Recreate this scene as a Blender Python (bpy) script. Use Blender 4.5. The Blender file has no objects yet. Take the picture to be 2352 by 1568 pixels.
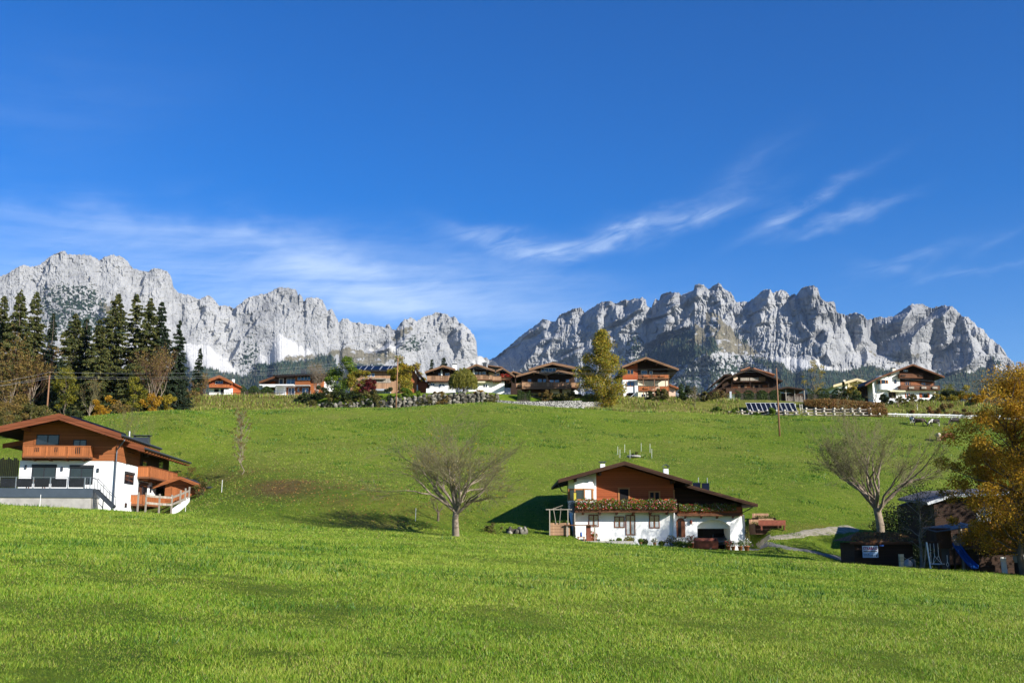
import bpy, math, random
import numpy as np
from mathutils import Vector, Matrix
R = math.radians
random.seed(7)
rng = np.random.default_rng(7)
scene = bpy.context.scene
col = scene.collection

# ------------------------------------------------------------------ camera
W, H, F = 2352.0, 1568.0, 2400.0
PITCH = R(10.3)
cam_d = bpy.data.cameras.new('camera')
cam = bpy.data.objects.new('camera', cam_d)
col.objects.link(cam)
cam.location = (0, 0, 0)
cam.rotation_euler = (R(90) + PITCH, 0, 0)
cam_d.sensor_width = 36
cam_d.lens = 36 * F / W
cam_d.clip_start = 0.1
cam_d.clip_end = 60000
scene.camera = cam

# ------------------------------------------------------------------ light, sky, exposure
SUN_AZ, SUN_EL = R(52), R(24)          # to the right of straight behind the camera
sun_vec = Vector((math.sin(SUN_AZ) * math.cos(SUN_EL), -math.cos(SUN_AZ) * math.cos(SUN_EL), math.sin(SUN_EL)))
sd = bpy.data.lights.new('sun', 'SUN')
sd.energy = 5.0
sd.angle = R(0.5)
sd.color = (1.0, 0.955, 0.88)
sun = bpy.data.objects.new('sun', sd)
col.objects.link(sun)
sun.rotation_euler = sun_vec.to_track_quat('Z', 'Y').to_euler()
scene.view_settings.view_transform = 'Standard'
scene.view_settings.look = 'None'
scene.view_settings.exposure = 0.85
scene.view_settings.gamma = 1
scene.view_settings.use_curve_mapping = False
scene.cycles.max_bounces = 6
scene.cycles.transparent_max_bounces = 16
scene.cycles.volume_bounces = 0

world = bpy.data.worlds.new("World")
scene.world = world
world.use_nodes = True
wt = world.node_tree
wt.nodes.clear()


def nd(t, typ, **kw):
 n = t.nodes.new(typ)
 for k, v in kw.items():
  if k == 'inp':
   for a, b in v.items():
    n.inputs[a].default_value = b
  else:
   setattr(n, k, v)
 return n


def build_world():
 t = wt
 L = t.links.new
 out = nd(t, 'ShaderNodeOutputWorld')
 bg = nd(t, 'ShaderNodeBackground')
 bg.inputs['Strength'].default_value = 0.088
 sky = nd(t, 'ShaderNodeTexSky', sky_type='NISHITA', sun_disc=False)
 sky.sun_elevation = SUN_EL
 sky.sun_rotation = math.atan2(sun_vec.x, sun_vec.y)
 sky.altitude = 900
 sky.air_density = 1.0
 sky.dust_density = 0.25
 sky.ozone_density = 2.6
 hs = nd(t, 'ShaderNodeHueSaturation')
 hs.inputs['Saturation'].default_value = 1.5
 hs.inputs['Hue'].default_value = 0.517
 L(sky.outputs[0], hs.inputs['Color'])
 tc = nd(t, 'ShaderNodeTexCoord')
 sep = nd(t, 'ShaderNodeSeparateXYZ')
 L(tc.outputs['Generated'], sep.inputs[0])

 def m(op, a, b=None, clamp=False):
  n = nd(t, 'ShaderNodeMath', operation=op, use_clamp=clamp)
  for i, q in enumerate((a, b)):
   if q is None:
    continue
   if isinstance(q, (int, float)):
    n.inputs[i].default_value = q
   else:
    L(q, n.inputs[i])
  return n.outputs[0]
 # azimuth and elevation of the direction
 az = m('ARCTAN2', sep.outputs[0], sep.outputs[1])
 el = m('ARCSINE', sep.outputs[2])

 def noise(sx, sy, rot, scale, detail=6, rough=0.6, off=0.0, dist=0.0):
  cmb = nd(t, 'ShaderNodeCombineXYZ')
  c, s = math.cos(rot), math.sin(rot)
  a1 = m('ADD', m('MULTIPLY', az, c), m('MULTIPLY', el, s))
  e1 = m('ADD', m('MULTIPLY', az, -s), m('MULTIPLY', el, c))
  L(m('MULTIPLY', a1, sx), cmb.inputs[0])
  L(m('MULTIPLY', e1, sy), cmb.inputs[1])
  cmb.inputs[2].default_value = off
  n = nd(t, 'ShaderNodeTexNoise')
  n.inputs['Scale'].default_value = scale
  n.inputs['Detail'].default_value = detail
  n.inputs['Roughness'].default_value = rough
  n.inputs['Distortion'].default_value = dist
  L(cmb.outputs[0], n.inputs['Vector'])
  return n.outputs[0]
 fine = noise(1, 4, R(14), 16, 7, 0.62, 1.0, 0.9)
 soft = noise(1, 9, R(3), 5, 6, 0.6, 3.0, 0.5)
 warp = m('MULTIPLY', m('SUBTRACT', noise(1, 2, 0, 9, 4, 0.6, 7.0), 0.5), 0.06)

 def blob(ca, ce, ra, re, rot, amp):
  # one wisp of cirrus: an ellipse in direction space, roughened by the noise
  c, s = math.cos(rot), math.sin(rot)
  da = m('SUBTRACT', m('ADD', az, warp), ca)
  de = m('SUBTRACT', m('ADD', el, warp), ce)
  a1 = m('DIVIDE', m('ADD', m('MULTIPLY', da, c), m('MULTIPLY', de, s)), ra)
  e1 = m('DIVIDE', m('ADD', m('MULTIPLY', da, -s), m('MULTIPLY', de, c)), re)
  d = m('ADD', m('MULTIPLY', a1, a1), m('MULTIPLY', e1, e1))
  g = m('POWER', 2.718, m('MULTIPLY', d, -1.0))
  return m('MULTIPLY', g, amp)

 def px(u, v):
  X, Y = u - W / 2, H / 2 - v
  dy = F * math.cos(PITCH) - Y * math.sin(PITCH)
  dz = F * math.sin(PITCH) + Y * math.cos(PITCH)
  n = math.sqrt(X * X + dy * dy + dz * dz)
  return math.atan2(X, dy), math.asin(dz / n)
 wisps = [  # centre, half length, half width (radians), tilt, strength
  (1160, 565, .055, .013, -.25, .55), (1270, 578, .045, .008, .22, .60), (1400, 548, .045, .006, .32, .55),
  (1530, 505, .060, .011, .18, .42), (1640, 480, .05, .008, .3, .28), (1850, 472, .055, .0055, .42, .50), (1925, 508, .045, .006, .2, .48),
  (1790, 492, .012, .012, .0, .25), (1700, 400, .05, .012, .5, .12), (2110, 590, .05, .008, .25, .22), (2260, 622, .05, .004, .05, .2), (2060, 625, .04, .008, -.2, .16),
  (2290, 550, .03, .004, .5, .14),
 ]
 tot = None
 for (u, v, ra, re, rot, amp) in wisps:
  a, e = px(u, v)
  b = blob(a, e, ra, re, rot, amp)
  tot = b if tot is None else m('ADD', tot, b)
 veil = None
 for (u, v, ra, re, rot, amp) in [(420, 535, .24, .012, .02, .30), (150, 600, .22, .045, -.03, .20), (640, 640, .2, .04, -.05, .34), (800, 625, .07, .016, -.2, .42), (960, 690, .16, .02, -.08, .5),
          (500, 690, .3, .045, 0, .36), (640, 590, .05, .01, -.5, .2), (120, 245, .12, .05, .2, .08), (1150, 640, .12, .012, -.1, .2)]:
  a, e = px(u, v)
  b = blob(a, e, ra, re, rot, amp)
  veil = b if veil is None else m('ADD', veil, b)
 f1 = m('MULTIPLY', tot, m('MULTIPLY', m('SUBTRACT', fine, 0.30, True), 2.6, True))
 f2 = m('MULTIPLY', veil, m('MULTIPLY', m('SUBTRACT', m('ADD', m('MULTIPLY', soft, .75), m('MULTIPLY', fine, .25)), 0.25, True), 2.5, True))
 cl = m('ADD', f1, f2, True)
 mix = nd(t, 'ShaderNodeMix', data_type='RGBA')
 L(m('MULTIPLY', cl, 0.62), mix.inputs[0])
 L(hs.outputs[0], mix.inputs[6])
 mix.inputs[7].default_value = (5.6, 6.6, 7.9, 1)
 L(mix.outputs[2], bg.inputs['Color'])
 L(bg.outputs[0], out.inputs[0])


build_world()


# ------------------------------------------------------------------ photo geometry: a row and column at a chosen distance
def ray(u, v):
 X, Y = u - W / 2, H / 2 - v
 dy = F * math.cos(PITCH) - Y * math.sin(PITCH)
 dz = F * math.sin(PITCH) + Y * math.cos(PITCH)
 return Vector((X / dy, 1.0, dz / dy))


def P(u, v, y):
 return ray(u, v) * y


def rayn(u, v):
 X, Y = u - W / 2, H / 2 - v
 dy = F * math.cos(PITCH) - Y * math.sin(PITCH)
 dz = F * math.sin(PITCH) + Y * math.cos(PITCH)
 return X / dy, dz / dy


def proj(x, y, z):
 c, s = math.cos(PITCH), math.sin(PITCH)
 d = y * c + z * s
 return W / 2 + F * x / d, H / 2 - F * (-y * s + z * c) / d


# ------------------------------------------------------------------ naming
def tag(o, label=None, cat=None, group=None, kind=None):
 if label: o['label'] = label
 if cat: o['category'] = cat
 if group: o['group'] = group
 if kind: o['kind'] = kind
 return o


def empty(name, loc, rz=0.0, label=None, cat=None, group=None):
 o = bpy.data.objects.new(name, None)
 col.objects.link(o)
 o.location = loc
 o.rotation_euler = (0, 0, rz)
 o.empty_display_size = 0.5
 return tag(o, label, cat, group)


def copy_tree(o, parent=None):
 c = o.copy()
 col.objects.link(c)
 c.parent = parent
 for ch in list(o.children):
  copy_tree(ch, c)
 return c


# ------------------------------------------------------------------ meshes
def np_mesh(name, verts, faces, smooth=False, mats=None, fmat=None):
 """verts (n,3); faces (m,k) int array, all faces with k corners"""
 me = bpy.data.meshes.new(name)
 verts = np.asarray(verts, dtype=np.float32)
 faces = np.asarray(faces, dtype=np.int32)
 nf, k = faces.shape
 me.vertices.add(len(verts))
 me.vertices.foreach_set('co', verts.ravel())
 me.loops.add(nf * k)
 me.loops.foreach_set('vertex_index', faces.ravel())
 me.polygons.add(nf)
 me.polygons.foreach_set('loop_start', np.arange(0, nf * k, k, dtype=np.int32))
 me.polygons.foreach_set('loop_total', np.full(nf, k, dtype=np.int32))
 if smooth:
  me.polygons.foreach_set('use_smooth', np.ones(nf, dtype=bool))
 for m_ in (mats or []):
  me.materials.append(m_)
 if fmat is not None:
  me.polygons.foreach_set('material_index', np.asarray(fmat, dtype=np.int32))
 me.update(calc_edges=True)
 return me


def link(name, me, parent=None):
 o = bpy.data.objects.new(name, me)
 col.objects.link(o)
 if parent is not None:
  o.parent = parent
 return o


class MB:
 """collects boxes, prisms and tubes and links them as one mesh"""

 def __init__(self):
  self.v = []
  self.f = []

 def quad(self, a, b, c, d):
  n = len(self.v)
  self.v += [tuple(a), tuple(b), tuple(c), tuple(d)]
  self.f.append((n, n + 1, n + 2, n + 3))
  return self

 def box(self, x0, x1, y0, y1, z0, z1):
  if x0 > x1: x0, x1 = x1, x0
  if y0 > y1: y0, y1 = y1, y0
  if z0 > z1: z0, z1 = z1, z0
  n = len(self.v)
  self.v += [(x0, y0, z0), (x1, y0, z0), (x1, y1, z0), (x0, y1, z0), (x0, y0, z1), (x1, y0, z1), (x1, y1, z1), (x0, y1, z1)]
  self.f += [(n, n + 3, n + 2, n + 1), (n + 4, n + 5, n + 6, n + 7), (n, n + 1, n + 5, n + 4), (n + 1, n + 2, n + 6, n + 5),
       (n + 2, n + 3, n + 7, n + 6), (n + 3, n, n + 4, n + 7)]
  return self

 def prism(self, pts, y0, y1):
  """polygon of (x, z), counter-clockwise seen from -y, pushed from y0 to y1"""
  n = len(self.v)
  k = len(pts)
  self.v += [(p[0], y0, p[1]) for p in pts] + [(p[0], y1, p[1]) for p in pts]
  self.f.append(tuple(n + i for i in range(k)))
  self.f.append(tuple(n + k + i for i in reversed(range(k))))
  for i in range(k):
   j = (i + 1) % k
   self.f.append((n + j, n + i, n + k + i, n + k + j))
  return self

 def prism_x(self, pts, x0, x1):
  """polygon of (y, z), pushed from x0 to x1"""
  n = len(self.v)
  k = len(pts)
  self.v += [(x0, p[0], p[1]) for p in pts] + [(x1, p[0], p[1]) for p in pts]
  self.f.append(tuple(n + i for i in reversed(range(k))))
  self.f.append(tuple(n + k + i for i in range(k)))
  for i in range(k):
   j = (i + 1) % k
   self.f.append((n + i, n + j, n + k + j, n + k + i))
  return self

 def bar(self, a, b, w, h=None, up=(0, 0, 1)):
  a, b = Vector(a), Vector(b)
  h = h or w
  d = (b - a).normalized()
  up = Vector(up)
  if abs(d.dot(up)) > .98: up = Vector((0, 1, 0))
  s = d.cross(up).normalized() * (w / 2)
  t = s.cross(d).normalized() * (h / 2)
  n = len(self.v)
  for p in (a, b):
   self.v += [tuple(p - s - t), tuple(p + s - t), tuple(p + s + t), tuple(p - s + t)]
  self.f += [(n, n + 1, n + 2, n + 3), (n + 7, n + 6, n + 5, n + 4)]
  for i in range(4):
   j = (i + 1) % 4
   self.f.append((n + j, n + i, n + 4 + i, n + 4 + j))
  return self

 def tube(self, pts, rad, k=8, cap=True):
  pts = [Vector(p) for p in pts]
  if not hasattr(rad, '__len__'): rad = [rad] * len(pts)
  n0 = len(self.v)
  for i, p in enumerate(pts):
   d = (pts[min(i + 1, len(pts) - 1)] - pts[max(i - 1, 0)]).normalized()
   up = Vector((0, 0, 1)) if abs(d.z) < .9 else Vector((1, 0, 0))
   s = d.cross(up).normalized()
   t = s.cross(d)
   for j in range(k):
    a = 2 * math.pi * j / k
    self.v.append(tuple(p + (s * math.cos(a) + t * math.sin(a)) * rad[i]))
  for i in range(len(pts) - 1):
   for j in range(k):
    j2 = (j + 1) % k
    a = n0 + i * k
    self.f.append((a + j2, a + j, a + k + j, a + k + j2))
  if cap:
   self.f.append(tuple(n0 + j for j in range(k)))
   self.f.append(tuple(n0 + (len(pts) - 1) * k + j for j in reversed(range(k))))
  return self

 def lathe(self, prof, c=(0, 0, 0), k=12):
  n0 = len(self.v)
  for r, z in prof:
   for j in range(k):
    a = 2 * math.pi * j / k
    self.v.append((c[0] + r * math.cos(a), c[1] + r * math.sin(a), c[2] + z))
  for i in range(len(prof) - 1):
   for j in range(k):
    j2 = (j + 1) % k
    a = n0 + i * k
    self.f.append((a + j, a + j2, a + k + j2, a + k + j))
  self.f.append(tuple(n0 + j for j in reversed(range(k))))
  self.f.append(tuple(n0 + (len(prof) - 1) * k + j for j in range(k)))
  return self

 def build(self, name, mat, parent=None, smooth=False):
  me = bpy.data.meshes.new(name)
  me.from_pydata(self.v, [], self.f)
  me.materials.append(mat)
  if smooth:
   me.polygons.foreach_set('use_smooth', np.ones(len(me.polygons), dtype=bool))
  me.update()
  return link(name, me, parent)


# ------------------------------------------------------------------ noise for the shapes
def vnoise(x, y, seed=0):
 x = np.asarray(x, dtype=np.float64)
 y = np.asarray(y, dtype=np.float64)
 xi, yi = np.floor(x).astype(np.int64), np.floor(y).astype(np.int64)
 fx, fy = x - xi, y - yi
 fx = fx * fx * fx * (fx * (fx * 6 - 15) + 10)
 fy = fy * fy * fy * (fy * (fy * 6 - 15) + 10)

 def h(a, b):
  n = (a * 374761393 + b * 668265263 + seed * 1442695041) & 0xffffffff
  n = ((n ^ (n >> 13)) * 1274126177) & 0xffffffff
  return ((n ^ (n >> 16)) & 0xffff) / 65535.0
 return (h(xi, yi) * (1 - fx) + h(xi + 1, yi) * fx) * (1 - fy) + (h(xi, yi + 1) * (1 - fx) + h(xi + 1, yi + 1) * fx) * fy


def fbm(x, y, oct=5, seed=0, gain=0.5, lac=2.03):
 s, a, t = 0, 1.0, 0
 for i in range(oct):
  s = s + a * (vnoise(x, y, seed + i * 17) - 0.5)
  t += a
  a *= gain
  x, y = x * lac + 13.7, y * lac + 5.1
 return s / t * 2


def ridged(x, y, oct=5, seed=0, gain=0.5, lac=2.07):
 s, a, t = 0, 1.0, 0
 for i in range(oct):
  n = 1 - np.abs(vnoise(x, y, seed + i * 31) * 2 - 1)
  s = s + a * n * n
  t += a
  a *= gain
  x, y = x * lac + 3.3, y * lac + 9.2
 return s / t


def smooth_axis(a, n, axis):
 """box blur applied twice along one axis"""
 if n < 1: return a
 for _ in range(2):
  pad = [(0, 0)] * a.ndim
  pad[axis] = (n, n)
  b = np.cumsum(np.pad(a, pad, mode='edge'), axis=axis)
  b = np.concatenate([np.zeros_like(np.take(b, [0], axis)), b], axis=axis)
  ln = a.shape[axis]
  hi = np.take(b, np.arange(2 * n + 1, 2 * n + 1 + ln), axis)
  lo = np.take(b, np.arange(0, ln), axis)
  a = (hi - lo) / (2 * n + 1)
 return a


def sstep(a, b, x):
 t = np.clip((x - a) / (b - a), 0, 1)
 return t * t * (3 - 2 * t)


def in_poly(px_, py_, poly):
 inside = np.zeros(px_.shape, dtype=bool)
 n = len(poly)
 x0, y0 = poly[-1]
 for x1, y1 in poly:
  if y0 != y1:
   c = ((y1 > py_) != (y0 > py_)) & (px_ < (x0 - x1) * (py_ - y1) / (y0 - y1) + x1)
   inside ^= c
  x0, y0 = x1, y1
 return inside
# ------------------------------------------------------------------ materials
def new_mat(name):
 m = bpy.data.materials.new(name)
 m.use_nodes = True
 t = m.node_tree
 t.nodes.clear()
 out = nd(t, 'ShaderNodeOutputMaterial')
 return m, t, out


def rgba(c):
 return (c[0], c[1], c[2], 1)


def ramp(t, fac, stops, interp='LINEAR'):
 r = nd(t, 'ShaderNodeValToRGB')
 r.color_ramp.interpolation = interp
 e = r.color_ramp.elements
 while len(e) < len(stops): e.new(0.5)
 for i, (p, c) in enumerate(stops):
  e[i].position = p
  e[i].color = rgba(c)
 t.links.new(fac, r.inputs[0])
 return r.outputs[0]


def tex_noise(t, scale, detail=5, rough=.55, coord='Object', stretch=None, dist=0):
 tc = nd(t, 'ShaderNodeTexCoord')
 if coord != 'World':
  src = tc.outputs[coord]
 else:
  g = nd(t, 'ShaderNodeNewGeometry')
  src = g.outputs['Position']
 if stretch:
  mp = nd(t, 'ShaderNodeMapping')
  mp.inputs['Scale'].default_value = stretch
  t.links.new(src, mp.inputs[0])
  src = mp.outputs[0]
 n = nd(t, 'ShaderNodeTexNoise')
 n.inputs['Scale'].default_value = scale
 n.inputs['Detail'].default_value = detail
 n.inputs['Roughness'].default_value = rough
 n.inputs['Distortion'].default_value = dist
 t.links.new(src, n.inputs['Vector'])
 return n.outputs[0]


def bump(t, h, strength=.3, dist=.05):
 b = nd(t, 'ShaderNodeBump')
 b.inputs['Strength'].default_value = strength
 b.inputs['Distance'].default_value = dist
 t.links.new(h, b.inputs['Height'])
 return b.outputs[0]


def mixc(t, f, a, b, mode='MIX'):
 m = nd(t, 'ShaderNodeMix', data_type='RGBA', blend_type=mode)
 for i, q in ((0, f), (6, a), (7, b)):
  if isinstance(q, (int, float)): m.inputs[i].default_value = q
  elif isinstance(q, tuple): m.inputs[i].default_value = rgba(q)
  else: t.links.new(q, m.inputs[i])
 return m.outputs[2]


def mth(t, op, a, b=None, clamp=False):
 n = nd(t, 'ShaderNodeMath', operation=op, use_clamp=clamp)
 for i, q in enumerate((a, b)):
  if q is None: continue
  if isinstance(q, (int, float)): n.inputs[i].default_value = q
  else: t.links.new(q, n.inputs[i])
 return n.outputs[0]


def pbsdf(t, out, color, rough=.8, normal=None, metal=0, spec=.3):
 p = nd(t, 'ShaderNodeBsdfPrincipled')
 if isinstance(color, tuple): p.inputs['Base Color'].default_value = rgba(color)
 else: t.links.new(color, p.inputs['Base Color'])
 if isinstance(rough, (int, float)): p.inputs['Roughness'].default_value = rough
 else: t.links.new(rough, p.inputs['Roughness'])
 p.inputs['Metallic'].default_value = metal
 p.inputs['Specular IOR Level'].default_value = spec
 if normal is not None: t.links.new(normal, p.inputs['Normal'])
 t.links.new(p.outputs[0], out.inputs[0])
 return p


def plain(name, c, rough=.7, var=.25, scale=3.0, metal=0, bmp=.1, spec=.3):
 m, t, out = new_mat(name)
 n = tex_noise(t, scale, 6, .6)
 c2 = tuple(x * (1 - var) for x in c)
 c3 = tuple(min(1, x * (1 + var * .5)) for x in c)
 cc = ramp(t, n, [(.25, c2), (.75, c3)])
 pbsdf(t, out, cc, rough, bump(t, tex_noise(t, scale * 8, 4), bmp, .02), metal, spec)
 return m


def wood(name, c, vertical=False, plank=.16, var=.35, rough=.75):
 """planks with grain; horizontal boards by default"""
 m, t, out = new_mat(name)
 tc = nd(t, 'ShaderNodeTexCoord')
 sep = nd(t, 'ShaderNodeSeparateXYZ')
 t.links.new(tc.outputs['Object'], sep.inputs[0])
 run = mth(t, 'ADD', sep.outputs[0], sep.outputs[1]) if vertical else sep.outputs[2]
 q = mth(t, 'DIVIDE', run, plank)
 fl = mth(t, 'FLOOR', q)
 fr = mth(t, 'SUBTRACT', q, fl)
 wn = nd(t, 'ShaderNodeTexWhiteNoise', noise_dimensions='1D')
 t.links.new(fl, wn.inputs['W'])
 grain = tex_noise(t, 2.2, 7, .65, stretch=(9, 9, 1) if vertical else (1, 1, 9))
 big = tex_noise(t, .5, 4, .6)
 f = mth(t, 'ADD', mth(t, 'MULTIPLY', wn.outputs[0], .35), mth(t, 'ADD', mth(t, 'MULTIPLY', grain, .4), mth(t, 'MULTIPLY', big, .25)))
 c0 = tuple(x * (1 - var) for x in c)
 c1 = tuple(min(1, x * (1 + var)) for x in c)
 cc = ramp(t, f, [(.25, c0), (.5, c), (.78, c1)])
 gap = mth(t, 'LESS_THAN', fr, .09)
 cc = mixc(t, mth(t, 'MULTIPLY', gap, .75), cc, tuple(x * .2 for x in c))
 pbsdf(t, out, cc, rough, bump(t, mth(t, 'SUBTRACT', grain, mth(t, 'MULTIPLY', gap, 2.0)), .35, .02), spec=.2)
 return m


def leafmat(name, stops, trans=.35, rough=.6):
 """leaves: every leaf (island) picks its own tone; light passes through"""
 m, t, out = new_mat(name)
 g = nd(t, 'ShaderNodeNewGeometry')
 big = tex_noise(t, .55, 3, .5)
 f = mth(t, 'ADD', mth(t, 'MULTIPLY', g.outputs['Random Per Island'], .72), mth(t, 'MULTIPLY', mth(t, 'SUBTRACT', big, .2), .45))
 cc = ramp(t, f, [((i + .3) / len(stops), s) for i, s in enumerate(stops)])
 d = nd(t, 'ShaderNodeBsdfPrincipled')
 t.links.new(cc, d.inputs['Base Color'])
 d.inputs['Roughness'].default_value = rough
 d.inputs['Specular IOR Level'].default_value = .25
 tr = nd(t, 'ShaderNodeBsdfTranslucent')
 t.links.new(cc, tr.inputs['Color'])
 mx = nd(t, 'ShaderNodeMixShader')
 mx.inputs[0].default_value = trans
 t.links.new(d.outputs[0], mx.inputs[1])
 t.links.new(tr.outputs[0], mx.inputs[2])
 t.links.new(mx.outputs[0], out.inputs[0])
 return m


def glassmat(name, c, rough=.04, spec=.8):
 m, t, out = new_mat(name)
 n = tex_noise(t, 1.2, 2)
 cc = ramp(t, n, [(.35, tuple(x * .6 for x in c)), (.65, c)])
 pbsdf(t, out, cc, rough, None, 0, spec)
 return m


def stucco(name, c=(.80, .80, .78)):
 m, t, out = new_mat(name)
 st = tex_noise(t, .7, 5, .6, stretch=(1, 1, .35))
 cc = ramp(t, st, [(.2, tuple(x * .90 for x in c)), (.6, c)])
 pbsdf(t, out, cc, .9, bump(t, tex_noise(t, 30, 4), .25, .02), spec=.15)
 return m


def rooftile(name, c, rowh=.33):
 m, t, out = new_mat(name)
 br = nd(t, 'ShaderNodeTexBrick')
 tc = nd(t, 'ShaderNodeTexCoord')
 sep = nd(t, 'ShaderNodeSeparateXYZ')
 t.links.new(tc.outputs['Object'], sep.inputs[0])
 cb = nd(t, 'ShaderNodeCombineXYZ')
 t.links.new(sep.outputs[1], cb.inputs[0])
 t.links.new(sep.outputs[0], cb.inputs[1])
 t.links.new(cb.outputs[0], br.inputs['Vector'])
 br.inputs['Scale'].default_value = 1
 br.inputs['Brick Width'].default_value = .3
 br.inputs['Row Height'].default_value = rowh
 br.inputs['Mortar Size'].default_value = .03
 br.inputs['Color1'].default_value = rgba(c)
 br.inputs['Color2'].default_value = rgba(tuple(x * .7 for x in c))
 br.inputs['Mortar'].default_value = rgba(tuple(x * .3 for x in c))
 cc = mixc(t, mth(t, 'MULTIPLY', tex_noise(t, 1.5, 5), .5), br.outputs[0], tuple(x * .6 for x in c))
 pbsdf(t, out, cc, .75, bump(t, br.outputs[1], .4, .03))
 return m


M = {}
M['white'] = stucco('white_render')
M['cream'] = stucco('cream_render', (.66, .60, .47))
M['pinkwall'] = stucco('pink_render', (.62, .44, .33))
M['concrete'] = plain('concrete', (.36, .34, .31), .9, .3, 1.5)
M['wood_or'] = wood('orange_wood', (.26, .088, .030))
M['wood_orv'] = wood('orange_wood_boards', (.33, .11, .037), True, .2)
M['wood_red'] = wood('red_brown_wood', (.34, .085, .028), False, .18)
M['wood_pale'] = wood('pale_wood_boards', (.34, .20, .115), True, .14)
M['wood_tan'] = wood('tan_wood', (.22, .125, .070), False, .2)
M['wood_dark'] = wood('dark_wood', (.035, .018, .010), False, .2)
M['wood_darkv'] = wood('dark_wood_boards', (.06, .03, .017), True, .16)
M['wood_rust'] = wood('rust_brown_wood', (.17, .052, .022), False, .25)
M['wood_umber'] = wood('umber_wood', (.055, .026, .014), False, .2)
M['wood_mid'] = wood('mid_brown_wood', (.13, .055, .026), False, .2)
M['wood_grey'] = wood('weathered_wood', (.30, .26, .21), True, .2)
M['wood_cream'] = wood('cream_wood', (.62, .50, .30), False, .25, .15)
M['pole'] = wood('pole_wood', (.27, .14, .075), True, .5, .3)
M['frame_or'] = plain('orange_frame', (.38, .16, .05), .6, .2)
M['frame_brown'] = plain('brown_frame', (.16, .055, .022), .6, .2)
M['frame_dark'] = plain('anthracite_frame', (.025, .028, .032), .5, .2)
M['frame_white'] = plain('white_frame', (.7, .7, .68), .6, .1)
M['glass'] = glassmat('window_glass', (.012, .016, .022))
M['glass_blue'] = glassmat('sky_tinted_glass', (.03, .06, .12), .03, 1.0)  # blue base colour imitates the sky reflected in the panes
M['glass_black'] = glassmat('black_panel', (.012, .011, .016), .15, .4)
M['curtain'] = plain('white_curtain', (.62, .66, .68), .9, .25, 9)
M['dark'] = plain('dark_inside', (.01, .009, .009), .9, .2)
M['roof_dark'] = rooftile('dark_roof_tiles', (.035, .036, .040))
M['roof_brown'] = rooftile('brown_roof_tiles', (.085, .058, .045))
M['roof_or'] = rooftile('orange_roof_tiles', (.38, .17, .08))
M['metal'] = plain('grey_metal', (.10, .11, .13), .4, .2, 3, .6)
M['steel'] = plain('steel', (.42, .43, .44), .35, .15, 3, .8)
M['anthr'] = plain('anthracite_metal', (.035, .042, .052), .45, .15, 2)
M['bluegrey'] = plain('blue_grey_panel', (.055, .072, .092), .5, .15, 2)
M['solar'] = glassmat('solar_cells', (.006, .010, .024), .4, .08)
M['alu'] = plain('aluminium', (.55, .56, .57), .4, .1, 3, .5)
M['boulder'] = None
M['plastic_blue'] = plain('blue_plastic', (.01, .07, .30), .35, .15)
M['red_paint'] = plain('red_paint', (.30, .03, .02), .6, .3)
M['rust'] = plain('rusty_paint', (.20, .055, .028), .7, .4, 3)
M['terracotta'] = plain('terracotta', (.42, .15, .07), .8, .2)
M['lamp_white'] = plain('white_plastic', (.75, .75, .72), .5, .1)
M['yellow'] = plain('yellow_glass', (.5, .42, .05), .4, .2)
M['awning'] = plain('cream_cloth', (.62, .56, .36), .8, .1)
M['rubber'] = plain('rubber', (.015, .015, .015), .8, .2)
M['carpaint'] = plain('silver_blue_paint', (.22, .27, .35), .25, .1, 2, .4)
M['bark'] = plain('bark', (.13, .10, .07), .95, .5, 2.5, 0, .8)
M['bark_light'] = plain('pale_grey_bark', (.24, .19, .14), .95, .5, 3.5, 0, .8)  # pale grey tone of the bark itself
M['bark_dark'] = plain('dark_bark', (.055, .045, .036), .95, .4, 3, 0, .8)
M['twig'] = plain('twigs', (.17, .15, .075), .9, .4, 4)
M['twig_red'] = plain('reddish_twigs', (.17, .095, .06), .9, .4, 4)


def birchbark():
 m, t, out = new_mat('birch_bark')
 n = tex_noise(t, 2.5, 5, .7, stretch=(1, 1, 3))
 cc = ramp(t, n, [(.38, (.05, .04, .035)), (.46, (.5, .47, .42)), (.8, (.62, .6, .55))])
 pbsdf(t, out, cc, .8)
 return m


M['bark_birch'] = birchbark()
G = lambda *a: a
M['lf_spruce'] = leafmat('spruce_needles', [(.016, .026, .008), (.036, .050, .012), (.072, .080, .017), (.115, .105, .026)], .2, .7)
M['lf_spruce_d'] = leafmat('dark_spruce_needles', [(.008, .017, .008), (.014, .026, .010), (.024, .038, .012)], .1, .7)
M['lf_green'] = leafmat('green_leaves', [(.04, .09, .010), (.075, .14, .012), (.12, .19, .016), (.20, .23, .02)])
M['lf_birch'] = leafmat('birch_autumn_leaves', [(.08, .11, .012), (.16, .18, .018), (.26, .23, .022), (.36, .26, .025), (.28, .15, .018)])
M['lf_yellow'] = leafmat('yellow_leaves', [(.14, .13, .012), (.26, .20, .015), (.38, .27, .02)])
M['lf_yelgreen'] = leafmat('yellow_green_leaves', [(.07, .09, .010), (.15, .15, .014), (.25, .21, .018)])
M['lf_orange'] = leafmat('orange_leaves', [(.12, .10, .012), (.30, .18, .015), (.48, .27, .02), (.58, .38, .03), (.42, .16, .012)], .5)
M['lf_gold'] = leafmat('golden_leaves', [(.22, .12, .010), (.38, .20, .012), (.48, .28, .02)], .4)
M['lf_redb'] = leafmat('red_maple_leaves', [(.035, .004, .006), (.085, .008, .010), (.15, .016, .014)], .3)
M['lf_brown'] = leafmat('brown_dry_leaves', [(.08, .055, .018), (.15, .095, .026), (.22, .14, .035), (.13, .11, .02)], .25)
M['lf_rust'] = leafmat('rusty_hedge_leaves', [(.10, .05, .02), (.20, .09, .03), (.32, .17, .05), (.20, .17, .04)], .25)
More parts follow.
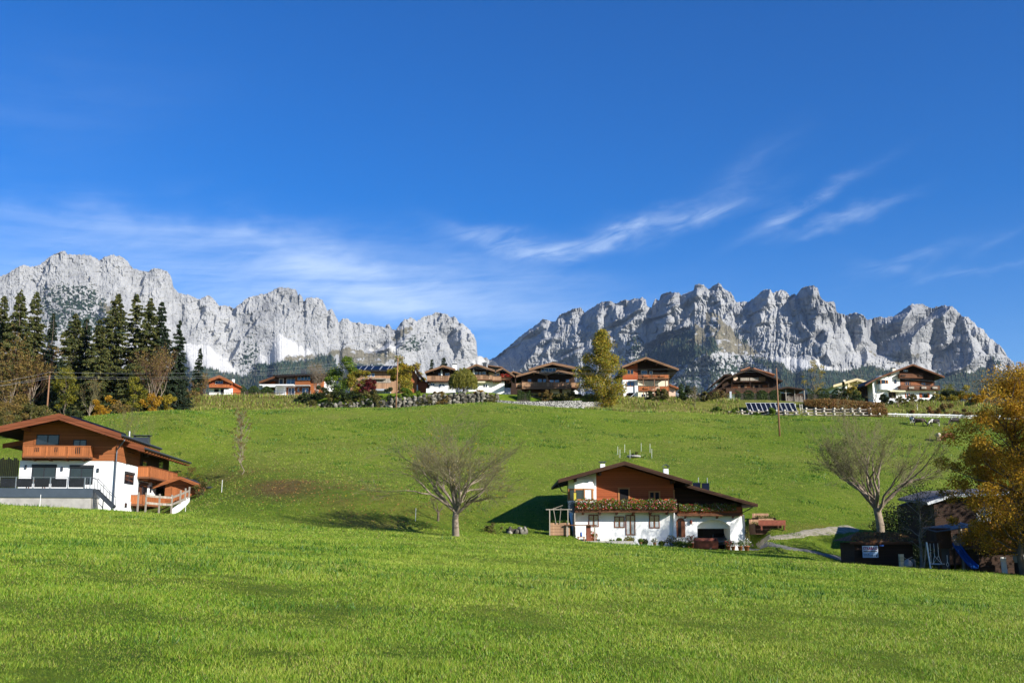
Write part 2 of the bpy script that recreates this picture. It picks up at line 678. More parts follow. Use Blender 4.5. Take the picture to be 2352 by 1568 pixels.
M['lf_willow'] = leafmat('willow_leaves', [(.10, .115, .016), (.17, .17, .026), (.26, .23, .036)], .35)
M['lf_hedge'] = leafmat('thuja_leaves', [(.014, .030, .006), (.028, .052, .008), (.055, .08, .012)], .15)
M['lf_dark'] = leafmat('dark_bush_leaves', [(.012, .024, .007), (.024, .040, .010), (.045, .055, .012)], .2)
M['lf_olive'] = leafmat('olive_leaves', [(.05, .055, .012), (.10, .10, .02), (.15, .12, .03)], .25)
M['lf_flowerw'] = leafmat('white_flowers', [(.7, .68, .64), (.78, .74, .7)], .2)
M['lf_flowerp'] = leafmat('pink_flowers', [(.55, .02, .06), (.62, .05, .12), (.62, .12, .2)], .2)
M['lf_flowerr'] = leafmat('red_flowers', [(.5, .015, .015), (.6, .04, .03)], .2)


def ground_mat():
 """meadow soil and short sward; patches follow the attribute 'patch' set where the place has them"""
 m, t, out = new_mat('meadow')
 n1 = tex_noise(t, .045, 6, .6, 'World')
 n2 = tex_noise(t, .9, 6, .65, 'World')
 n3 = tex_noise(t, 5.5, 6, .7, 'World')
 f = mth(t, 'ADD', mth(t, 'MULTIPLY', n1, .45), mth(t, 'ADD', mth(t, 'MULTIPLY', n2, .35), mth(t, 'MULTIPLY', n3, .3)))
 cc = ramp(t, f, [(.38, (.035, .080, .006)), (.46, (.085, .150, .010)), (.56, (.145, .205, .015)), (.68, (.22, .24, .04))])
 at = nd(t, 'ShaderNodeAttribute', attribute_name='patch')
 sp = nd(t, 'ShaderNodeSeparateColor')
 t.links.new(at.outputs['Color'], sp.inputs[0])
 dry = ramp(t, mth(t, 'ADD', mth(t, 'MULTIPLY', n3, .6), mth(t, 'MULTIPLY', n2, .4)), [(.35, (.07, .045, .015)), (.52, (.15, .095, .032)), (.68, (.22, .15, .06))])
 cc = mixc(t, mth(t, 'MULTIPLY', sp.outputs[0], mth(t, 'ADD', .45, n3), True), cc, dry)
 bank = ramp(t, mth(t, 'ADD', mth(t, 'MULTIPLY', n3, .6), mth(t, 'MULTIPLY', n2, .4)), [(.35, (.06, .075, .012)), (.5, (.13, .13, .03)), (.66, (.26, .20, .08))])
 cc = mixc(t, sp.outputs[1], cc, bank)
 far = ramp(t, n2, [(.35, (.02, .035, .02)), (.65, (.04, .06, .03))])
 cc = mixc(t, sp.outputs[2], cc, far)
 nb = tex_noise(t, 2.2, 8, .8, 'World')
 pbsdf(t, out, cc, .95, bump(t, nb, 1.0, .45), spec=.1)
 return m


def asphalt_mat():
 m, t, out = new_mat('worn_asphalt')
 n = tex_noise(t, 1.5, 7, .7, 'World')
 cc = ramp(t, n, [(.35, (.10, .095, .085)), (.6, (.19, .18, .16)), (.72, (.12, .13, .05))])
 pbsdf(t, out, cc, .9, bump(t, tex_noise(t, 12, 5, .6, 'World'), .4, .03))
 return m


def gravel_mat():
 m, t, out = new_mat('gravel_track')
 n = tex_noise(t, 2.2, 7, .7, 'World')
 cc = ramp(t, n, [(.35, (.09, .11, .02)), (.5, (.24, .21, .15)), (.7, (.34, .31, .26))])
 pbsdf(t, out, cc, .95, bump(t, tex_noise(t, 9, 5, .6, 'World'), .5, .05))
 return m


def boulder_mat():
 m, t, out = new_mat('boulders')
 g = nd(t, 'ShaderNodeNewGeometry')
 n = tex_noise(t, 1.6, 7, .65)
 f = mth(t, 'ADD', mth(t, 'MULTIPLY', g.outputs['Random Per Island'], .3), mth(t, 'MULTIPLY', n, .8))
 cc = ramp(t, f, [(.3, (.03, .027, .02)), (.5, (.10, .092, .07)), (.75, (.27, .25, .205))])
 pbsdf(t, out, cc, .95, bump(t, tex_noise(t, 4, 7, .7), .7, .1))
 return m


def gabion_mat():
 m, t, out = new_mat('gabion_stones')
 vo = nd(t, 'ShaderNodeTexVoronoi')
 tc = nd(t, 'ShaderNodeTexCoord')
 t.links.new(tc.outputs['Object'], vo.inputs['Vector'])
 vo.inputs['Scale'].default_value = 5
 c1 = ramp(t, vo.outputs['Color'], [(.1, (.20, .19, .17)), (.6, (.50, .48, .44)), (1, (.62, .60, .56))])
 e = ramp(t, vo.outputs['Distance'], [(.25, (1, 1, 1)), (.75, (.15, .15, .15))])
 cc = mixc(t, 1.0, c1, e, 'MULTIPLY')
 pbsdf(t, out, cc, .9, bump(t, vo.outputs['Distance'], -.8, .1))
 return m


M['ground'] = ground_mat()
M['asphalt'] = asphalt_mat()
M['gravel'] = gravel_mat()
M['boulder'] = boulder_mat()
M['gabion'] = gabion_mat()


def leafroof():
 m, t, out = new_mat('roof_under_fallen_leaves')
 n = tex_noise(t, 3.5, 8, .8)
 cc = ramp(t, n, [(.36, (.05, .025, .015)), (.5, (.16, .06, .025)), (.6, (.30, .12, .04)), (.72, (.5, .28, .10))])
 pbsdf(t, out, cc, .9, bump(t, n, .8, .1))
 return m


M['leafroof'] = leafroof()
# ------------------------------------------------------------------ terrain
def zrow(v, y):
 return rayn(W / 2, v)[1] * y


_u = np.array([-300, 0, 200, 330, 450, 600, 700, 900, 1000, 1100, 1150, 1250, 1350, 1450, 1560, 1650, 1787, 2000, 2150, 2352, 2700.])
_vt = np.array([990, 984, 962, 950, 938, 942, 938, 937, 930, 925, 926, 934, 939, 946, 944, 951, 956, 957, 958, 965, 985.])
_vp = np.array([975, 965, 940, 925, 914, 915, 912, 909, 907, 905, 912, 914, 914, 921, 919, 925, 925, 934, 928, 935, 950.])
_s = (_u - W / 2) / (F * math.cos(PITCH) + F * .18 * math.sin(PITCH))
_zt = np.array([zrow(v, 215) for v in _vt])
_zp = np.array([zrow(v, 226) for v in _vp])
_fy = np.array([90, 97, 105, 112, 121, 131, 150, 170, 190, 203, 215.])
_fc = np.array([0, .03, .115, .175, .25, .33, .475, .665, .855, .945, 1.])
_fl = np.array([0, 0, .0, .015, .06, .25, .62, .80, .845, .90, 1.])
_yy = np.arange(60, 262, 1.0)


def _prof(fy, ff):
 a = np.interp(_yy, fy, ff)
 k = np.array([1, 2, 4, 6, 8, 6, 4, 2, 1.]); k /= k.sum()
 return np.convolve(np.pad(a, 4, mode='edge'), k, mode='valid')


_FC, _FL = _prof(_fy, _fc), _prof(_fy, _fl)
_FM = _prof(np.array([83, 88, 98, 106, 113, 121, 131, 150, 170, 190, 203, 215.]), np.array([0, .02, .125, .17, .20, .245, .31, .475, .67, .855, .945, 1.]))


def gz(x, y):
 x = np.asarray(x, dtype=np.float64)
 y = np.asarray(y, dtype=np.float64)
 s = x / np.maximum(y, 60)
 yb = np.clip(y, -80, 92)
 xb = np.where(y > 92, s * 92, x)
 base = -1.6 + .0128 * yb - .062 * xb
 base = base + .25 * fbm(xb * .035 + 3, yb * .05, 3, 5) * sstep(8, 30, yb)
 # the yard on the right lies a little below the edge of the field
 base = base - 1.15 * sstep(.27, .34, s) * sstep(70, 80, y)
 zt = np.interp(s, _s, _zt)
 dig = sstep(.055, .066, s) * (1 - sstep(.228, .245, s)) * (1 - sstep(100, 111, y))
 wm = sstep(-.34, -.15, s) * (1 - sstep(-.125, -.01, s))
 wl = 1 - sstep(-.33, -.22, s)
 fr = np.interp(y, _yy, _FC) * (1 - wl) + np.interp(y, _yy, _FL) * wl
 fr = fr * (1 - wm) + np.interp(y, _yy, _FM) * wm
 fr = fr * (1 - dig)
 z = base + (zt - base) * fr
 zp = np.interp(s, _s, _zp)
 z = z + (zp - zt) * sstep(216, 222, y)
 z = z + 5.5 * sstep(228, 300, y) * (1 + 0.0 * s)
 z = z + .35 * fbm(x * .06, y * .06, 4, 9) * sstep(105, 130, y)
 # small knoll above the farmhouse with the covered spring
 kx, ky = P(1455, 1050, 140)[0], 140
 z = z + 1.0 * np.exp(-(((x - kx) / 2.6) ** 2 + ((y - ky) / 2.2) ** 2))
 # beyond the village the land drops to the valley floor
 z = z - 120 * sstep(420, 1100, y)
 return z


def g1(x, y):
 return float(gz(np.array([x]), np.array([y]))[0])


def litter(U, V, y):
 d = np.exp(-((U - 735) / 215) ** 2 - ((V - 1128 - .14 * (U - 700)) / 36) ** 2)
 d = np.maximum(d, np.exp(-((U - 900) / 140) ** 2 - ((V - 1178) / 32) ** 2))
 d = np.maximum(d, .55 * np.exp(-((U - 1950) / 120) ** 2 - ((V - 1210) / 12) ** 2))
 return d * ((y > 84) & (y < 180))


def build_ground():
 ys = np.concatenate([np.arange(-60, 8, 4.0), np.arange(8, 262, 1.2), np.arange(262, 460, 6.0), np.geomspace(470, 12000, 30)])
 a = np.linspace(-1, 1, 421)
 A, Y = np.meshgrid(a, ys)
 X = A * (60 + .8 * np.maximum(Y, 0))
 Z = gz(X, Y)
 Z += .04 * fbm(X * .7, Y * .7, 3, 3) * (Y < 260)
 nr, nc = A.shape
 idx = np.arange(nr * nc).reshape(nr, nc)
 f = np.stack([idx[:-1, :-1], idx[:-1, 1:], idx[1:, 1:], idx[1:, :-1]], -1).reshape(-1, 4)
 me = np_mesh('meadow', np.stack([X, Y, Z], -1).reshape(-1, 3), f, True, [M['ground']])
 at = me.color_attributes.new('patch', 'FLOAT_COLOR', 'POINT')
 c = np.zeros((nr * nc, 4), dtype=np.float32)
 c[:, 3] = 1
 U, V = proj(X, np.maximum(Y, 1), Z)
 n = fbm(X * .12, Y * .12, 4, 21)
 # reddish dry grass in the fold between field and slope
 d = litter(U, V, Y) * .9
 c[:, 0] = np.clip(d * (1 + n * 1.4) * 1.1, 0, 1).ravel()
 s = X / np.maximum(Y, 60)
 bank = sstep(212, 216, Y) * (1 - sstep(225, 228, Y)) * (s < -.19)
 bank = np.maximum(bank, sstep(212, 216, Y) * (1 - sstep(226, 228, Y)) * (s > .07) * .8)
 bank = np.maximum(bank, .5 * sstep(95, 112, Y) * (1 - sstep(118, 140, Y)) * (s < -.26) * (n > -.1))
 bank = np.maximum(bank, .28 * sstep(100, 135, Y) * (Y < 213) * np.clip(.4 + n * 1.4, 0, 1))
 c[:, 1] = np.clip(bank, 0, 1).ravel()
 c[:, 2] = sstep(420, 700, Y).ravel()
 at.data.foreach_set('color', c.ravel())
 o = link('meadow', me)
 tag(o, kind='structure')


build_ground()


def gat(u, v, y0=60.0):
 # where the ground shows in a given row and column of the photograph
 ys = y0 + .2 * np.arange(900)
 r_ = ray(u, v)
 h = r_.z * ys - gz(r_.x * ys, ys)
 i = int(np.argmax(h <= 0))
 if h[i] > 0: i = int(np.argmin(h))
 return Vector((r_.x * ys[i], ys[i], g1(r_.x * ys[i], ys[i])))


def strip(name, pts, widths, mat, lift=.03, kind='structure'):
 """a road laid over the ground: pts in photo rows and columns with distance"""
 c = [gat(p[0], p[1], 78) for p in pts]
 c2 = []
 for i in range(len(c) - 1):
  for k in range(8):
   q = k / 8
   c2.append((c[i].lerp(c[i + 1], q), widths[i] * (1 - q) + widths[i + 1] * q))
 c2.append((c[-1], widths[-1]))
 v, f = [], []
 nn = 6
 for i, (p, w) in enumerate(c2):
  a, b = c2[max(i - 1, 0)][0], c2[min(i + 1, len(c2) - 1)][0]
  d = Vector((b.x - a.x, b.y - a.y, 0)).normalized()
  s = Vector((d.y, -d.x, 0))
  wob = 1 + .12 * math.sin(i * 1.7)
  for j in range(nn + 1):
   q = p + s * (w * wob * (j / nn - .5))
   edge = -.12 if j in (0, nn) else 0
   v.append((q.x, q.y, g1(q.x, q.y) + lift + .03 + edge))
 for i in range(len(c2) - 1):
  for j in range(nn):
   a = i * (nn + 1) + j
   f.append((a, a + 1, a + nn + 2, a + nn + 1))
 me = np_mesh(name, v, f, True, [mat])
 return tag(link(name, me), kind=kind)


# ------------------------------------------------------------------ mountains
# what the photograph shows, traced in the coordinates of eight enlargements: (origin u, origin v, scale)
REG = {'1': (0, 562.7, 5.12), '2': (459.4, 631.6, 6.827), '3': (803.9, 677.6, 6.827), '4': (1119.7, 631.6, 6.827),
    '5': (1435.5, 631.6, 6.827), '6': (1780.1, 631.6, 6.827), '7': (2009.8, 660.3, 6.827),
    'a': (0, 545.5, 3.901), 'b': (588, 602.9, 3.901), 'c': (1091, 602.9, 3.901), 'd': (1550.4, 602.9, 3.901), 'e': (1894.9, 717.8, 4.964), 'v': (0, 0, 1)}


def parse(txt):
 out = []
 for line in txt.strip().split('\n'):
  r, rest = line.split(':')
  ou, ov, sc = REG[r.strip()]
  for poly in rest.split(';'):
   q = [float(a) for a in poly.replace(',', ' ').split()]
   if len(q) < 4: continue
   out.append([(ou + q[i] / sc, ov + q[i + 1] / sc) for i in range(0, len(q) - 1, 2)])
 return out


SKY_L = parse('''
v: -260,640 -120,635 0,632
a: 0,340 60,325 90,300 140,275 185,250 230,246 300,262 350,240 400,215 430,185 480,145 545,118 580,116 610,150 700,148 800,150 860,180 890,200 940,165 1000,150 1080,165 1130,195 1160,240 1200,275 1280,295 1330,300 1350,285 1380,265 1440,280 1500,300 1525,330 1540,370 1555,450 1600,490 1680,510 1770,545 1800,545 1860,520 1880,525 1920,550 1970,610 2040,605 2100,630 2135,600 2200,550
b: 0,290 100,268 180,235 220,218 245,222 280,220 300,225 350,240 365,255 378,290 388,268 410,300 422,330 430,345 450,315 500,312 560,310 590,330 620,380 640,430 660,415 680,410 700,440 720,490 740,530 780,505 820,495 860,535 890,540 920,530 980,550 1020,552 1060,560 1120,560 1150,575 1165,560 1190,550 1220,590 1255,605 1275,570 1290,540 1330,505 1390,495 1440,520 1500,480 1560,465 1600,450 1640,440 1700,455 1740,490 1780,480 1820,530 1860,545 1900,590 1950,640 1975,700 1985,830 2030,838 2070,850 2095,872
v: 1135,829 1150,845 1170,880 1200,930''')
SKY_R = parse('''
v: 1040,930 1080,880 1100,840
c: 120,866 180,850 240,800 300,750 380,680 470,610 580,530 610,505 640,505 690,530 720,520 760,460 820,440 850,430 890,405 920,402 950,405 985,440 1030,415 1060,400 1090,370 1140,350 1210,340 1270,360 1310,335 1380,335 1430,320 1470,325 1500,312 1530,330 1540,385 1580,400 1600,350 1620,320 1650,335 1660,300 1670,285 1750,262 1800,268 1830,262 1845,300 1880,270 1960,250 1970,200 2010,190 2050,200 2080,225 2100,235 2130,205 2180,178
d: 415,190 425,215 440,240 470,250 500,260 520,300 545,350 600,345 650,345 700,325 740,290 800,237 850,240 880,275 910,255 960,245 1000,260 1030,300 1060,285 1090,290 1130,230 1180,210 1240,205 1280,230 1300,300 1350,350 1380,355 1400,350 1418,345 1435,370 1445,430 1460,450
6: 1050,600 1110,630 1230,580 1330,600 1390,630 1450,690 1520,690 1560,670 1640,645 1750,665 1860,640 1980,570 2100,470 2180,445 2340,465
7: 800,290 900,310 960,292 1100,282 1200,285 1250,330 1350,430 1480,480 1560,540 1600,610 1700,660 1760,740 1800,790 1900,850 1990,930 2050,1030 2080,1090 2160,1150 2210,1240
v: 2345,850 2380,872 2430,890 2600,915 2800,930''')

SHADE = parse('''
4: 20,1312 150,1296 270,1215 330,1165 480,1104 600,984 760,950 870,870 890,980 1000,980 940,1060 900,1010 860,1020 770,1100 750,1200 640,1330 520,1480 450,1567 20,1567 ; 290,1180 500,970 640,870 820,745 840,780 740,860 640,915 560,1000 470,1090 340,1150
4: 1020,740 1110,660 1110,780 1040,900 1010,830 ; 1245,640 1320,570 1340,700 1290,700 1240,900 1262,1020 1225,920 1240,780 ; 1510,610 1620,520 1690,470 1770,440 1760,530 1720,640 1740,760 1740,890 1640,860 1620,760 1530,840 1480,760 ; 1890,530 1930,480 2010,480 2010,600 2050,680 1960,740 1930,800 1880,740 1880,650
4: 2180,460 2230,400 2300,380 2350,370 2350,500 2250,620 2230,500 ; 1920,820 2050,790 2200,700 2350,590 2280,700 2150,800 2030,930 1960,890 ; 1750,930 1830,900 1850,1000 1780,1090 1640,1100 1700,1000 ; 1000,980 1100,830 1060,960 920,1200 870,1290 880,1150 ; 1080,1320 1280,1215 1480,1130 1500,1145 1300,1250 1100,1350 ; 1310,780 1330,770 1380,900 1370,960 ; 1550,950 1640,900 1600,990
5: 0,440 60,400 140,370 170,480 160,560 100,600 0,700 0,500 ; 190,390 240,370 260,430 240,520 160,570 ; 430,520 500,420 545,330 600,290 700,300 780,260 770,330 690,380 660,470 800,450 700,520 680,580 570,640 470,650 470,560 ; 280,820 360,720 480,680 660,640 640,760 620,880 520,930 500,990 380,1050 340,980 310,880
5: 860,350 920,290 1080,240 1080,330 1060,420 1000,340 960,400 900,460 ; 940,520 1000,470 1080,420 1100,500 1030,580 980,690 950,600 ; 740,880 830,790 880,730 960,700 900,790 820,870 780,950 730,960 ; 1390,470 1500,420 1520,540 1460,490 1400,510 ; 2030,370 2120,290 2200,220 2270,230 2240,380 2250,480 2180,440 2130,540 2080,560 2040,440
5: 1240,880 1300,780 1340,800 1310,860 1280,930 ; 1960,660 2060,590 2130,600 2140,760 2080,760 2000,760 ; 1810,620 1870,610 1880,740 1830,760 ; 1540,680 1560,600 1640,560 1600,620 1560,690 ; 1350,730 1440,720 1520,800 1480,870 1430,820 ; 1840,860 1890,830 1880,900 ; 2120,1000 2200,990 2180,1050 ; 1340,210 1350,250 1340,350 1325,300 ; 1250,250 1290,290 1280,400 1255,350 ; 1480,200 1530,190 1510,260 ; 1120,200 1135,230 1125,330 1095,350 1090,260 ; 820,1180 860,1100 900,1090 850,1200
5: 200,1290 400,1140 600,1040 860,880 1000,850 1130,860 1060,1000 900,1080 860,1200 1000,1200 1300,1230 1140,1320 1000,1400 900,1567 600,1567 500,1400 300,1330 ; 2230,560 2290,600 2260,680
6: 20,330 40,255 48,340 38,380 ; 205,400 300,310 300,400 330,560 350,730 320,720 250,540 ; 350,300 420,210 520,190 600,200 600,300 560,400 610,470 570,540 630,540 650,480 650,380 740,340 760,420 700,500 720,600 640,640 630,900 590,890 510,780 480,640 420,540 380,450 ; 320,850 370,740 380,600 400,700 420,820 500,840 560,920 540,980 440,990 400,880
6: 830,430 870,420 880,560 850,530 ; 870,600 900,560 920,640 980,780 960,860 930,900 900,840 ; 980,680 1000,640 1040,640 1050,760 1010,840 990,800 ; 1090,640 1230,590 1330,600 1400,640 1400,700 1370,800 1380,900 1370,1050 1300,1070 1260,1150 1220,1000 1160,880 1130,760 ; 1330,1200 1400,1130 1440,1170 1450,1300 1380,1440 1350,1300
6: 1490,770 1560,700 1720,650 1860,640 2060,500 2120,470 2140,540 2080,640 2020,700 1960,870 2030,890 2180,800 2230,720 2340,640 2340,800 2230,880 2160,980 2120,1150 2140,1300 2050,1330 1930,1300 1620,1230 1620,1100 1540,900 ; 670,960 760,860 830,880 810,1000 740,1110 680,1050 ; 430,1050 560,980 600,1050 500,1100 480,1200 430,1150 ; 600,1050 660,1060 740,1120 720,1290 640,1290 600,1180 ; 740,1320 820,1250 900,1400 880,1430 800,1390
6: 100,430 150,500 160,560 ; 60,330 100,360 110,450 80,400
7: 690,600 760,520 900,350 1000,310 1100,290 1180,290 1150,360 1080,430 1060,520 1100,620 1130,700 1130,900 1040,880 1010,960 1040,1010 1150,970 1200,900 1230,700 1250,650 1240,580 1350,430 1400,450 1420,600 1480,750 1540,950 1560,1100 1490,1200 1350,1270 1080,1360 900,1280 890,1180 950,1060 880,940 890,800 930,640 930,480 880,500 800,580 700,660 620,740 560,860 500,800 600,700 ; 1500,650 1560,620 1600,720 1560,780 1500,730
7: 1680,960 1740,800 1790,900 1780,1050 1720,1000 ; 1770,1240 1820,1100 1880,1150 1890,1300 1770,1290 ; 1890,930 1940,900 1930,1040 ; 1600,1080 1690,980 1650,1050 ; 2080,1100 2140,1180 2120,1300 2090,1300
1: 690,110 715,95 715,180 700,150 ; 545,240 590,150 580,210 550,245 ; 563,335 582,230 594,230 585,310 ; 500,345 512,280 532,275 525,330 ; 638,320 660,250 674,250 650,320 ; 536,500 536,420 556,420 552,500 ; 1036,430 1046,375 1064,372 1056,430 ; 840,198 845,160 862,155 850,198 ; 1333,222 1352,218 1354,262 1336,255 ; 1652,485 1660,410 1712,345 1685,420 1672,490 ; 1636,600 1700,450 1664,600 ; 1540,380 1556,490 1562,380 ; 2325,660 2352,645 2352,740 2322,700 ; 2138,900 2150,700 2172,700 2152,880 ; 1578,650 1586,580 1606,560 1605,610 1590,655 ; 545,725 580,690 572,735 ; 508,605 520,570 556,540 550,575 ; 780,565 790,520 806,512 800,550 ; 2296,1010 2310,960 2350,870 2320,995 ; 1395,760 1400,700 1412,690 1405,760 ; 370,420 395,405 390,425 ; 740,580 770,565 765,585 ; 300,510 305,450 312,455 ; 1125,480 1145,445 1140,480 ; 420,480 490,360 500,370 440,480 ; 2230,1060 2245,960 2255,945 2240,1060
2: 0,690 18,640 30,530 90,500 90,560 40,640 ; 500,530 540,510 575,520 570,610 530,640 510,590 ; 682,560 705,470 752,428 722,500 704,602 ; 368,870 400,780 472,708 442,830 390,902 ; 788,650 830,608 812,705 795,715 ; 742,795 790,738 778,812 752,815 ; 700,950 745,870 860,740 950,620 885,740 855,790 770,880 720,940 ; 444,1320 490,1230 600,1090 600,1030 655,1010 625,1090 570,1200 510,1300 460,1350 ; 495,1400 540,1360 528,1475 ; 1272,445 1286,330 1322,308 1300,390 ; 1286,600 1305,460 1328,500 1308,640
2: 1402,425 1408,340 1452,288 1430,405 ; 1528,350 1548,268 1566,310 1546,445 ; 1618,465 1640,375 1652,425 1642,535 ; 1628,645 1640,590 1682,558 1662,655 ; 1213,262 1238,230 1232,272 ; 1002,362 1072,282 1020,384 ; 763,362 780,352 786,362 782,392 ; 208,800 225,640 262,618 246,720 ; 206,1115 246,1030 304,948 284,1040 ; 178,945 195,900 232,868 222,945 ; 1584,608 1618,480 1604,608 ; 973,480 990,482 982,582 ; 1992,805 1997,660 2048,645 2014,815 ; 440,1035 460,920 502,818 518,842 466,1025 ; 298,575 310,520 338,485 337,515 ; 745,540 760,530 768,600 752,590 ; 1742,700 1760,560 1850,430 1770,590 ; 410,1150 425,1080 436,1080 420,1160 ; 2230,1090 2280,960 2250,1090 ; 2215,1170 2250,1100 2300,1070 ; 1510,740 1560,610 1540,700 ; 60,740 90,710 85,850 ; 890,560 930,400 905,540 ; 1370,640 1390,530 1405,530 1385,650
3: 1525,670 1600,600 1620,530 1680,510 1680,580 1740,560 1740,680 1730,740 1760,790 1690,920 1640,930 1590,800 1530,720 ; 1360,880 1370,800 1420,730 1400,870 ; 1828,712 1840,600 1877,608 1852,730 ; 345,880 500,800 600,740 640,740 630,790 580,840 520,870 ; 710,790 830,740 810,790 760,800 ; 820,700 840,660 905,635 850,700 ; 1508,425 1520,378 1558,358 1542,432 ; 1420,590 1406,530 1430,450 1458,398 1440,520 ; 1368,422 1368,370 1440,288 1455,298 1400,380 ; 1588,352 1640,328 1612,382
3: 880,405 888,368 902,435 ; 740,680 740,600 775,560 775,630 ; 1748,985 1760,830 1792,838 1780,1005 ; 788,475 820,388 816,465 ; 680,550 740,530 722,582 ; 1692,465 1742,428 1722,482 ; 520,570 530,535 547,562 ; 558,492 600,458 582,502 ; 1308,445 1320,375 1338,400 1327,485 ; 960,480 975,400 985,480 ; 1215,480 1240,420 1225,500 ; 1345,540 1360,500 1358,570 ; 1620,1010 1640,930 1700,910 1660,1000 ; 240,790 250,750 262,780 ; 1015,510 1030,450 1022,520 ; 675,700 695,640 690,720''')

SCREE = parse('''
1: 2130,1160 2352,1170 2352,1529 2220,1440 ; 1325,1080 1480,1060 1500,1240 1400,1290 1320,1200
2: 0,1080 190,1150 210,1220 330,1300 440,1270 450,1400 600,1540 780,1567 0,1480 ; 1110,1120 1210,900 1240,920 1420,1050 1600,1110 1760,1230 1650,1270 1400,1290 1310,1360 1200,1390 880,1400 880,1260 1090,1260
3: 230,880 600,740 640,760 560,870 350,900 ; 560,870 700,790 800,830 700,900 ; 1880,1080 2010,950 2170,990 2150,1050 2060,1080 2000,1130
6: 0,1230 120,1290 300,1300 520,1330 640,1330 760,1390 950,1450 1350,1440 1270,1490 1040,1500 860,1480 400,1450 200,1410 0,1320 ; 0,1310 180,1410 370,1567 330,1567 150,1430 ; 1620,1240 1830,1300 1930,1300 2050,1335 1850,1350
5: 2230,1220 2352,1290 2352,1350
7: 1080,1365 1350,1270 1490,1250 1580,1270 1550,1350 1570,1380 1430,1330 1180,1350''')
PATCHY = parse('''
1: 400,540 640,500 900,440 1060,430 1260,580 1200,640 1150,620 1500,870 1500,1000 1350,900 1330,1100 580,1100 430,760
2: 700,970 840,850 920,920 850,940 800,1000 890,1290 870,1400 780,1567 600,1500 560,1350 650,1200 ; 950,1010 1090,1150 1150,1270 1000,1200
3: 800,860 900,660 1010,560 1250,720 1220,800 1000,900 760,960 ; 400,980 600,900 720,960 500,1090
5: 850,1450 1150,1300 1500,1200 1900,1270 2352,1480 2352,1567 850,1567 ; 0,1050 130,900 300,1100 280,1230 100,1340 0,1300 ; 1230,850 1350,830 1560,860 1500,960 1300,930
4: 2050,1120 2352,900 2352,1400 2150,1400
7: 1830,1000 1960,1060 2090,1350 1960,1340 1800,1100
v: 1440,845 1640,830 1780,862 1800,900 1440,920''')
GRASS = parse('''
1: 1150,620 1350,740 1500,880 1510,940 1350,860 1180,760
2: 1310,1290 1700,1250 2200,1180 2352,1130 2352,1400 2100,1300 1900,1270 1500,1350 1320,1370 
3: 0,830 100,830 250,900 600,870 700,920 740,990 500,1090 0,1100 ; 640,700 780,560 900,480 1010,530 850,620 700,750
5: 500,1120 700,1010 1140,770 1200,830 1230,850 1260,700 1270,560 1380,560 1600,780 1800,1000 2200,1280 2352,1400 2100,1300 1500,1200 1400,1190 900,1080 ; 320,620 480,640 460,680 330,720
6: 1430,1130 1560,1230 1850,1350 2000,1330 2040,1430 1900,1400 1500,1250 ; 700,1240 830,1220 860,1290
7: 750,350 880,310 700,400 660,380 ; 520,1060 700,1050 900,1060 560,1120''')
FOREST = parse('''
1: 580,980 700,980 640,1130 590,1110 ; 1340,900 1500,990 1500,1060 1350,1060 ; -1400,1300 580,1330 900,1440 1900,1480 2130,1500 2352,1540 2352,2400 -1400,2400
2: 780,1567 910,1400 1190,1390 1500,1350 1900,1270 2140,1280 2100,1400 2352,1567 ; 20,1480 120,1465 300,1520 420,1567 0,1567
3: -50,1100 500,1090 700,1254 0,1254
5: 100,1345 300,1240 500,1110 700,1000 900,900 1130,850 1040,1000 880,1070 900,1080 1150,1090 1390,1190 1480,1200 1300,1240 1150,1310 1000,1400 860,1480 750,1567 100,1567 ; 120,930 200,905 260,1000 280,1070 240,1170 120,1150 60,1160 0,1230 0,1060 120,1050 ; 1280,930 1370,940 1500,1180 1480,1210 1400,1190 1330,1040 ; 1690,830 1760,850 1830,1000 2000,1100 1850,1090 1730,900 ; 1130,960 1250,980 1200,1020 ; 1900,1270 2352,1390 2352,1567 2250,1500
6: 0,1345 150,1430 300,1567 0,1567 ; 370,1500 860,1480 1040,1505 1270,1490 1350,1450 1500,1430 1750,1500 2352,1567 390,1567
7: 1560,1330 1640,1240 2100,1350 2170,1400 2336,1420 2336,1568 1080,1568 1090,1370 1180,1350 1430,1330 1570,1385 ; 1500,1170 1580,1090 1540,1180 ; 1810,1090 1900,1090 1960,1200 2030,1310 1880,1200
v: -1200,900 -100,880 455,852 480,847 505,855 545,862 572,860 592,840 650,838 700,830 760,852 830,865 900,874 1100,905 1300,918 1440,900 1460,858 2352,858 3200,900 3200,1300 -1200,1300''')


def raster(polys, U, V):
 m = np.zeros(U.shape, dtype=np.float32)
 for p in polys:
  xs = [a[0] for a in p]; ys = [a[1] for a in p]
  j0, j1 = np.searchsorted(U[0], min(xs)), np.searchsorted(U[0], max(xs))
  if j1 <= j0: continue
  blk = in_poly(U[:, j0:j1 + 1], V[:, j0:j1 + 1], p)
  m[:, j0:j1 + 1] = np.maximum(m[:, j0:j1 + 1], blk)
 return m


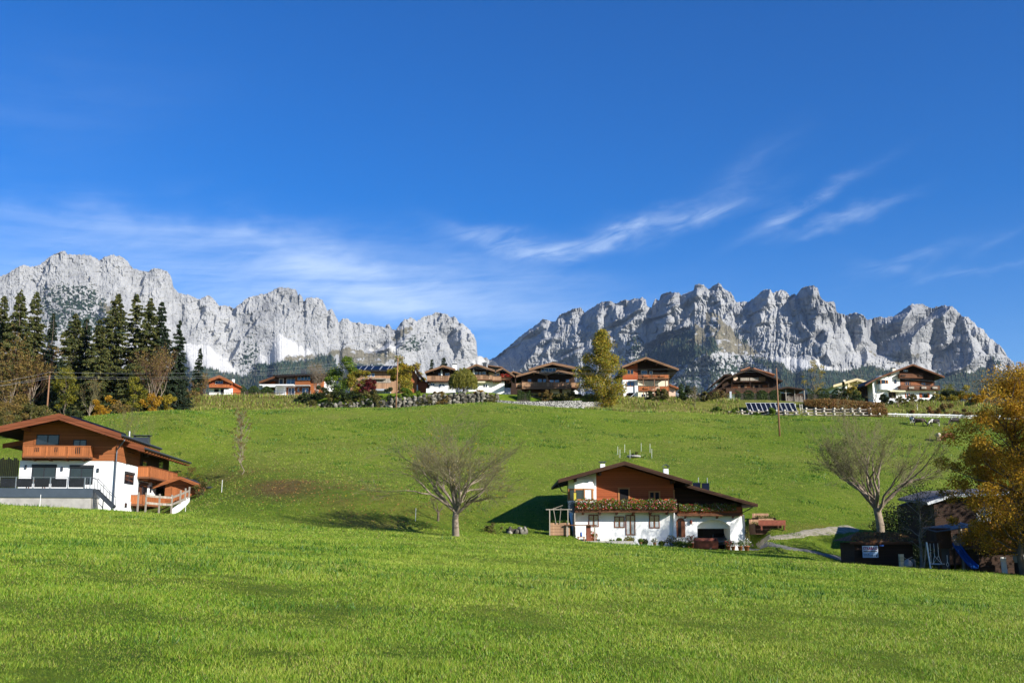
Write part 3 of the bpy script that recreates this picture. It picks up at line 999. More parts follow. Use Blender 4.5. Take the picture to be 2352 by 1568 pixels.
def mountain_mat():
 m, t, out = new_mat('limestone_and_forest')
 at = nd(t, 'ShaderNodeAttribute', attribute_name='cover')
 sp = nd(t, 'ShaderNodeSeparateColor')
 t.links.new(at.outputs['Color'], sp.inputs[0])
 n1 = tex_noise(t, .004, 8, .65, 'World', stretch=(1, 1, .5))
 n2 = tex_noise(t, .03, 8, .7, 'World', stretch=(1, 1, .35))
 n3 = tex_noise(t, .05, 6, .75, 'World')
 f = mth(t, 'ADD', mth(t, 'MULTIPLY', n1, .5), mth(t, 'MULTIPLY', n2, .5))
 rock = ramp(t, f, [(.36, (.135, .137, .142)), (.46, (.27, .272, .272)), (.58, (.37, .37, .365))])
 scree = ramp(t, n1, [(.35, (.42, .415, .40)), (.6, (.52, .515, .50))])
 grass = ramp(t, mth(t, 'ADD', mth(t, 'MULTIPLY', n3, .7), mth(t, 'MULTIPLY', n1, .3)), [(.36, (.08, .075, .045)), (.55, (.17, .15, .10)), (.70, (.30, .28, .23))])
 wood_ = ramp(t, n3, [(.36, (.014, .026, .018)), (.52, (.030, .050, .028)), (.68, (.06, .085, .045))])
 cc = mixc(t, sp.outputs[0], rock, scree)
 cc = mixc(t, sp.outputs[1], cc, grass)
 cc = mixc(t, sp.outputs[2], cc, wood_)
 hb = mth(t, 'ADD', mth(t, 'MULTIPLY', n2, 1.0), mth(t, 'MULTIPLY', n3, .5))
 pbsdf(t, out, cc, .95, bump(t, hb, .75, 26), spec=.05)
 return m


M['mountain'] = mountain_mat()
FOREST_PTS = []


def build_mountain(label, sky, u0, u1, nu, nv, vbot, ydist, tilt_fn, seed, rib):
 pts = sorted([p for seg in sky for p in seg])
 pu = np.array([p[0] for p in pts]); pv = np.array([p[1] for p in pts])
 us = np.linspace(u0, u1, nu)
 vs0 = np.interp(us, pu, pv)
 du = us[1] - us[0]
 rough = 4.6 * (ridged(us * .09, us * 0 + seed, 4, seed) - .5) + 2.8 * (ridged(us * .33, us * 0, 3, seed + 3) - .5)
 big = smooth_axis(vs0, int(45 / du), 0)
 amp = np.clip((910 - vs0) / 60, 0, 1)
 vs = vs0 - rough * amp
 tt = np.linspace(0, 1, nv) ** 1.15
 U = np.repeat(us[None, :], nv, 0)
 V = vs[None, :] + (vbot - vs[None, :]) * tt[:, None]
 # wobble of the traced outlines so that their edges are as ragged as rock
 wu = 7.0 * fbm(U * .07, V * .07, 4, seed + 5) + 3.2 * fbm(U * .3, V * .3, 3, seed + 6)
 wv = 6.0 * fbm(U * .07 + 50, V * .07, 4, seed + 7)

 def ras(polys):
  m = np.zeros(U.shape, dtype=np.float32)
  Uw, Vw = U + wu, V + wv
  for p in polys:
   xs = [a[0] for a in p]; ys = [a[1] for a in p]
   j0, j1 = np.searchsorted(us, min(xs) - 26), np.searchsorted(us, max(xs) + 26)
   if j1 - j0 < 2: continue
   blk = in_poly(Uw[:, j0:j1], Vw[:, j0:j1], p)
   m[:, j0:j1] = np.maximum(m[:, j0:j1], blk)
  return m
 shade, scree, patchy, grass, forest = [ras(q) for q in (SHADE, SCREE, PATCHY, GRASS, FOREST)]
 nz = .55 * fbm(U * .13, V * .13, 4, seed + 17) + .45 * fbm(U * .45, V * .45, 3, seed + 18)
 ero = lambda m_: sstep(.38, .62, smooth_axis(smooth_axis(m_.astype(float), int(5 / du), 1), 5, 0) + .55 * nz)
 scree, grass, forest = ero(scree), ero(grass), ero(forest)
 scree = np.clip(scree - grass - forest, 0, 1)
 pn = fbm(U * .10, V * .16, 4, seed + 11)
 pe = smooth_axis(smooth_axis(patchy, int(16 / du), 1), 14, 0)
 pn2 = fbm(U * .26, V * .34, 3, seed + 13)
 shrubs = (.45 * pn + .75 * pn2 > .74 - .80 * pe) * (pe > .08)
 forest2 = np.clip(forest, 0, 1) * (1 - .9 * (patchy * (.5 * pn + .6 * pn2 < .02)))
 grass2 = grass * (fbm(U * .08, V * .12, 4, seed + 12) > -.30) * (1 - forest)
 veg = np.clip(forest2 + shrubs, 0, 1)
 soft = smooth_axis(smooth_axis(np.clip(scree + grass + forest, 0, 1), int(3 / du), 1), 3, 0)
 # depth: gentle where scree, grass and trees lie, steep in the rock
 xr, zr = rayn(U, V)
 yg = ydist + tilt_fn(us)[None, :]
 g = (.42 + 1.0 * soft)
 step = np.diff(zr, axis=0, prepend=zr[:1])           # negative going down
 dep = np.cumsum(step * g * ydist, axis=0)
 dep = smooth_axis(dep, int(8 / du), 1)
 # sideways relief, solved on a regular lattice: buttresses whose left flanks turn from the sun where
 # the photograph lies in shade and whose right flanks face it elsewhere
 gu = np.arange(u0, u1 + 1, 1.0)
 gv = np.arange(540, vbot + 1, 1.0)
 GU, GV = np.meshgrid(gu, gv)
 GW = GU + 2.2 * fbm(GU * .09, GV * .09, 4, seed + 5)
 GH = GV + 2.2 * fbm(GU * .09 + 50, GV * .09, 4, seed + 7)
 shm = np.zeros(GU.shape)
 for p in SHADE:
  xs = [a_[0] for a_ in p]
  j0, j1 = np.searchsorted(gu, min(xs) - 6), np.searchsorted(gu, max(xs) + 6)
  if j1 - j0 < 2: continue
  shm[:, j0:j1] = np.maximum(shm[:, j0:j1], in_poly(GW[:, j0:j1], GH[:, j0:j1], p))
 m1 = ydist / 2415.0
 tslope = np.gradient(smooth_axis(tilt_fn(gu), 20, 0)) / m1
 want = np.where(shm > .5, -2.0, .35) - tslope[None, :]
 Hn, Wn = want.shape
 ku = np.fft.fftfreq(Wn * 2) * 2 * np.pi
 kv = np.fft.fftfreq(Hn * 2) * 2 * np.pi
 KU, KV = np.meshgrid(ku, kv)
 den = KU ** 2 + .12 * KV ** 2 + (1 / 34.0) ** 2
 # soft low frequencies, even mirror in both directions
 gx = want - smooth_axis(smooth_axis(want, 90, 1), 90, 0)
 R_ = None
 for it in range(5):
  ext = np.concatenate([gx, -gx[:, ::-1]], 1)
  ext = np.concatenate([ext, ext[::-1]], 0)
  Rh = (-1j * KU) * np.fft.fft2(ext) / den
  R_ = np.real(np.fft.ifft2(Rh))[:Hn, :Wn]
  ru = np.gradient(R_, axis=1)
  rv = -np.gradient(R_, axis=0)
  lam = .72 * (ru + tslope[None, :]) + .56 + .41 * (rv + .45)
  err = np.where(shm > .5, np.clip(-.42 - lam, -9, 0), np.clip(.42 - lam, 0, 9))
  gx = gx + 1.1 * err
 R_ = R_ * m1
 fu, fv = np.clip((U - u0), 0, Wn - 1.001), np.clip(V - 540, 0, Hn - 1.001)
 iu, iv = fu.astype(int), fv.astype(int)
 fu, fv = fu - iu, fv - iv
 relief = (R_[iv, iu] * (1 - fu) + R_[iv, iu + 1] * fu) * (1 - fv) + (R_[iv + 1, iu] * (1 - fu) + R_[iv + 1, iu + 1] * fu) * fv
 # ribs and gullies of many sizes, running down the wall
 lean = .35 * fbm(U * .006, V * .008, 3, seed + 20)
 q = U + (V - 760) * lean + 9 * fbm(U * .03, V * .03, 3, seed + 21)
 ribs = rib * (15 * (ridged(q * .030, V * .012, 3, seed + 1) - .5) + 8.5 * (ridged(q * .085, V * .034, 3, seed + 2) - .5))
 fine = rib * (3.6 * (ridged(q * .24, V * .10, 3, seed + 4) - .5)) + 3.4 * fbm(U * .22, V * .22, 4, seed + 8)
 fine = fine + rib * 11 * ridged(q * .075 + 40, V * .045, 2, seed + 15) ** 5 + 9 * ridged(q * .17 + 9, V * .10, 2, seed + 16) ** 6
 ledge = 3.6 * fbm(U * .03, V * .16 + .04 * U, 3, seed + 9)
 rockm = 1 - .8 * np.clip(smooth_axis(scree, int(2 / du) + 1, 1) + .55 * smooth_axis(grass + forest, int(2 / du) + 1, 1), 0, 1)
 tree = 10 * veg * (vnoise(U * .9, V * .6, seed + 30))
 summit = 1.0 * np.clip(vs0 - big, -22, 22)[None, :] * np.exp(-(V - vs[None, :]) / 45.0)
 Y = yg + dep + relief + (ribs + fine + ledge) * rockm * 1.35 - tree + summit
 X, Z = xr * Y, zr * Y
 # the side that cannot be seen: falls away behind the crest
 nb = 14
 bX, bY, bZ = [], [], []
 for k in range(1, nb + 1):
  q = k / nb
  yb = Y[0] + 2600 * q
  zb = Z[0] * (1 - q ** .8) - 150 * q + 60 * fbm(us * .02, us * 0 + k, 3, seed + 40) * (1 - q)
  bX.append(xr[0] * yb); bY.append(yb); bZ.append(zb)
 X = np.concatenate([np.array(bX)[::-1], X]); Y2 = np.concatenate([np.array(bY)[::-1], Y]); Z = np.concatenate([np.array(bZ)[::-1], Z])
 nr = nv + nb
 idx = np.arange(nr * nu).reshape(nr, nu)
 f = np.stack([idx[:-1, :-1], idx[1:, :-1], idx[1:, 1:], idx[:-1, 1:]], -1).reshape(-1, 4)
 me = np_mesh('mountain', np.stack([X, Y2, Z], -1).reshape(-1, 3), f, False, [M['mountain']])
 c = np.zeros((nr, nu, 4), dtype=np.float32)
 c[:, :, 3] = 1
 c[nb:, :, 0] = smooth_axis(scree, 1, 1)
 c[nb:, :, 1] = grass2
 c[nb:, :, 2] = veg
 at = me.color_attributes.new('cover', 'FLOAT_COLOR', 'POINT')
 at.data.foreach_set('color', c.ravel())
 o = link('mountain', me)
 tag(o, label, kind='structure')
 # where single firs of the mountain forest can stand
 fi = np.argwhere((forest2 > .5) & (V < 935) & (V > 780))
 r = np.random.default_rng(seed)
 if len(fi):
  sel = fi[r.choice(len(fi), min(len(fi), 9000), replace=False)]
  FOREST_PTS.append(np.stack([X[nb:][sel[:, 0], sel[:, 1]], Y[sel[:, 0], sel[:, 1]], Z[nb:][sel[:, 0], sel[:, 1]]], -1))


def tl(u):
 return np.interp(u, [-260, 0, 400, 800, 1000, 1200], [-900, -700, -250, 150, 450, 700])


def tr_(u):
 return np.interp(u, [1000, 1150, 1500, 1900, 2100, 2350, 2800], [900, 700, 150, -200, 150, 300, 300])


build_mountain('pale limestone range rising at the left', SKY_L, -260, 1200, 1900, 330, 1020, 5600, tl, 101, .6)
build_mountain('jagged limestone range rising at the right', SKY_R, 1040, 2800, 2300, 330, 1020, 5600, tr_, 202, 1.6)


def build_mountain_forest():
 p = np.concatenate(FOREST_PTS)
 n = len(p)
 r = np.random.default_rng(5)
 h = r.uniform(11, 24, n)
 w = h * .2
 k = 5
 a = np.arange(k) * 2 * np.pi / k
 V_ = np.zeros((n, k + 1, 3))
 V_[:, :k, 0] = p[:, 0:1] + w[:, None] * np.cos(a)
 V_[:, :k, 1] = p[:, 1:2] + w[:, None] * np.sin(a)
 V_[:, :k, 2] = p[:, 2:3] - 3
 V_[:, k] = p
 V_[:, k, 2] += h
 base = np.arange(n)[:, None, None] * (k + 1)
 tri = np.stack([np.arange(k), (np.arange(k) + 1) % k, np.full(k, k)], -1)[None]
 me = np_mesh('mountain_forest', V_.reshape(-1, 3), (base + tri).reshape(-1, 3), False, [M['lf_forest']])
 tag(link('mountain_forest', me), 'dark fir forest covering the foot of the mountains', 'forest', kind='stuff')


M['lf_forest'] = leafmat('far_firs', [(.010, .022, .014), (.022, .040, .022), (.045, .062, .028), (.07, .06, .03)], .0, .9)
build_mountain_forest()
# ------------------------------------------------------------------ building kit
ZO = {'1': (0, 918.7, 4.551), '2': (1234.6, 1022.1, 4.096), 'A': (585.7, 821.1, 10.24), 'B': (792.4, 821.1, 10.24), 'C': (964.7, 815.4, 10.24),
   'D': (1165.7, 815.4, 10.24), 'E': (1378.1, 803.9, 9.752), 'F': (1596.3, 826.9, 8.904), 'G': (1883.4, 815.4, 7.062), 'a': (0, 545.5, 3.901),
   'R': (1952.4, 1177.2, 5.885), 'v': (0, 0, 1)}


class Frame:
 """a building's own axes: x along the front, y into the building, z up. f() and s() read a point of the photograph
 as a point on one of its walls"""

 def __init__(self, name, reg, X, Y, y, rot, label, cat, group=None, root=None):
  self.reg = ZO[reg]
  u, v = self.reg[0] + X / self.reg[2], self.reg[1] + Y / self.reg[2]
  self.o = P(u, v, y)
  self.rot = rot
  self.c, self.s_ = math.cos(rot), math.sin(rot)
  self.root = root or empty(name, self.o, rot, label, cat, group)

 def _hit(self, X, Y, nrm, off):
  u, v = self.reg[0] + X / self.reg[2], self.reg[1] + Y / self.reg[2]
  d = ray(u, v)
  n = Vector((nrm[0], nrm[1], 0))
  p0 = self.o + n * off
  t = p0.dot(n) / d.dot(n)
  q = d * t - self.o
  return q.x * self.c + q.y * self.s_, -q.x * self.s_ + q.y * self.c, q.z

 def f(self, X, Y, yo=0.0):
  a = self._hit(X, Y, (-self.s_, self.c), yo)
  return a[0], a[2]

 def s(self, X, Y, xo=0.0):
  a = self._hit(X, Y, (self.c, self.s_), xo)
  return a[1], a[2]


def FR(y=0.0):
 return lambda p: (p[0], y - p[1], p[2])


def SR(x=0.0):
 return lambda p: (x + p[1], p[0], p[2])


def put(mb, pl, name, mat, root):
 mb.v = [pl(p) for p in mb.v]
 return mb.build(name, M[mat] if isinstance(mat, str) else mat, root)


def each(mb, pl, name, mat, root, nv=8):
 """every box of the builder becomes a part of its own"""
 if pl: mb.v = [pl(p) for p in mb.v]
 out = []
 for i in range(0, len(mb.v), nv):
  q = MB()
  q.v = mb.v[i:i + nv]
  q.f = [tuple(a - i for a in f) for f in mb.f if i <= f[0] < i + nv]
  out.append(q.build(name, M[mat] if isinstance(mat, str) else mat, root))
 return out


def window(root, pl, a0, a1, z0, z1, mull=1, frame='frame_brown', pane='glass', t=.07, bar=0, shutter=None, curtain=0, sill=None, out=.05, name='window', box=None):
 if a0 > a1: a0, a1 = a1, a0
 if z0 > z1: z0, z1 = z1, z0
 m = MB()
 m.box(a0, a1, 0, out, z0, z0 + t).box(a0, a1, 0, out, z1 - t, z1).box(a0, a0 + t, 0, out, z0 + t, z1 - t).box(a1 - t, a1, 0, out, z0 + t, z1 - t)
 for i in range(mull):
  x = a0 + (a1 - a0) * (i + 1) / (mull + 1)
  m.box(x - t * .55, x + t * .55, 0, out - .004, z0 + t, z1 - t)
 for i in range(bar):
  z = z0 + (z1 - z0) * (i + 1) / (bar + 1)
  m.box(a0 + t, a1 - t, 0, out - .01, z - t * .3, z + t * .3)
 w = put(m, pl, name, frame, root)
 put(MB().box(a0 + t * .5, a1 - t * .5, .002, out * .45, z0 + t * .5, z1 - t * .5), pl, 'pane', pane, w)
 if curtain:
  m = MB()
  n = 7
  for i in range(mull + 1):
   x0 = a0 + (a1 - a0) * i / (mull + 1) + t
   x1 = a0 + (a1 - a0) * (i + 1) / (mull + 1) - t
   for k in range(n):
    q0, q1 = x0 + (x1 - x0) * k / n, x0 + (x1 - x0) * (k + .62) / n
    m.box(q0, q1, out * .45, out * .45 + .008 + .008 * (k % 2), z0 + t, z0 + (z1 - z0) * curtain)
  put(m, pl, 'curtain', 'curtain', w)
 if sill:
  put(MB().box(a0 - .06, a1 + .06, 0, .14, z0 - .06, z0 - .003), pl, 'sill', sill, w)
 if shutter:
  ws = (a1 - a0) * .48
  for q in (a0 - ws - .03, a1 + .03):
   m = MB().box(q, q + ws, .003, .045, z0, z1)
   for k in range(7):
    z = z0 + (z1 - z0) * (k + .5) / 7
    m.box(q + .05, q + ws - .05, .045, .06, z - .03, z + .03)
   put(m, pl, 'shutter', shutter, w)
 if box:
  put(MB().box(a0 - .03, a1 + .03, 0, .16, z1, z1 + .24), pl, 'blind_box', box, w)
 return w


def balcony(root, pl, a0, a1, zf, zr, depth, mat='wood_tan', post='wood_mid', style='solid', side=(True, True), boxes=0, slats=.16, floor='wood_mid', corbels=0, corbel_mat=None, gaps=None):
 """floor slab, outer railing with its returns, cap rail, posts"""
 if a0 > a1: a0, a1 = a1, a0
 b = put(MB().box(a0, a1, 0, depth, zf - .16, zf), pl, 'balcony', floor, root)
 m = MB()
 o = depth
 hh = zr - zf

 def run(p, q, zz0, zz1, fixed, alongx):
  L_ = abs(q - p)
  n = max(1, int(L_ / slats))
  for i in range(n):
   c0 = p + (q - p) * i / n
   c1 = p + (q - p) * (i + (.985 if style == 'solid' else .60)) / n
   if style == 'mixed' and alongx:
    fx = (i + .5) / n
    solid = any(g0 <= fx <= g1 for g0, g1 in (gaps or []))
    if solid: c1 = p + (q - p) * (i + .985) / n
   if alongx: m.box(c0, c1, fixed - .05, fixed - .012, zz0, zz1)
   else: m.box(fixed - .03, fixed + .008, c0, c1, zz0, zz1)
 run(a0, a1, zf + .03, zr - .07, o, True)
 if side[0]: run(0.02, o - .06, zf + .03, zr - .07, a0 + .04, False)
 if side[1]: run(0.02, o - .06, zf + .03, zr - .07, a1 - .02, False)
 put(m, pl, 'railing_boards', mat, b)
 m = MB()
 m.box(a0 - .03, a1 + .03, o - .10, o + .04, zr - .07, zr)
 m.box(a0, a1, o - .07, o + .008, zf - .02, zf + .10)
 for k, sd_ in enumerate(side):
  if sd_:
   x = a0 if k == 0 else a1
   m.box(x - .05, x + .05, 0, o - .10, zr - .065, zr - .005)
 put(m, pl, 'hand_rail', post, b)
 m = MB()
 n = max(1, round((a1 - a0) / 2.2))
 for i in range(n + 1):
  x = a0 + (a1 - a0) * i / n
  m.box(x - .05, x + .05, o - .06, o + .022, zf - .1, zr - .072)
 each(m, pl, 'post', post, b)
 if corbels:
  m = MB()
  for i in range(corbels):
   x = a0 + (a1 - a0) * (i + .5) / corbels
   n0 = len(m.v)
   m.box(x - .08, x + .08, 0, o * .92, zf - .38, zf - .163)
   for k in (n0 + 3, n0 + 2):
    m.v[k] = (m.v[k][0], m.v[k][1] * .55, m.v[k][2])
  each(m, pl, 'bracket', corbel_mat or post, b)
 return b


def flowers(name, root, pl, a0, a1, z0, z1, o, n, parts, r=.05):
 """trailing flowers along a rail"""
 res = []
 for (nm, mat, share, size) in parts:
  k = int(n * share)
  a = rng.uniform(a0, a1, k)
  q = rng.beta(1.3, 1.3, k)
  lump = .5 + .5 * np.sin(a * 5.3 + 1) * np.sin(a * 2.1)
  z = z0 + (z1 - z0) * q * (.75 + .25 * lump)
  oo = o + rng.uniform(-.12, .16, k) * (1 + lump * .4)
  c = np.array([pl((a[i], oo[i], z[i])) for i in range(k)])
  res.append(tag(put_leaves(nm, c, size, M[mat], root), kind='stuff'))
 return res


def put_leaves(name, c, size, mat, root=None, flat=0.0, seed=None, aspect=.7, smooth=False, dirs=None):
 """many small leaf faces at the points c, each turned its own way"""
 k = len(c)
 if k == 0: return None
 r = np.random.default_rng(seed if seed is not None else k)
 c = np.asarray(c, dtype=np.float64)
 sz = size * r.uniform(.6, 1.3, k)[:, None]
 if dirs is None:
  d = r.normal(size=(k, 3))
  d[:, 2] *= (1 - flat)
 else:
  d = dirs + .35 * r.normal(size=(k, 3))
 d /= np.linalg.norm(d, axis=1)[:, None] + 1e-9
 w = r.normal(size=(k, 3))
 w -= d * (w * d).sum(1)[:, None]
 w /= np.linalg.norm(w, axis=1)[:, None] + 1e-9
 a = c - d * sz
 b = c + w * sz * aspect
 e = c + d * sz
 f = c - w * sz * aspect
 V_ = np.stack([a, b, e, f], 1).reshape(-1, 3)
 F_ = np.arange(k * 4).reshape(-1, 4)
 return link(name, np_mesh(name, V_, F_, False, [mat]), root)


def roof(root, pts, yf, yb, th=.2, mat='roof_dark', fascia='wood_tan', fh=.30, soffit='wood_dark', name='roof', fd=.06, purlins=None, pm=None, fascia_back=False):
 """pts: (x, z) along the top from the left eave to the right one; the boards along the gable edge follow it"""
 m = MB()
 for (x0, z0), (x1, z1) in zip(pts[:-1], pts[1:]):
  m.prism([(x0, z0 - th), (x1, z1 - th), (x1, z1), (x0, z0)], yf, yb)
 r = m.build(name, M[mat], root)
 m = MB()
 for (x0, z0), (x1, z1) in zip(pts[:-1], pts[1:]):
  m.prism([(x0, z0 - th - .05), (x1, z1 - th - .05), (x1, z1 - th - .003), (x0, z0 - th - .003)], yf + .02, yb - .02)
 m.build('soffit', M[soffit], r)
 m = MB()
 for (x0, z0), (x1, z1) in zip(pts[:-1], pts[1:]):
  m.prism([(x0, z0 - fh), (x1, z1 - fh), (x1, z1 - .03), (x0, z0 - .03)], yf - fd, yf - .003)
  m.prism([(x0, z0 - fh * .55), (x1, z1 - fh * .55), (x1, z1 + .02), (x0, z0 + .02)], yf - fd - .04, yf - fd - .003)
 m.build('bargeboard', M[fascia], r)
 if purlins:
  for (px_, pz) in purlins:
   pb = MB()
   n0 = 0
   pb.box(px_ - .11, px_ + .11, yf + .12, .0, pz - .30, pz)
   for k in (0, 1):
    pb.v[k] = (pb.v[k][0], pb.v[k][1] + .3, pb.v[k][2])
   pb.build('beam', M[pm or fascia], r)
 return r


def line_z(pts, x):
 xs = [p[0] for p in pts]
 return float(np.interp(x, xs, [p[1] for p in pts]))


def gable_walls(root, x0, x1, z0, roofpts, th, y0, y1, mat, name='wall'):
 """a wall block whose top follows the roof line"""
 xs = [x0] + [p[0] for p in roofpts if x0 < p[0] < x1] + [x1]
 top = [(x, line_z(roofpts, x) - th - .05) for x in xs]
 pts = [(x0, z0), (x1, z0)] + top[::-1]
 return MB().prism(pts, y0, y1).build(name, M[mat], root)


def chimney(root, x0, x1, y0, z0, z1, mat='white', cap='metal', d=None, arch=False):
 d = d or (x1 - x0)
 c = MB().box(x0, x1, y0, y0 + d, z0 - 1.5, z1).build('chimney', M[mat], root)
 m = MB()
 w = (x1 - x0)
 for xx in (x0 + .04, x1 - .10):
  m.box(xx, xx + .06, y0 + .05, y0 + d - .05, z1 - .002, z1 + .16)
 if arch:
  n = 8
  pts = [(x0 - .1 + (w + .2) * i / n, z1 + .16 + .22 * math.sin(math.pi * i / n)) for i in range(n + 1)]
  for (a, b), (e, f) in zip(pts[:-1], pts[1:]):
   m.prism([(a, b), (e, f), (e, f + .05), (a, b + .05)], y0 - .08, y0 + d + .08)
 else:
  m.box(x0 - .12, x1 + .12, y0 - .12, y0 + d + .12, z1 + .16, z1 + .22)
 m.build('chimney_cap', M[cap], c)
 return c
# ------------------------------------------------------------------ farmhouse in the middle distance
def farmhouse():
 H_ = Frame('farmhouse', '2', 1120, 880, 95, 0, 'wide white and brown farmhouse with flower filled balcony standing alone on the lower meadow', 'house')
 r, f = H_.root, H_.f
 OH = -2.2
 A = f(820, 152, OH); Lt = f(195, 322, OH); Rt = f(1455, 342, OH)
 main = [Lt, A, Rt]
 e0, e1 = f(1390, 362, -1.3), f(2072, 553, -1.3)
 D = 13.5
 pur = []
 for X_, Y_ in ((360, 330), (595, 268), (1292, 335)):
  x, z = f(X_, Y_, OH)
  pur.append((x, line_z(main, x) - .28))
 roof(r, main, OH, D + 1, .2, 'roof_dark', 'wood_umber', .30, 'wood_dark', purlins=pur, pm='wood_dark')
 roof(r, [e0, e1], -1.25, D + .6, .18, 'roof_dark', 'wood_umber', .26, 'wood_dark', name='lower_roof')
 ext = [(e0[0], e0[1]), (e1[0], e1[1])]
 zs = f(600, 622)[1]
 xL, xM, xR = f(345, 700)[0], f(1290, 700)[0], f(1930, 800)[0]
 # white ground floor
 MB().box(xL, xM, 0, D, -2.5, zs).build('ground_floor_wall', M['white'], r)
 za = f(1700, 655, .8)[1]
 # garage wing: wall with arched opening, slightly set back
 gx0, gx1 = f(1503, 800, .8)[0], f(1812, 800, .8)[0]
 gz1, gz0 = f(1600, 700, .8)[1], f(1600, 905, .8)[1]
 xR2 = f(1930, 800, .8)[0]
 arch = []
 n = 12
 for i in range(n + 1):
  q = i / n
  x = gx0 + (gx1 - gx0) * q
  arch.append((x, gz1 - .55 + .55 * (1 - abs(2 * q - 1) ** 2.6)))
 m = MB()
 m.box(xM + .002, gx0, .8, D, -2.5, za).box(gx1, xR2, .8, D, -2.5, za)
 for (a, b), (c, d) in zip(arch[:-1], arch[1:]):
  m.prism([(a, b), (c, d), (c, za), (a, za)], .8, D)
 n0 = len(m.v)
 # the right corner leans outwards like a buttress
 xb = f(1955, 860, .8)[0]
 m.prism([(xR2, -2.5), (xb + .25, -2.5), (xR2 + .12, za), (xR2, za)], .8, D)
 m.build('garage_wall', M['white'], r)
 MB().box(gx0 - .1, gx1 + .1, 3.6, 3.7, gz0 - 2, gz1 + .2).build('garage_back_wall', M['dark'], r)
 gr = MB().box(gx0 + .02, gx1 - .02, 1.7, 1.76, gz1 - .78, gz1 - .02)
 gr.build('garage_door', M['white'], r)
 # upper floor
 wx0 = f(553, 420)[0]
 gable_walls(r, wx0, xM, zs, main, .22, .03, D - .05, 'wood_red', 'upper_wall')
 gable_walls(r, xL + .12, wx0 - .002, zs, main, .22, .0, D - .05, 'white', 'upper_white_wall')
 xe = f(1925, 640, 1.4)[0]
 gable_walls(r, xM + .002, xe, za, ext, .2, 1.5, D - .1, 'wood_dark', 'shade_dark_wall')  # dark wood colour stands in for the shade under the lower roof
 # the bay window at the left corner
 bx0, bx1 = f(292, 400, -.8)[0], f(520, 400, -.8)[0]
 bz0, bz1, bzt = f(400, 520, -.8)[1], f(400, 406, -.8)[1], f(400, 300, -.8)[1]
 prof = [(bx0, 0), (bx0 + .05, -.45), (bx0 + .55, -.85), (bx1 - .45, -.85), (bx1, -.45), (bx1 + .15, 0)]

 def ringwall(zz0, zz1, name, mat, inset=0):
  m = MB()
  for (a, b), (c, d) in zip(prof[:-1], prof[1:]):
   m.quad((a, b + inset, zz0), (c, d + inset, zz0), (c, d + inset, zz1), (a, b + inset, zz1))
  top = [(a, b + inset) for a, b in prof]
  n0 = len(m.v)
  m.v += [(a, b, zz1) for a, b in top]; m.f.append(tuple(range(n0, n0 + len(top))))
  n0 = len(m.v)
  m.v += [(a, b, zz0) for a, b in top]; m.f.append(tuple(reversed(range(n0, n0 + len(top)))))
  return m.build(name, mat, r)
 ztop = line_z(main, bx0 + .4) - .3
 ringwall(bz1, max(ztop, bz1 + .5), 'bay_wall', M['white'])
 ringwall(bz0 - .25, bz0, 'bay_sill', M['white'])
 bw = ringwall(bz0 + .002, bz1 - .002, 'bay_window', M['glass'], .08)
 m = MB()
 for (a, b) in prof[:-1]:
  m.box(a - .05, a + .07, b - .02, b + .10, bz0 + .004, bz1 - .004)
 for (a, b), (c, d) in zip(prof[:-1], prof[1:]):
  m.bar((a, b + .03, bz0 + .07), (c, d + .03, bz0 + .07), .06, .12)
  m.bar((a, b + .03, bz1 - .07), (c, d + .03, bz1 - .07), .06, .12)
 m.build('window_frame', M['frame_or'], bw)
 cx0, cx1 = f(443, 430, -.85)[0], f(512, 430, -.85)[0]
 window(r, FR(-.87), cx0 - .06, cx1 + .04, bz0 + .02, bz1 - .02, 0, 'frame_or', 'curtain', t=.09)
 yx0, yx1 = f(336, 480, -.95)[0], f(372, 480, -.95)[0]
 window(r, FR(-.95), yx0, yx1, bz0 - .02, bz1 - .32, 0, 'frame_dark', 'yellow', t=.05, name='open_casement')
 # ground floor windows
 for (X0, X1, Y0, Y1, mu, cu, nm) in ((478, 577, 652, 768, 1, .55, 'window'), (720, 820, 667, 776, 1, .5, 'window'), (826, 922, 655, 845, 1, .72, 'terrace_door'), (1048, 1150, 656, 780, 1, .5, 'window')):
  a0, z1 = f(X0, Y0); a1, z0 = f(X1, Y1)
  window(r, FR(0), a0, a1, z0, z1, mu, 'frame_brown', 'glass', t=.09, curtain=cu, name=nm)
 for (X0, X1, Y0, Y1) in ((757, 870, 398, 527), (1045, 1157, 430, 527)):
  a0, z1 = f(X0, Y0); a1, z0 = f(X1, Y1)
  window(r, FR(.03), a0, a1, z0 - .3, z1, 0 if X0 < 800 else 1, 'frame_or', 'dark', t=.13, name='balcony_door')
 m = MB()
 for X_ in (1283,):
  a, z1 = f(X_, 418); _, z0 = f(X_, 525)
  m.box(a - .06, a + .06, -.03, .03, z0 - .2, z1)
 m.build('corner_post', M['frame_or'], r)
 # front door with arch, lamps
 a0, z1 = f(1303, 682, .8); a1, z0 = f(1390, 812, .8)
 pts = [(a0, z0 - .5), (a1, z0 - .5), (a1, z1 - .35), ((a0 * .2 + a1 * .8), z1 - .06), ((a0 + a1) / 2, z1), ((a0 * .8 + a1 * .2), z1 - .06), (a0, z1 - .35)]
 dr = MB().prism(pts, .76, .795).build('front_door', M['frame_brown'], r)
 MB().box(a0 + .15, a0 + (a1 - a0) * .55, .735, .757, z0 - .45, z1 - .3).build('door_panel', M['dark'], dr)
 lx, lz = f(1446, 722, .6)
 MB().lathe([(.05, -.2), (.1, -.1), (.12, .1), (.02, .22)], (lx, .66, lz), 8).build('wall_lamp', M['rust'], r)
 # buttress between house and wing
 x0, z1 = f(1262, 645); x1, _ = f(1300, 645)
 MB().prism([(x0 - .05, -2.5), (x1 + .12, -2.5), (x1 - .1, z1), (x0 + .15, z1 + .1)], -.25, -.003).build('buttress', M['white'], r)
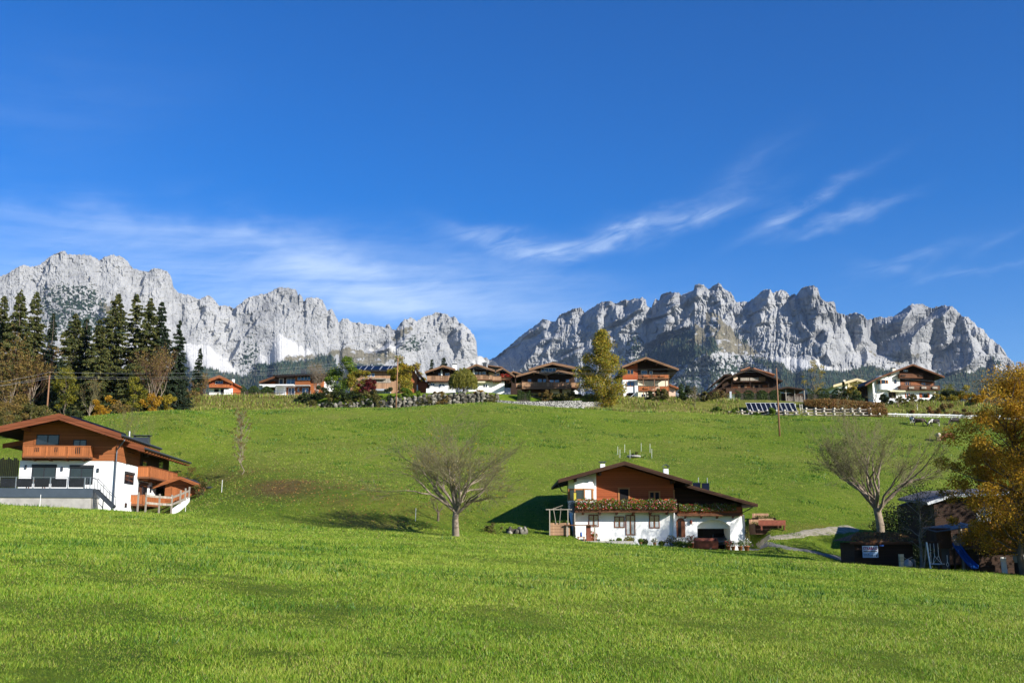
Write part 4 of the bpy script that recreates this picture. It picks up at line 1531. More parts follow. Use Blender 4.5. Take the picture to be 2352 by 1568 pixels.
 # balconies with flowers
 bd = 1.15
 a0, _ = f(352, 600, -bd); a1, _ = f(1308, 600, -bd)
 zr, zf = f(800, 545, -bd)[1], f(800, 612, -bd)[1]
 b = balcony(r, FR(0), a0, a1, zf, zr, bd, 'wood_mid', 'wood_mid', 'solid', corbels=6, corbel_mat='wood_mid')
 flowers('flower', b, FR(0), a0, a1, zf + .1, zr + .50, bd + .16, 7500, [('flower_foliage', 'lf_green', .66, .06), ('white_flowers', 'lf_flowerw', .13, .04), ('pink_flowers', 'lf_flowerp', .13, .055), ('red_flowers', 'lf_flowerr', .06, .055)])
 a0, _ = f(1322, 640, .1); a1, _ = f(1925, 640, .1)
 zr2, zf2 = f(1600, 575, .1)[1], f(1600, 648, .1)[1]
 b2 = balcony(r, FR(1.5), a0, a1, zf2, zr2, 1.4, 'wood_red', 'wood_mid', 'solid', side=(False, True), corbels=4, corbel_mat='wood_mid')
 a0b, a1b = f(1330, 640, .1)[0], f(1870, 640, .1)[0]
 flowers('flower', b2, FR(.1), a0b, a1b, zf2 + .25, zr2 + .35, .12, 3900, [('flower_foliage', 'lf_green', .72, .06), ('white_flowers', 'lf_flowerw', .10, .04), ('pink_flowers', 'lf_flowerp', .10, .05), ('red_flowers', 'lf_flowerr', .04, .045)])
 # bluish panel at the left end of the balcony
 a0, z1 = f(290, 526, -1.0); a1, z0 = f(350, 632, -1.0)
 MB().box(a0, a1, -1.05, -.1, z0, z1).build('side_panel', M['bluegrey'], r)
 # down pipe, gutters
 x, z = f(243, 400, .5); x2, z2 = f(300, 430, .1)
 MB().tube([(Lt[0] + .1, .3, Lt[1] - .35), (Lt[0] + .45, .2, Lt[1] - .95), (xL - .05, -.08, Lt[1] - 1.25), (xL - .05, -.08, -.2)], .05, 6).build('down_pipe', M['metal'], r)
 MB().tube([(e1[0] - .1, .4, e1[1] - .25), (e1[0] - 1.0, .7, e1[1] - .75), (xR2 + .15, .72, e1[1] - .95), (xR2 + .2, .72, -.3)], .045, 6).build('down_pipe', M['metal'], r)
 # chimneys and roof boxes
 a0, z1 = f(592, 175, 3); a1, z0 = f(636, 212, 3)
 chimney(r, a0, a1, 3, z0, z1, 'white', 'metal')
 a0, z1 = f(1186, 222, 4); a1, z0 = f(1233, 270, 4)
 chimney(r, a0, a1, 4, z0, z1, 'white', 'metal', arch=True)
 for (X0, X1, Y0, Y1, yo) in ((1462, 1534, 352, 400, 3.2), (1546, 1618, 355, 418, 2.6)):
  a0, z1 = f(X0, Y0, yo); a1, z0 = f(X1, Y1, yo)
  sp_ = MB().box(a0, a1, yo, yo + .12, z0 - 1.0, z1).build('solar_panel', M['solar'], r)
  q = (a0 + a1) / 2 + .2
  MB().tube([(q, yo + .2, z1 - .6), (q, yo + .2, z1 + .5)], .035, 6).build('vent_pipe', M['steel'], r)
 # corner post and small lean-to porch
 px0, pz1 = f(345, 632, -1.0)
 MB().box(px0, px0 + .1, -1.05, -.95, -1.5, pz1).box(px0 - .1, px0 + .05, -.9, -.0, -1.5, pz1 - .2).build('porch_post', M['wood_grey'], r)
 return H_


FH = farmhouse()


# ------------------------------------------------------------------ chalet in the left foreground
def chalet():
 H_ = Frame('chalet', '1', 1172, 1130, 104, R(6), 'large white chalet with orange timber upper floor and dark terrace at the left', 'house')
 r, f, s = H_.root, H_.f, H_.s
 OH = -2.6
 A = f(622, 140, OH); Rt = f(1268, 352, OH); Lt = f(-150, 305, OH)
 main = [Lt, A, Rt]
 # how far the eave runs back
 ye = s(1685, 466, Rt[0])[0]
 D1 = s(1430, 1000, 0)[0]
 D2 = s(1737, 1000, 0)[0]
 xL = f(196, 800)[0] * 1.0
 xC = 0.0
 xr = f(1120, 700)[0]
 pur = [(f(625, 240, OH)[0], A[1] - .42), (f(1048, 370, OH)[0], line_z(main, f(1048, 370, OH)[0]) - .42), (f(215, 340, OH)[0], line_z(main, f(215, 340, OH)[0]) - .42)]
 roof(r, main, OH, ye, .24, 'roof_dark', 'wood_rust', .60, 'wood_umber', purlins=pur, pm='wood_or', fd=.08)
 MB().tube([(Rt[0] + .05, OH, Rt[1] - .12), (Rt[0] + .05, ye, Rt[1] - .12)], .11, 8).build('gutter', M['anthr'], r)
 m = MB()
 for i in range(22):
  y = OH + .3 + (ye - OH - .5) * i / 21
  m.box(Rt[0] - .75, Rt[0] - .05, y, y + .1, Rt[1] - .46, Rt[1] - .30)
 each(m, None, 'rafter', 'wood_or', r)
 zs = f(700, 632)[1]
 # walls
 MB().box(xL, xC, 0, D2, -3.0, zs).build('ground_floor_wall', M['white'], r)
 gable_walls(r, f(245, 420)[0], 0.05, zs + .002, main, .24, -.05, D1, 'wood_or', 'upper_wall')
 # rear part with its own lower roof
 r2z0, r2z1 = s(1510, 492, Rt[0] + 1.1), s(1990, 645, Rt[0] + 1.1)
 x2 = Rt[0] + 1.1
 zt2 = (r2z0[1] + r2z1[1]) / 2
 y20, y21 = r2z0[0], r2z1[0]
 rp = [(-7.0, zt2 + 7.6 * .36), (x2, zt2)]
 roof(r, rp, y20, y21, .22, 'roof_dark', 'wood_rust', .5, 'wood_umber', name='rear_roof')
 MB().tube([(x2 + .05, y20, zt2 - .12), (x2 + .05, y21, zt2 - .12)], .1, 8).build('gutter', M['anthr'], r)
 m = MB()
 for i in range(18):
  y = y20 + .3 + (y21 - y20 - .5) * i / 17
  m.box(x2 - .7, x2 - .05, y, y + .1, zt2 - .44, zt2 - .28)
 each(m, None, 'rafter', 'wood_or', r)
 gable_walls(r, -6.9, 0.04, zs - .3, rp, .22, D1 + .01, D2 + .4, 'wood_dark', 'rear_upper_wall')
 each(MB().box(-.3, .09, D1 - .15, D1 + .05, zs, zs + 2.4).box(-.06, .09, -.09, .06, zs - .05, zs + 2.3), None, 'corner_board', 'wood_or', r)
 # front windows
 for (X0, X1, Y0, Y1) in ((342, 578, 665, 870), (736, 968, 672, 880)):
  a0, z1 = f(X0, Y0); a1, z0 = f(X1, Y1)
  window(r, FR(0), a0, a1, z0, z1 - .28, 1, 'frame_dark', 'glass', t=.1, name='terrace_door', box='frame_dark')
 a0, z1 = f(378, 356); a1, z0 = f(626, 470)
 window(r, FR(-.05), a0 + .08, a1 - .08, z0, z1 - .02, 1, 'frame_dark', 'glass', t=.09, name='balcony_door')
 MB().box(a0 - .12, a0 + .06, -.09, -.051, z0, z1 + .1).box(a1 - .06, a1 + .12, -.09, -.051, z0, z1 + .1).prism([(a0 - .12, z1), (a1 + .12, z1), (a1 + .05, z1 + .16), ((a0 + a1) / 2, z1 + .42), (a0 - .05, z1 + .16)], -.095, -.051).build('door_surround', M['wood_or'], r)
 a0, z1 = f(770, 412); a1, z0 = f(905, 485)
 window(r, FR(-.05), a0, a1, z0, z1, 1, 'frame_dark', 'glass', t=.08, name='balcony_door')
 # wall lamps
 for (X_, Y_) in ((271, 698), (650, 718), (1026, 732)):
  a, z = f(X_, Y_)
  MB().box(a - .09, a + .09, -.12, -.002, z - .2, z + .2).build('wall_lamp', M['anthr'], r)
 # front balcony
 bd = 1.3
 a0 = f(248, 520, -bd)[0]; a1 = f(938, 520, -bd)[0]
 zr, zf = f(600, 474, -bd)[1], f(600, 588, -bd)[1]
 b = balcony(r, FR(-.05), a0, a1, zf, zr, bd, 'wood_orv', 'wood_or', 'solid', side=(True, True), corbels=4, corbel_mat='wood_or', slats=.18)
 m = MB()
 for X_ in (370, 388, 405, 795, 815, 835, 578, 600):
  a, zz1 = f(X_, 492, -bd); _, zz0 = f(X_, 560 if X_ > 700 else 540, -bd)
  m.box(a - .035, a + .035, bd + .003, bd + .008, zz0, zz1)
 each(m, FR(-.05), 'railing_cutout', 'dark', b)
 # drainpipe
 gx = Rt[0]
 MB().tube([(gx, -1.0, Rt[1] - .2), (gx - .1, -.95, Rt[1] - .5), (.12, -.14, Rt[1] - 1.35), (.12, -.14, Rt[1] - 1.7), (.12, -.14, -1.2)], .07, 8).build('down_pipe', M['metal'], r)
 # side wall windows (they look to the right)
 pl = SR(0)
 for (X0, X1, Y0, Y1, nm) in ((1302, 1390, 765, 885, 'window'), (1446, 1530, 872, 1000, 'window'), (1634, 1712, 900, 1010, 'window'), (1303, 1320, 1072, 1122, 'window'), (1566, 1578, 900, 965, 'window')):
  y0, z1 = s(X0, Y0); y1, z0 = s(X1, Y1)
  small = X1 - X0 < 30
  window(r, pl, y0, y1, z0, z1, 0 if small else 1, 'frame_dark', 'glass', t=.05 if small else .09, out=.06, name=nm, box=None if small else 'frame_dark')
 y0, z1 = s(1330, 520, .05); y1, z0 = s(1410, 572, .05)
 window(r, SR(.05), y0, y1, z0, z1, 1, 'wood_or', 'glass', t=.09)
 for (X0, X1) in ((1490, 1530), (1660, 1700)):
  y0, z1 = s(X0, 620, .04); y1, z0 = s(X1, 720, .04)
  window(r, SR(.04), y0, y1, z0, z1, 0, 'frame_dark', 'glass', t=.08, name='balcony_door')
 # side balconies
 bx = 1.35
 y0 = s(1572, 760, bx)[0]; y1 = s(1855, 800, bx)[0]
 zt, zb = s(1700, 722, bx)[1], s(1700, 830, bx)[1]
 balcony(r, SR(.0), y0, y1, zb, zt, bx, 'wood_orv', 'wood_or', 'solid', corbels=7, corbel_mat='wood_or', slats=.18)
 y0 = s(1530, 1040, bx)[0]; y1 = s(1830, 1060, bx)[0]
 zt, zb = s(1600, 1000, bx)[1], s(1600, 1098, bx)[1]
 balcony(r, SR(.0), y0 - 1.2, y1, zb, zt, bx, 'wood_orv', 'wood_or', 'solid', corbels=6, corbel_mat='wood_or', slats=.18)
 # roof things: solar collector, chimney, pipes
 y0 = 1.0
 m = MB()
 sl = (Rt[1] - A[1]) / (Rt[0] - A[0])
 xa, xb = A[0] + .25, f(1110, 270, OH)[0]
 m.prism([(xa, A[1] + sl * (xa - A[0]) + .03), (xb, A[1] + sl * (xb - A[0]) + .03), (xb, A[1] + sl * (xb - A[0]) + .22), (xa, A[1] + sl * (xa - A[0]) + .22)], .2, 5)
 m.build('solar_panel', M['solar'], r)
 cx, cz = f(1470, 395, 11)
 chimney(r, cx - .8, cx + .8, 11, cz - .5, cz + .1, 'anthr', 'anthr', 1.0)
 px_, pz = f(1355, 325, 8)
 MB().tube([(px_, 8, pz - 1.6), (px_, 8, pz)], .1, 8).build('vent_pipe', M['steel'], r)
 # small roof showing on the left side of the house
 q0, q1 = f(50, 462, 2.5), f(250, 425, 2.5)
 roof(r, [(q0[0], q0[1]), (q1[0] + .3, q1[1] + .05)], 2.0, 8, .2, 'roof_dark', 'wood_or', .45, 'wood_or', name='side_roof')
 # terrace: grey wall, concrete foot, glass railing
 TY = -3.2
 tz1 = f(500, 918, TY)[1]
 tzm = f(500, 1015, TY)[1]
 tx1 = f(950, 960, TY)[0]
 tx0 = f(-260, 900, TY)[0]
 t = MB().box(tx0, tx1, TY, -.003, tzm, tz1).build('terrace', M['bluegrey'], r)
 MB().box(tx0, tx1 - .1, TY + .12, -.003, -3.5, tzm - .003).build('terrace_foot', M['concrete'], t)
 zr = f(500, 805, TY)[1]
 posts = [f(X_, 850, TY)[0] for X_ in (-180, -10, 165, 347, 525, 707, 886, 942)]
 for x in posts:
  MB().box(x - .04, x + .04, TY + .02, TY + .1, tz1 - .1, zr).build('railing_post', M['steel'], t)
 for a, b_ in zip(posts[:-1], posts[1:]):
  if b_ - a > 1.2:
   MB().box(a + .1, b_ - .1, TY + .045, TY + .065, tz1 + .08, zr - .12).build('railing_panel', M['glass_black'], t)
 MB().tube([(tx0, TY + .06, zr + .02), (tx1, TY + .06, zr + .02)], .03, 6).build('hand_rail', M['steel'], t)
 # table on the terrace
 a, z = f(380, 812, -2)
 tb = empty('garden_table', (0, 0, 0), 0, 'brown garden table standing on the chalet terrace', 'table')
 loc = H_.o + Vector((a * H_.c + 2 * H_.s_, a * H_.s_ - 2 * H_.c, tz1))
 tb.location = loc
 tb.rotation_euler = (0, 0, H_.rot)
 MB().box(-.9, .9, -.4, .4, .72, .77).build('table_top', M['wood_or'], tb)
 for sx in (-.75, .75):
  for sy in (-.3, .3):
   MB().box(sx - .04, sx + .04, sy - .04, sy + .04, 0, .718).build('leg', M['wood_or'], tb)
 # steel stairs down from the terrace
 st = MB()
 s0 = Vector((tx1 + .1, TY + 1.2, tz1)); e = f(1190, 1120, TY + 1.2)
 s1 = Vector((e[0], TY + 1.2, e[1]))
 for yy in (-.5, .5):
  st.bar(s0 + Vector((0, yy, -.1)), s1 + Vector((0, yy, 0)), .06, .3)
 for i in range(13):
  q = (i + .5) / 13
  p_ = s0.lerp(s1, q)
  st.box(p_.x - .12, p_.x + .14, TY + .72, TY + 1.68, p_.z - .03, p_.z + .01)
 sw = st.build('stairs', M['anthr'], r)
 hr = MB()
 for yy in (-.5, .5):
  hr.bar(s0 + Vector((0, yy, 1.0)), s1 + Vector((0, yy, .95)), .05)
  hr.bar(s0 + Vector((-1.0, yy, 1.0)), s0 + Vector((0, yy, 1.0)), .05)
  for q in (0, .33, .66, 1):
   p_ = s0.lerp(s1, q)
   hr.bar(p_ + Vector((0, yy, 0)), p_ + Vector((0, yy, 1.0)), .045)
  hr.bar(s0 + Vector((-1.0, yy, 0)), s0 + Vector((-1.0, yy, 1.0)), .045)
 hr.bar(s0 + Vector((0, -.5, 0)), Vector((s0.x, TY + .7, -2.8)), .09)
 hr.bar(s0 + Vector((.9, -.5, -.6)), Vector((s0.x + .9, TY + .7, -2.8)), .09)
 hr.build('stair_railing', M['anthr'], sw)
 return H_


CH = chalet()


def garage():
 H_ = Frame('garage', '1', 1900, 1075, 121, R(4), 'low orange timber garage with dark roof behind the large chalet', 'garage')
 r, f = H_.root, H_.f
 rp = [f(1600, 890, -1), f(1880, 795, -1), f(2135, 893, -1)]
 rp2 = [f(1880, 793, -.9), f(2242, 910, -.9)]
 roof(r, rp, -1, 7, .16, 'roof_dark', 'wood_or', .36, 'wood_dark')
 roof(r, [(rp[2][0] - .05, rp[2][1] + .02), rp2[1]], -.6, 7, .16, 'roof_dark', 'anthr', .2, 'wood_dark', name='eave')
 x0, x1 = f(1720, 1000)[0], f(2130, 1000)[0]
 gable_walls(r, x0, x1, -2, rp + [rp2[1]], .16, 0, 6.5, 'wood_or', 'wall')
 a0, z1 = f(1800, 890); a1, z0 = f(1935, 1060)
 d = MB().box(a0, a1, -.05, -.003, -1, z1 - .2).build('door', M['wood_orv'], r)
 MB().box(a1 - .25, a1 - .15, -.09, -.051, (z0 + z1) / 2, (z0 + z1) / 2 + .15).build('handle', M['metal'], d)
 for X_ in (2080, 2140):
  a, z = f(X_, 940, -.8)
  MB().box(a - .07, a + .07, -.85, -.7, -1, z + .1).build('post', M['wood_or'], r)


garage()


def build_ramp():
 # white ramp wall with a weathered rail beside the chalet
 a, b = P(1795 / 4.551, 918.7 + 1172 / 4.551, 106), P(1972 / 4.551, 918.7 + 1085 / 4.551, 117)
 ta, tb = P(1795 / 4.551, 918.7 + 1145 / 4.551, 106), P(1972 / 4.551, 918.7 + 1020 / 4.551, 117)
 d = (b - a).normalized(); n = Vector((d.y, -d.x, 0)).normalized() * .12
 m = MB()
 lo = Vector((0, 0, -1.2))
 q = [a + lo, b + lo, tb, ta]
 v = [p - n for p in q] + [p + n for p in q]
 m.v = [tuple(p) for p in v]
 m.f = [(0, 1, 2, 3), (7, 6, 5, 4), (1, 0, 4, 5), (2, 1, 5, 6), (3, 2, 6, 7), (0, 3, 7, 4)]
 o = m.build('ramp_wall', M['white'])
 tag(o, 'low white wall rising beside the ramp to the timber garage', 'wall')
 fr = empty('rail_fence', (0, 0, 0), 0, 'grey weathered rail fence climbing along the white ramp wall', 'fence')
 pts = [P(1437 / 4.551, 918.7 + 1150 / 4.551, 103.5), P(1520 / 4.551, 918.7 + 1152 / 4.551, 104), P(1660 / 4.551, 918.7 + 1165 / 4.551, 105), P(1790 / 4.551, 918.7 + 1172 / 4.551, 105.7), a.lerp(b, .45), a.lerp(b, .75), b]
 for i, p in enumerate(pts):
  MB().box(-.07, .07, -.07, .07, -1.0, 1.9 if i > 3 else 1.75).build('post', M['wood_grey'], fr).location = p
 for i in range(1, len(pts) - 1):
  for h in (.75, 1.45):
   MB().bar(pts[i] + Vector((0, -.1, h)), pts[i + 1] + Vector((0, -.1, h)), .05, .22).build('rail', M['wood_grey'], fr)


build_ramp()
# ------------------------------------------------------------------ houses along the top of the hill
G_H = 'houses along the top of the hill'


def win(fr, yo, items, **kw):
 for (X0, X1, Y0, Y1) in items:
  a0, z1 = fr.f(X0, Y0, yo); a1, z0 = fr.f(X1, Y1, yo)
  window(fr.root, FR(yo), a0, a1, z0, z1, **kw)


def small_red_house():
 H_ = Frame('small_house', 'a', 1960, 1385, 262, R(5), 'small house with red brown roof boards and orange balcony beside the tall spruces', 'house', G_H)
 r, f = H_.root, H_.f
 rp = [f(1834, 1280, -1.5), f(1965, 1233, -1.5), f(2088, 1290, -1.5)]
 roof(r, rp, -1.5, 14, .25, 'roof_dark', 'wood_or', .7, 'wood_red')
 roof(r, [(rp[2][0], rp[2][1] - .05), f(2158, 1330, -1)], 1.0, 14, .2, 'roof_dark', 'wood_red', .3, 'wood_dark', name='side_roof')
 x0, x1 = f(1875, 1340)[0], f(2078, 1340)[0]
 zs = f(1900, 1345)[1]
 gable_walls(r, x0, x1, zs, rp, .25, 0, 13, 'wood_red', 'upper_wall')
 MB().box(x0, x1, .3, 12.5, -3, zs - .003).build('ground_floor_wall', M['white'], r)
 xe = f(2140, 1380)[0]
 MB().prism([(x1 + .003, -3), (xe, -3), (xe, zs + .3), (x1 + .003, zs + 1.5)], 1.5, 12).build('side_wall', M['wood_red'], r)
 a0, z1 = f(2012, 1358); a1, z0 = f(2130, 1392)
 MB().prism([(a0, -2.5), (a1, -2.5), (a0 + .6, z1), (a0, z1)], -.6, 1.4).build('stair_wall', M['white'], r)
 win(H_, 0, [(1930, 1998, 1282, 1312)], mull=2, frame='frame_white', pane='glass', t=.08)
 win(H_, .3, [(1920, 1960, 1355, 1384), (1978, 2010, 1355, 1386)], mull=0, frame='frame_dark', pane='dark')
 a0, zr = f(1874, 1312, -1.2); a1, zf = f(2056, 1340, -1.2)
 balcony(r, FR(0), a0, a1, zf, zr, 1.2, 'wood_orv', 'wood_red')
 cx, cz = f(2090, 1268, 5)
 chimney(r, cx - .3, cx + .3, 5, cz - 1, cz, 'white', 'metal')
 return H_


def modern_house():
 H_ = Frame('modern_house', 'A', 900, 905, 236, R(-2), 'flat roofed two storey house with long glass fronts and white balcony slabs', 'house', G_H)
 r, f = H_.root, H_.f
 # pitched shallow roof seen along its long side
 zl, zr_ = f(410, 398, -1.5), f(1500, 362, -1.5)
 ap = f(90, 560, -1.5)
 m = MB().prism([(zl[0], zl[1] - .3), (f(1780, 380, -1.5)[0], zr_[1] - .35), (f(1780, 380, -1.5)[0], zr_[1]), (zl[0], zl[1])], -1.5, 10)
 ro = m.build('roof', M['roof_dark'], r)
 MB().prism([(zl[0], zl[1] - .42), (f(1780, 380, -1.5)[0], zr_[1] - .45), (f(1780, 380, -1.5)[0], zr_[1] - .303), (zl[0], zl[1] - .303)], -1.45, 10).build('soffit', M['wood_dark'], ro)
 roof(r, [ap, (zl[0] + .5, f(440, 428, -1.5)[1])], -1.3, 9, .2, 'roof_dark', 'wood_mid', .45, 'wood_dark', name='wing_roof')
 xa, xb = f(200, 700, 1)[0], f(1290, 700)[0]
 # upper floor: recessed glass front, wood block at the right
 z_slab1 = f(700, 645)[1]
 z_slab0 = f(700, 895)[1]
 xg = f(940, 600)[0]
 xend = f(1600, 600)[0]
 MB().box(f(470, 500, 1)[0], xg, 1.4, 9, z_slab1, zl[1] - .45).build('upper_wall', M['wood_dark'], r)
 MB().box(xa, f(470, 500, 1)[0] - .003, 2.6, 9, z_slab1, f(300, 500, 1)[1]).build('wing_wall', M['wood_red'], r)
 MB().box(xg + .003, xb, 0, 9, z_slab1, f(1000, 640)[1] + 4.5 * 0 + (f(1000, 372)[1] - f(1000, 640)[1]) - .25).build('upper_wood_wall', M['wood_or'], r)
 MB().box(xb + .003, xend, .6, 9, -3, f(1400, 400)[1]).build('side_wall', M['wood_orv'], r)
 MB().box(xend + .003, f(1790, 600)[0], 1.2, 9, -3, f(1700, 405)[1]).build('white_side_wall', M['white'], r)
 # lower floor
 MB().box(f(540, 800, 1)[0], xb + .001, 1.3, 9, -3, z_slab1 - .25).build('lower_wall', M['wood_or'], r)
 MB().box(f(500, 800, 2)[0], f(700, 800)[0], .9, 1.297, z_slab0, z_slab1 - .253).build('white_panel', M['white'], r)
 # slabs
 b = MB().box(xa - .3, xg, -1.4, 3, z_slab1 - .25, z_slab1).build('balcony_slab', M['white'], r)
 MB().box(xg + .003, xb - .003, -.4, 1.2, z_slab1 - .25, z_slab1 - .005).build('floor_edge', M['concrete'], r)
 x00 = f(432, 900, -1.2)[0]
 MB().box(x00, xb, -1.4, 3, z_slab0 - .22, z_slab0).build('terrace_slab', M['white'], r)
 m = MB()
 for X_ in (500, 700, 940, 1240):
  x = f(X_, 700, -1.2)[0]
  m.box(x - .06, x + .06, -1.25, -1.12, z_slab0, z_slab1 - .253 if X_ < 900 else z_slab0 + .9)
 each(m, None, 'post', 'alu', r)
 for (x0, x1, z0) in ((xa - .2, xg, z_slab1), (x00, xb, z_slab0)):
  g = MB().tube([(x0, -1.3, z0 + .95), (x1, -1.3, z0 + .95)], .025, 5).build('balcony_rail', M['anthr'], r)
 # glazing
 win(H_, 1.4, [(745, 945, 487, 640)], mull=1, frame='alu', pane='glass_blue', t=.08, name='glass_front')
 win(H_, 1.4, [(570, 665, 487, 640)], mull=0, frame='frame_white', pane='glass_blue', t=.08, name='door')
 win(H_, 0, [(1003, 1070, 430, 530), (1085, 1150, 430, 530), (1163, 1230, 430, 530), (1243, 1300, 430, 530)], mull=0, frame='alu', pane='glass_blue', t=.07)
 win(H_, 1.3, [(788, 852, 710, 880), (862, 925, 710, 880), (1110, 1180, 708, 880), (1195, 1255, 708, 880), (1005, 1038, 712, 800)], mull=0, frame='alu', pane='glass_blue', t=.07)
 m = MB()
 a, z = f(1130, 280, 4)
 chimney(r, a - .5, a + .5, 4, z - 1.8, z, 'anthr', 'steel')
 # bright upper left corner: white parapet
 a0, z1 = f(190, 632, -1.2); a1, z0 = f(480, 690, -1.2)
 MB().box(a0, a1, -1.5, -1.403, z0, z1 - .1).build('parapet', M['white'], r)
 return H_


def solar_house():
 H_ = Frame('solar_roof_house', 'B', 900, 960, 236, R(0), 'long brown timber house with row of dark solar panels on its roof', 'house', G_H)
 r, f, s = H_.root, H_.f, H_.s
 # eave towards the viewer, gable end turned to the right
 e0, e1 = f(120, 320, -1.2), f(1480, 322, -1.2)
 t0, t1 = f(120, 200, 3.6), f(1610, 152, 3.6)
 m = MB()
 zA, zB = e0[1], t0[1] + .1
 xl, xr = e0[0], t1[0]
 yR = 5.0
 m.prism_x([(-1.2, zA), (yR, zB), (yR, zB + .22), (-1.2, zA + .22)], xl, xr)
 m.prism_x([(yR, zB), (12.5, zB - 3.6), (12.5, zB - 3.38), (yR, zB + .22)], xl, xr)
 ro = m.build('roof', M['roof_dark'], r)
 # bargeboards on the right end
 q = MB()
 q.prism_x([(-1.2, zA - .3), (yR, zB - .25), (yR, zB + .26), (-1.2, zA + .26)], xr + .003, xr + .08)
 q.prism_x([(yR, zB - .25), (12.5, zB - 3.9), (12.5, zB - 3.3), (yR, zB + .26)], xr + .003, xr + .08)
 q.build('bargeboard', M['wood_dark'], ro)
 # the front gable roof seen at the right, falling steeply
 a, b = f(1610, 152, -.5), f(1885, 538, -.5)
 g = MB().prism([(a[0], a[1] - .35), (b[0], b[1] - .3), (b[0], b[1]), (a[0], a[1])], -1.0, 9).build('gable_roof', M['roof_dark'], r)
 MB().prism([(a[0], a[1] - .7), (b[0], b[1] - .45), (b[0], b[1] - .303), (a[0], a[1] - .353)], -.9, 9).build('soffit', M['wood_mid'], g)
 MB().prism([(a[0] - .1, a[1] - .5), (b[0], b[1] - .5), (b[0], b[1] + .03), (a[0] - .1, a[1] + .05)], -1.1, -1.003).build('bargeboard', M['wood_dark'], g)
 x0, x1 = f(130, 600)[0], f(1520, 600)[0]
 zt = zA + .35
 MB().box(x0, x1, .0, 9, -3, zt).build('wall', M['wood_pale'], r)
 xg = f(1700, 600)[0]
 za, zb = f(1560, 200)[1], f(1690, 420)[1]
 MB().prism([(x1 + .003, -3), (xg, -3), (xg, zb), (x1 + .003, za)], .1, 9).build('gable_wall', M['wood_orv'], r)
 MB().box(xg + .003, f(1925, 600)[0], 1.0, 8, -3, f(1700, 548)[1]).build('annex_wall', M['wood_red'], r)
 m = MB().box(xg - .1, xg + .15, -.1, .098, -2, f(1690, 640)[1]).build('down_pipe', M['alu'], r)
 # dark panel standing in for the shaded recess under the upper storey
 a0, z1 = f(420, 490); a1, z0 = f(1080, 592)
 MB().box(a0, a1, -.06, -.003, z0, z1).build('loggia_shade', M['dark'], r)
 a0, z1 = f(660, 745); a1, z0 = f(1090, 790)
 MB().box(a0, a1, -1.0, -.003, z0, z1).build('awning_box', M['alu'], r)
 a0, z1 = f(690, 800); a1, z0 = f(1080, 930)
 window(r, FR(-.01), a0, a1, z0, z1, 2, 'frame_white', 'glass', t=.1, name='window')
 a0, zr = f(430, 470, -.8); a1, zf = f(960, 492, -.8)
 MB().box(a0, a1, -.8, -.003, zf - .1, zf + .12).build('ledge', M['wood_grey'], r)
 win(H_, 0, [(440, 500, 365, 450), (540, 605, 365, 450), (628, 695, 365, 450), (200, 260, 370, 440)], mull=0, frame='frame_white', pane='glass_blue', t=.08, shutter=None)
 # solar panels on the front slope
 dz, dy = (zB - zA), (yR + 1.2)
 for (X0, X1) in ((165, 322), (325, 448), (470, 610), (612, 800), (828, 985), (1000, 1060)):
  p0 = f(X0, 320, -1.2)[0]; p1 = f(X1, 320, -1.2)[0]
  def zy(q): return -1.2 + dy * q, zA + dz * q + .26
  y0, z0 = zy(.05); y1, z1 = zy(.80)
  m = MB()
  m.v = [(p0, y0, z0), (p1, y0, z0), (p1, y1, z1), (p0, y1, z1), (p0, y0, z0 + .1), (p1, y0, z0 + .1), (p1, y1, z1 + .1), (p0, y1, z1 + .1)]
  m.f = [(0, 3, 2, 1), (4, 5, 6, 7), (0, 1, 5, 4), (1, 2, 6, 5), (2, 3, 7, 6), (3, 0, 4, 7)]
  sp_ = m.build('solar_panel', M['solar'], r)
  q = MB()
  for (xa, xb) in ((p0 - .08, p0 - .003), (p1 + .003, p1 + .08)):
   n0 = len(q.v)
   q.v += [(xa, y0, z0), (xb, y0, z0), (xb, y1, z1), (xa, y1, z1), (xa, y0, z0 + .13), (xb, y0, z0 + .13), (xb, y1, z1 + .13), (xa, y1, z1 + .13)]
   q.f += [tuple(n0 + k for k in t) for t in ((0, 3, 2, 1), (4, 5, 6, 7), (0, 1, 5, 4), (1, 2, 6, 5), (2, 3, 7, 6), (3, 0, 4, 7))]
  q.build('panel_frame', M['alu'], sp_)
 cx, cz = f(628, 165, 5)
 MB().lathe([(.35, -.6), (.35, 0), (.15, .2)], (cx, 5, cz), 8).build('vent_hood', M['metal'], r)
 return H_


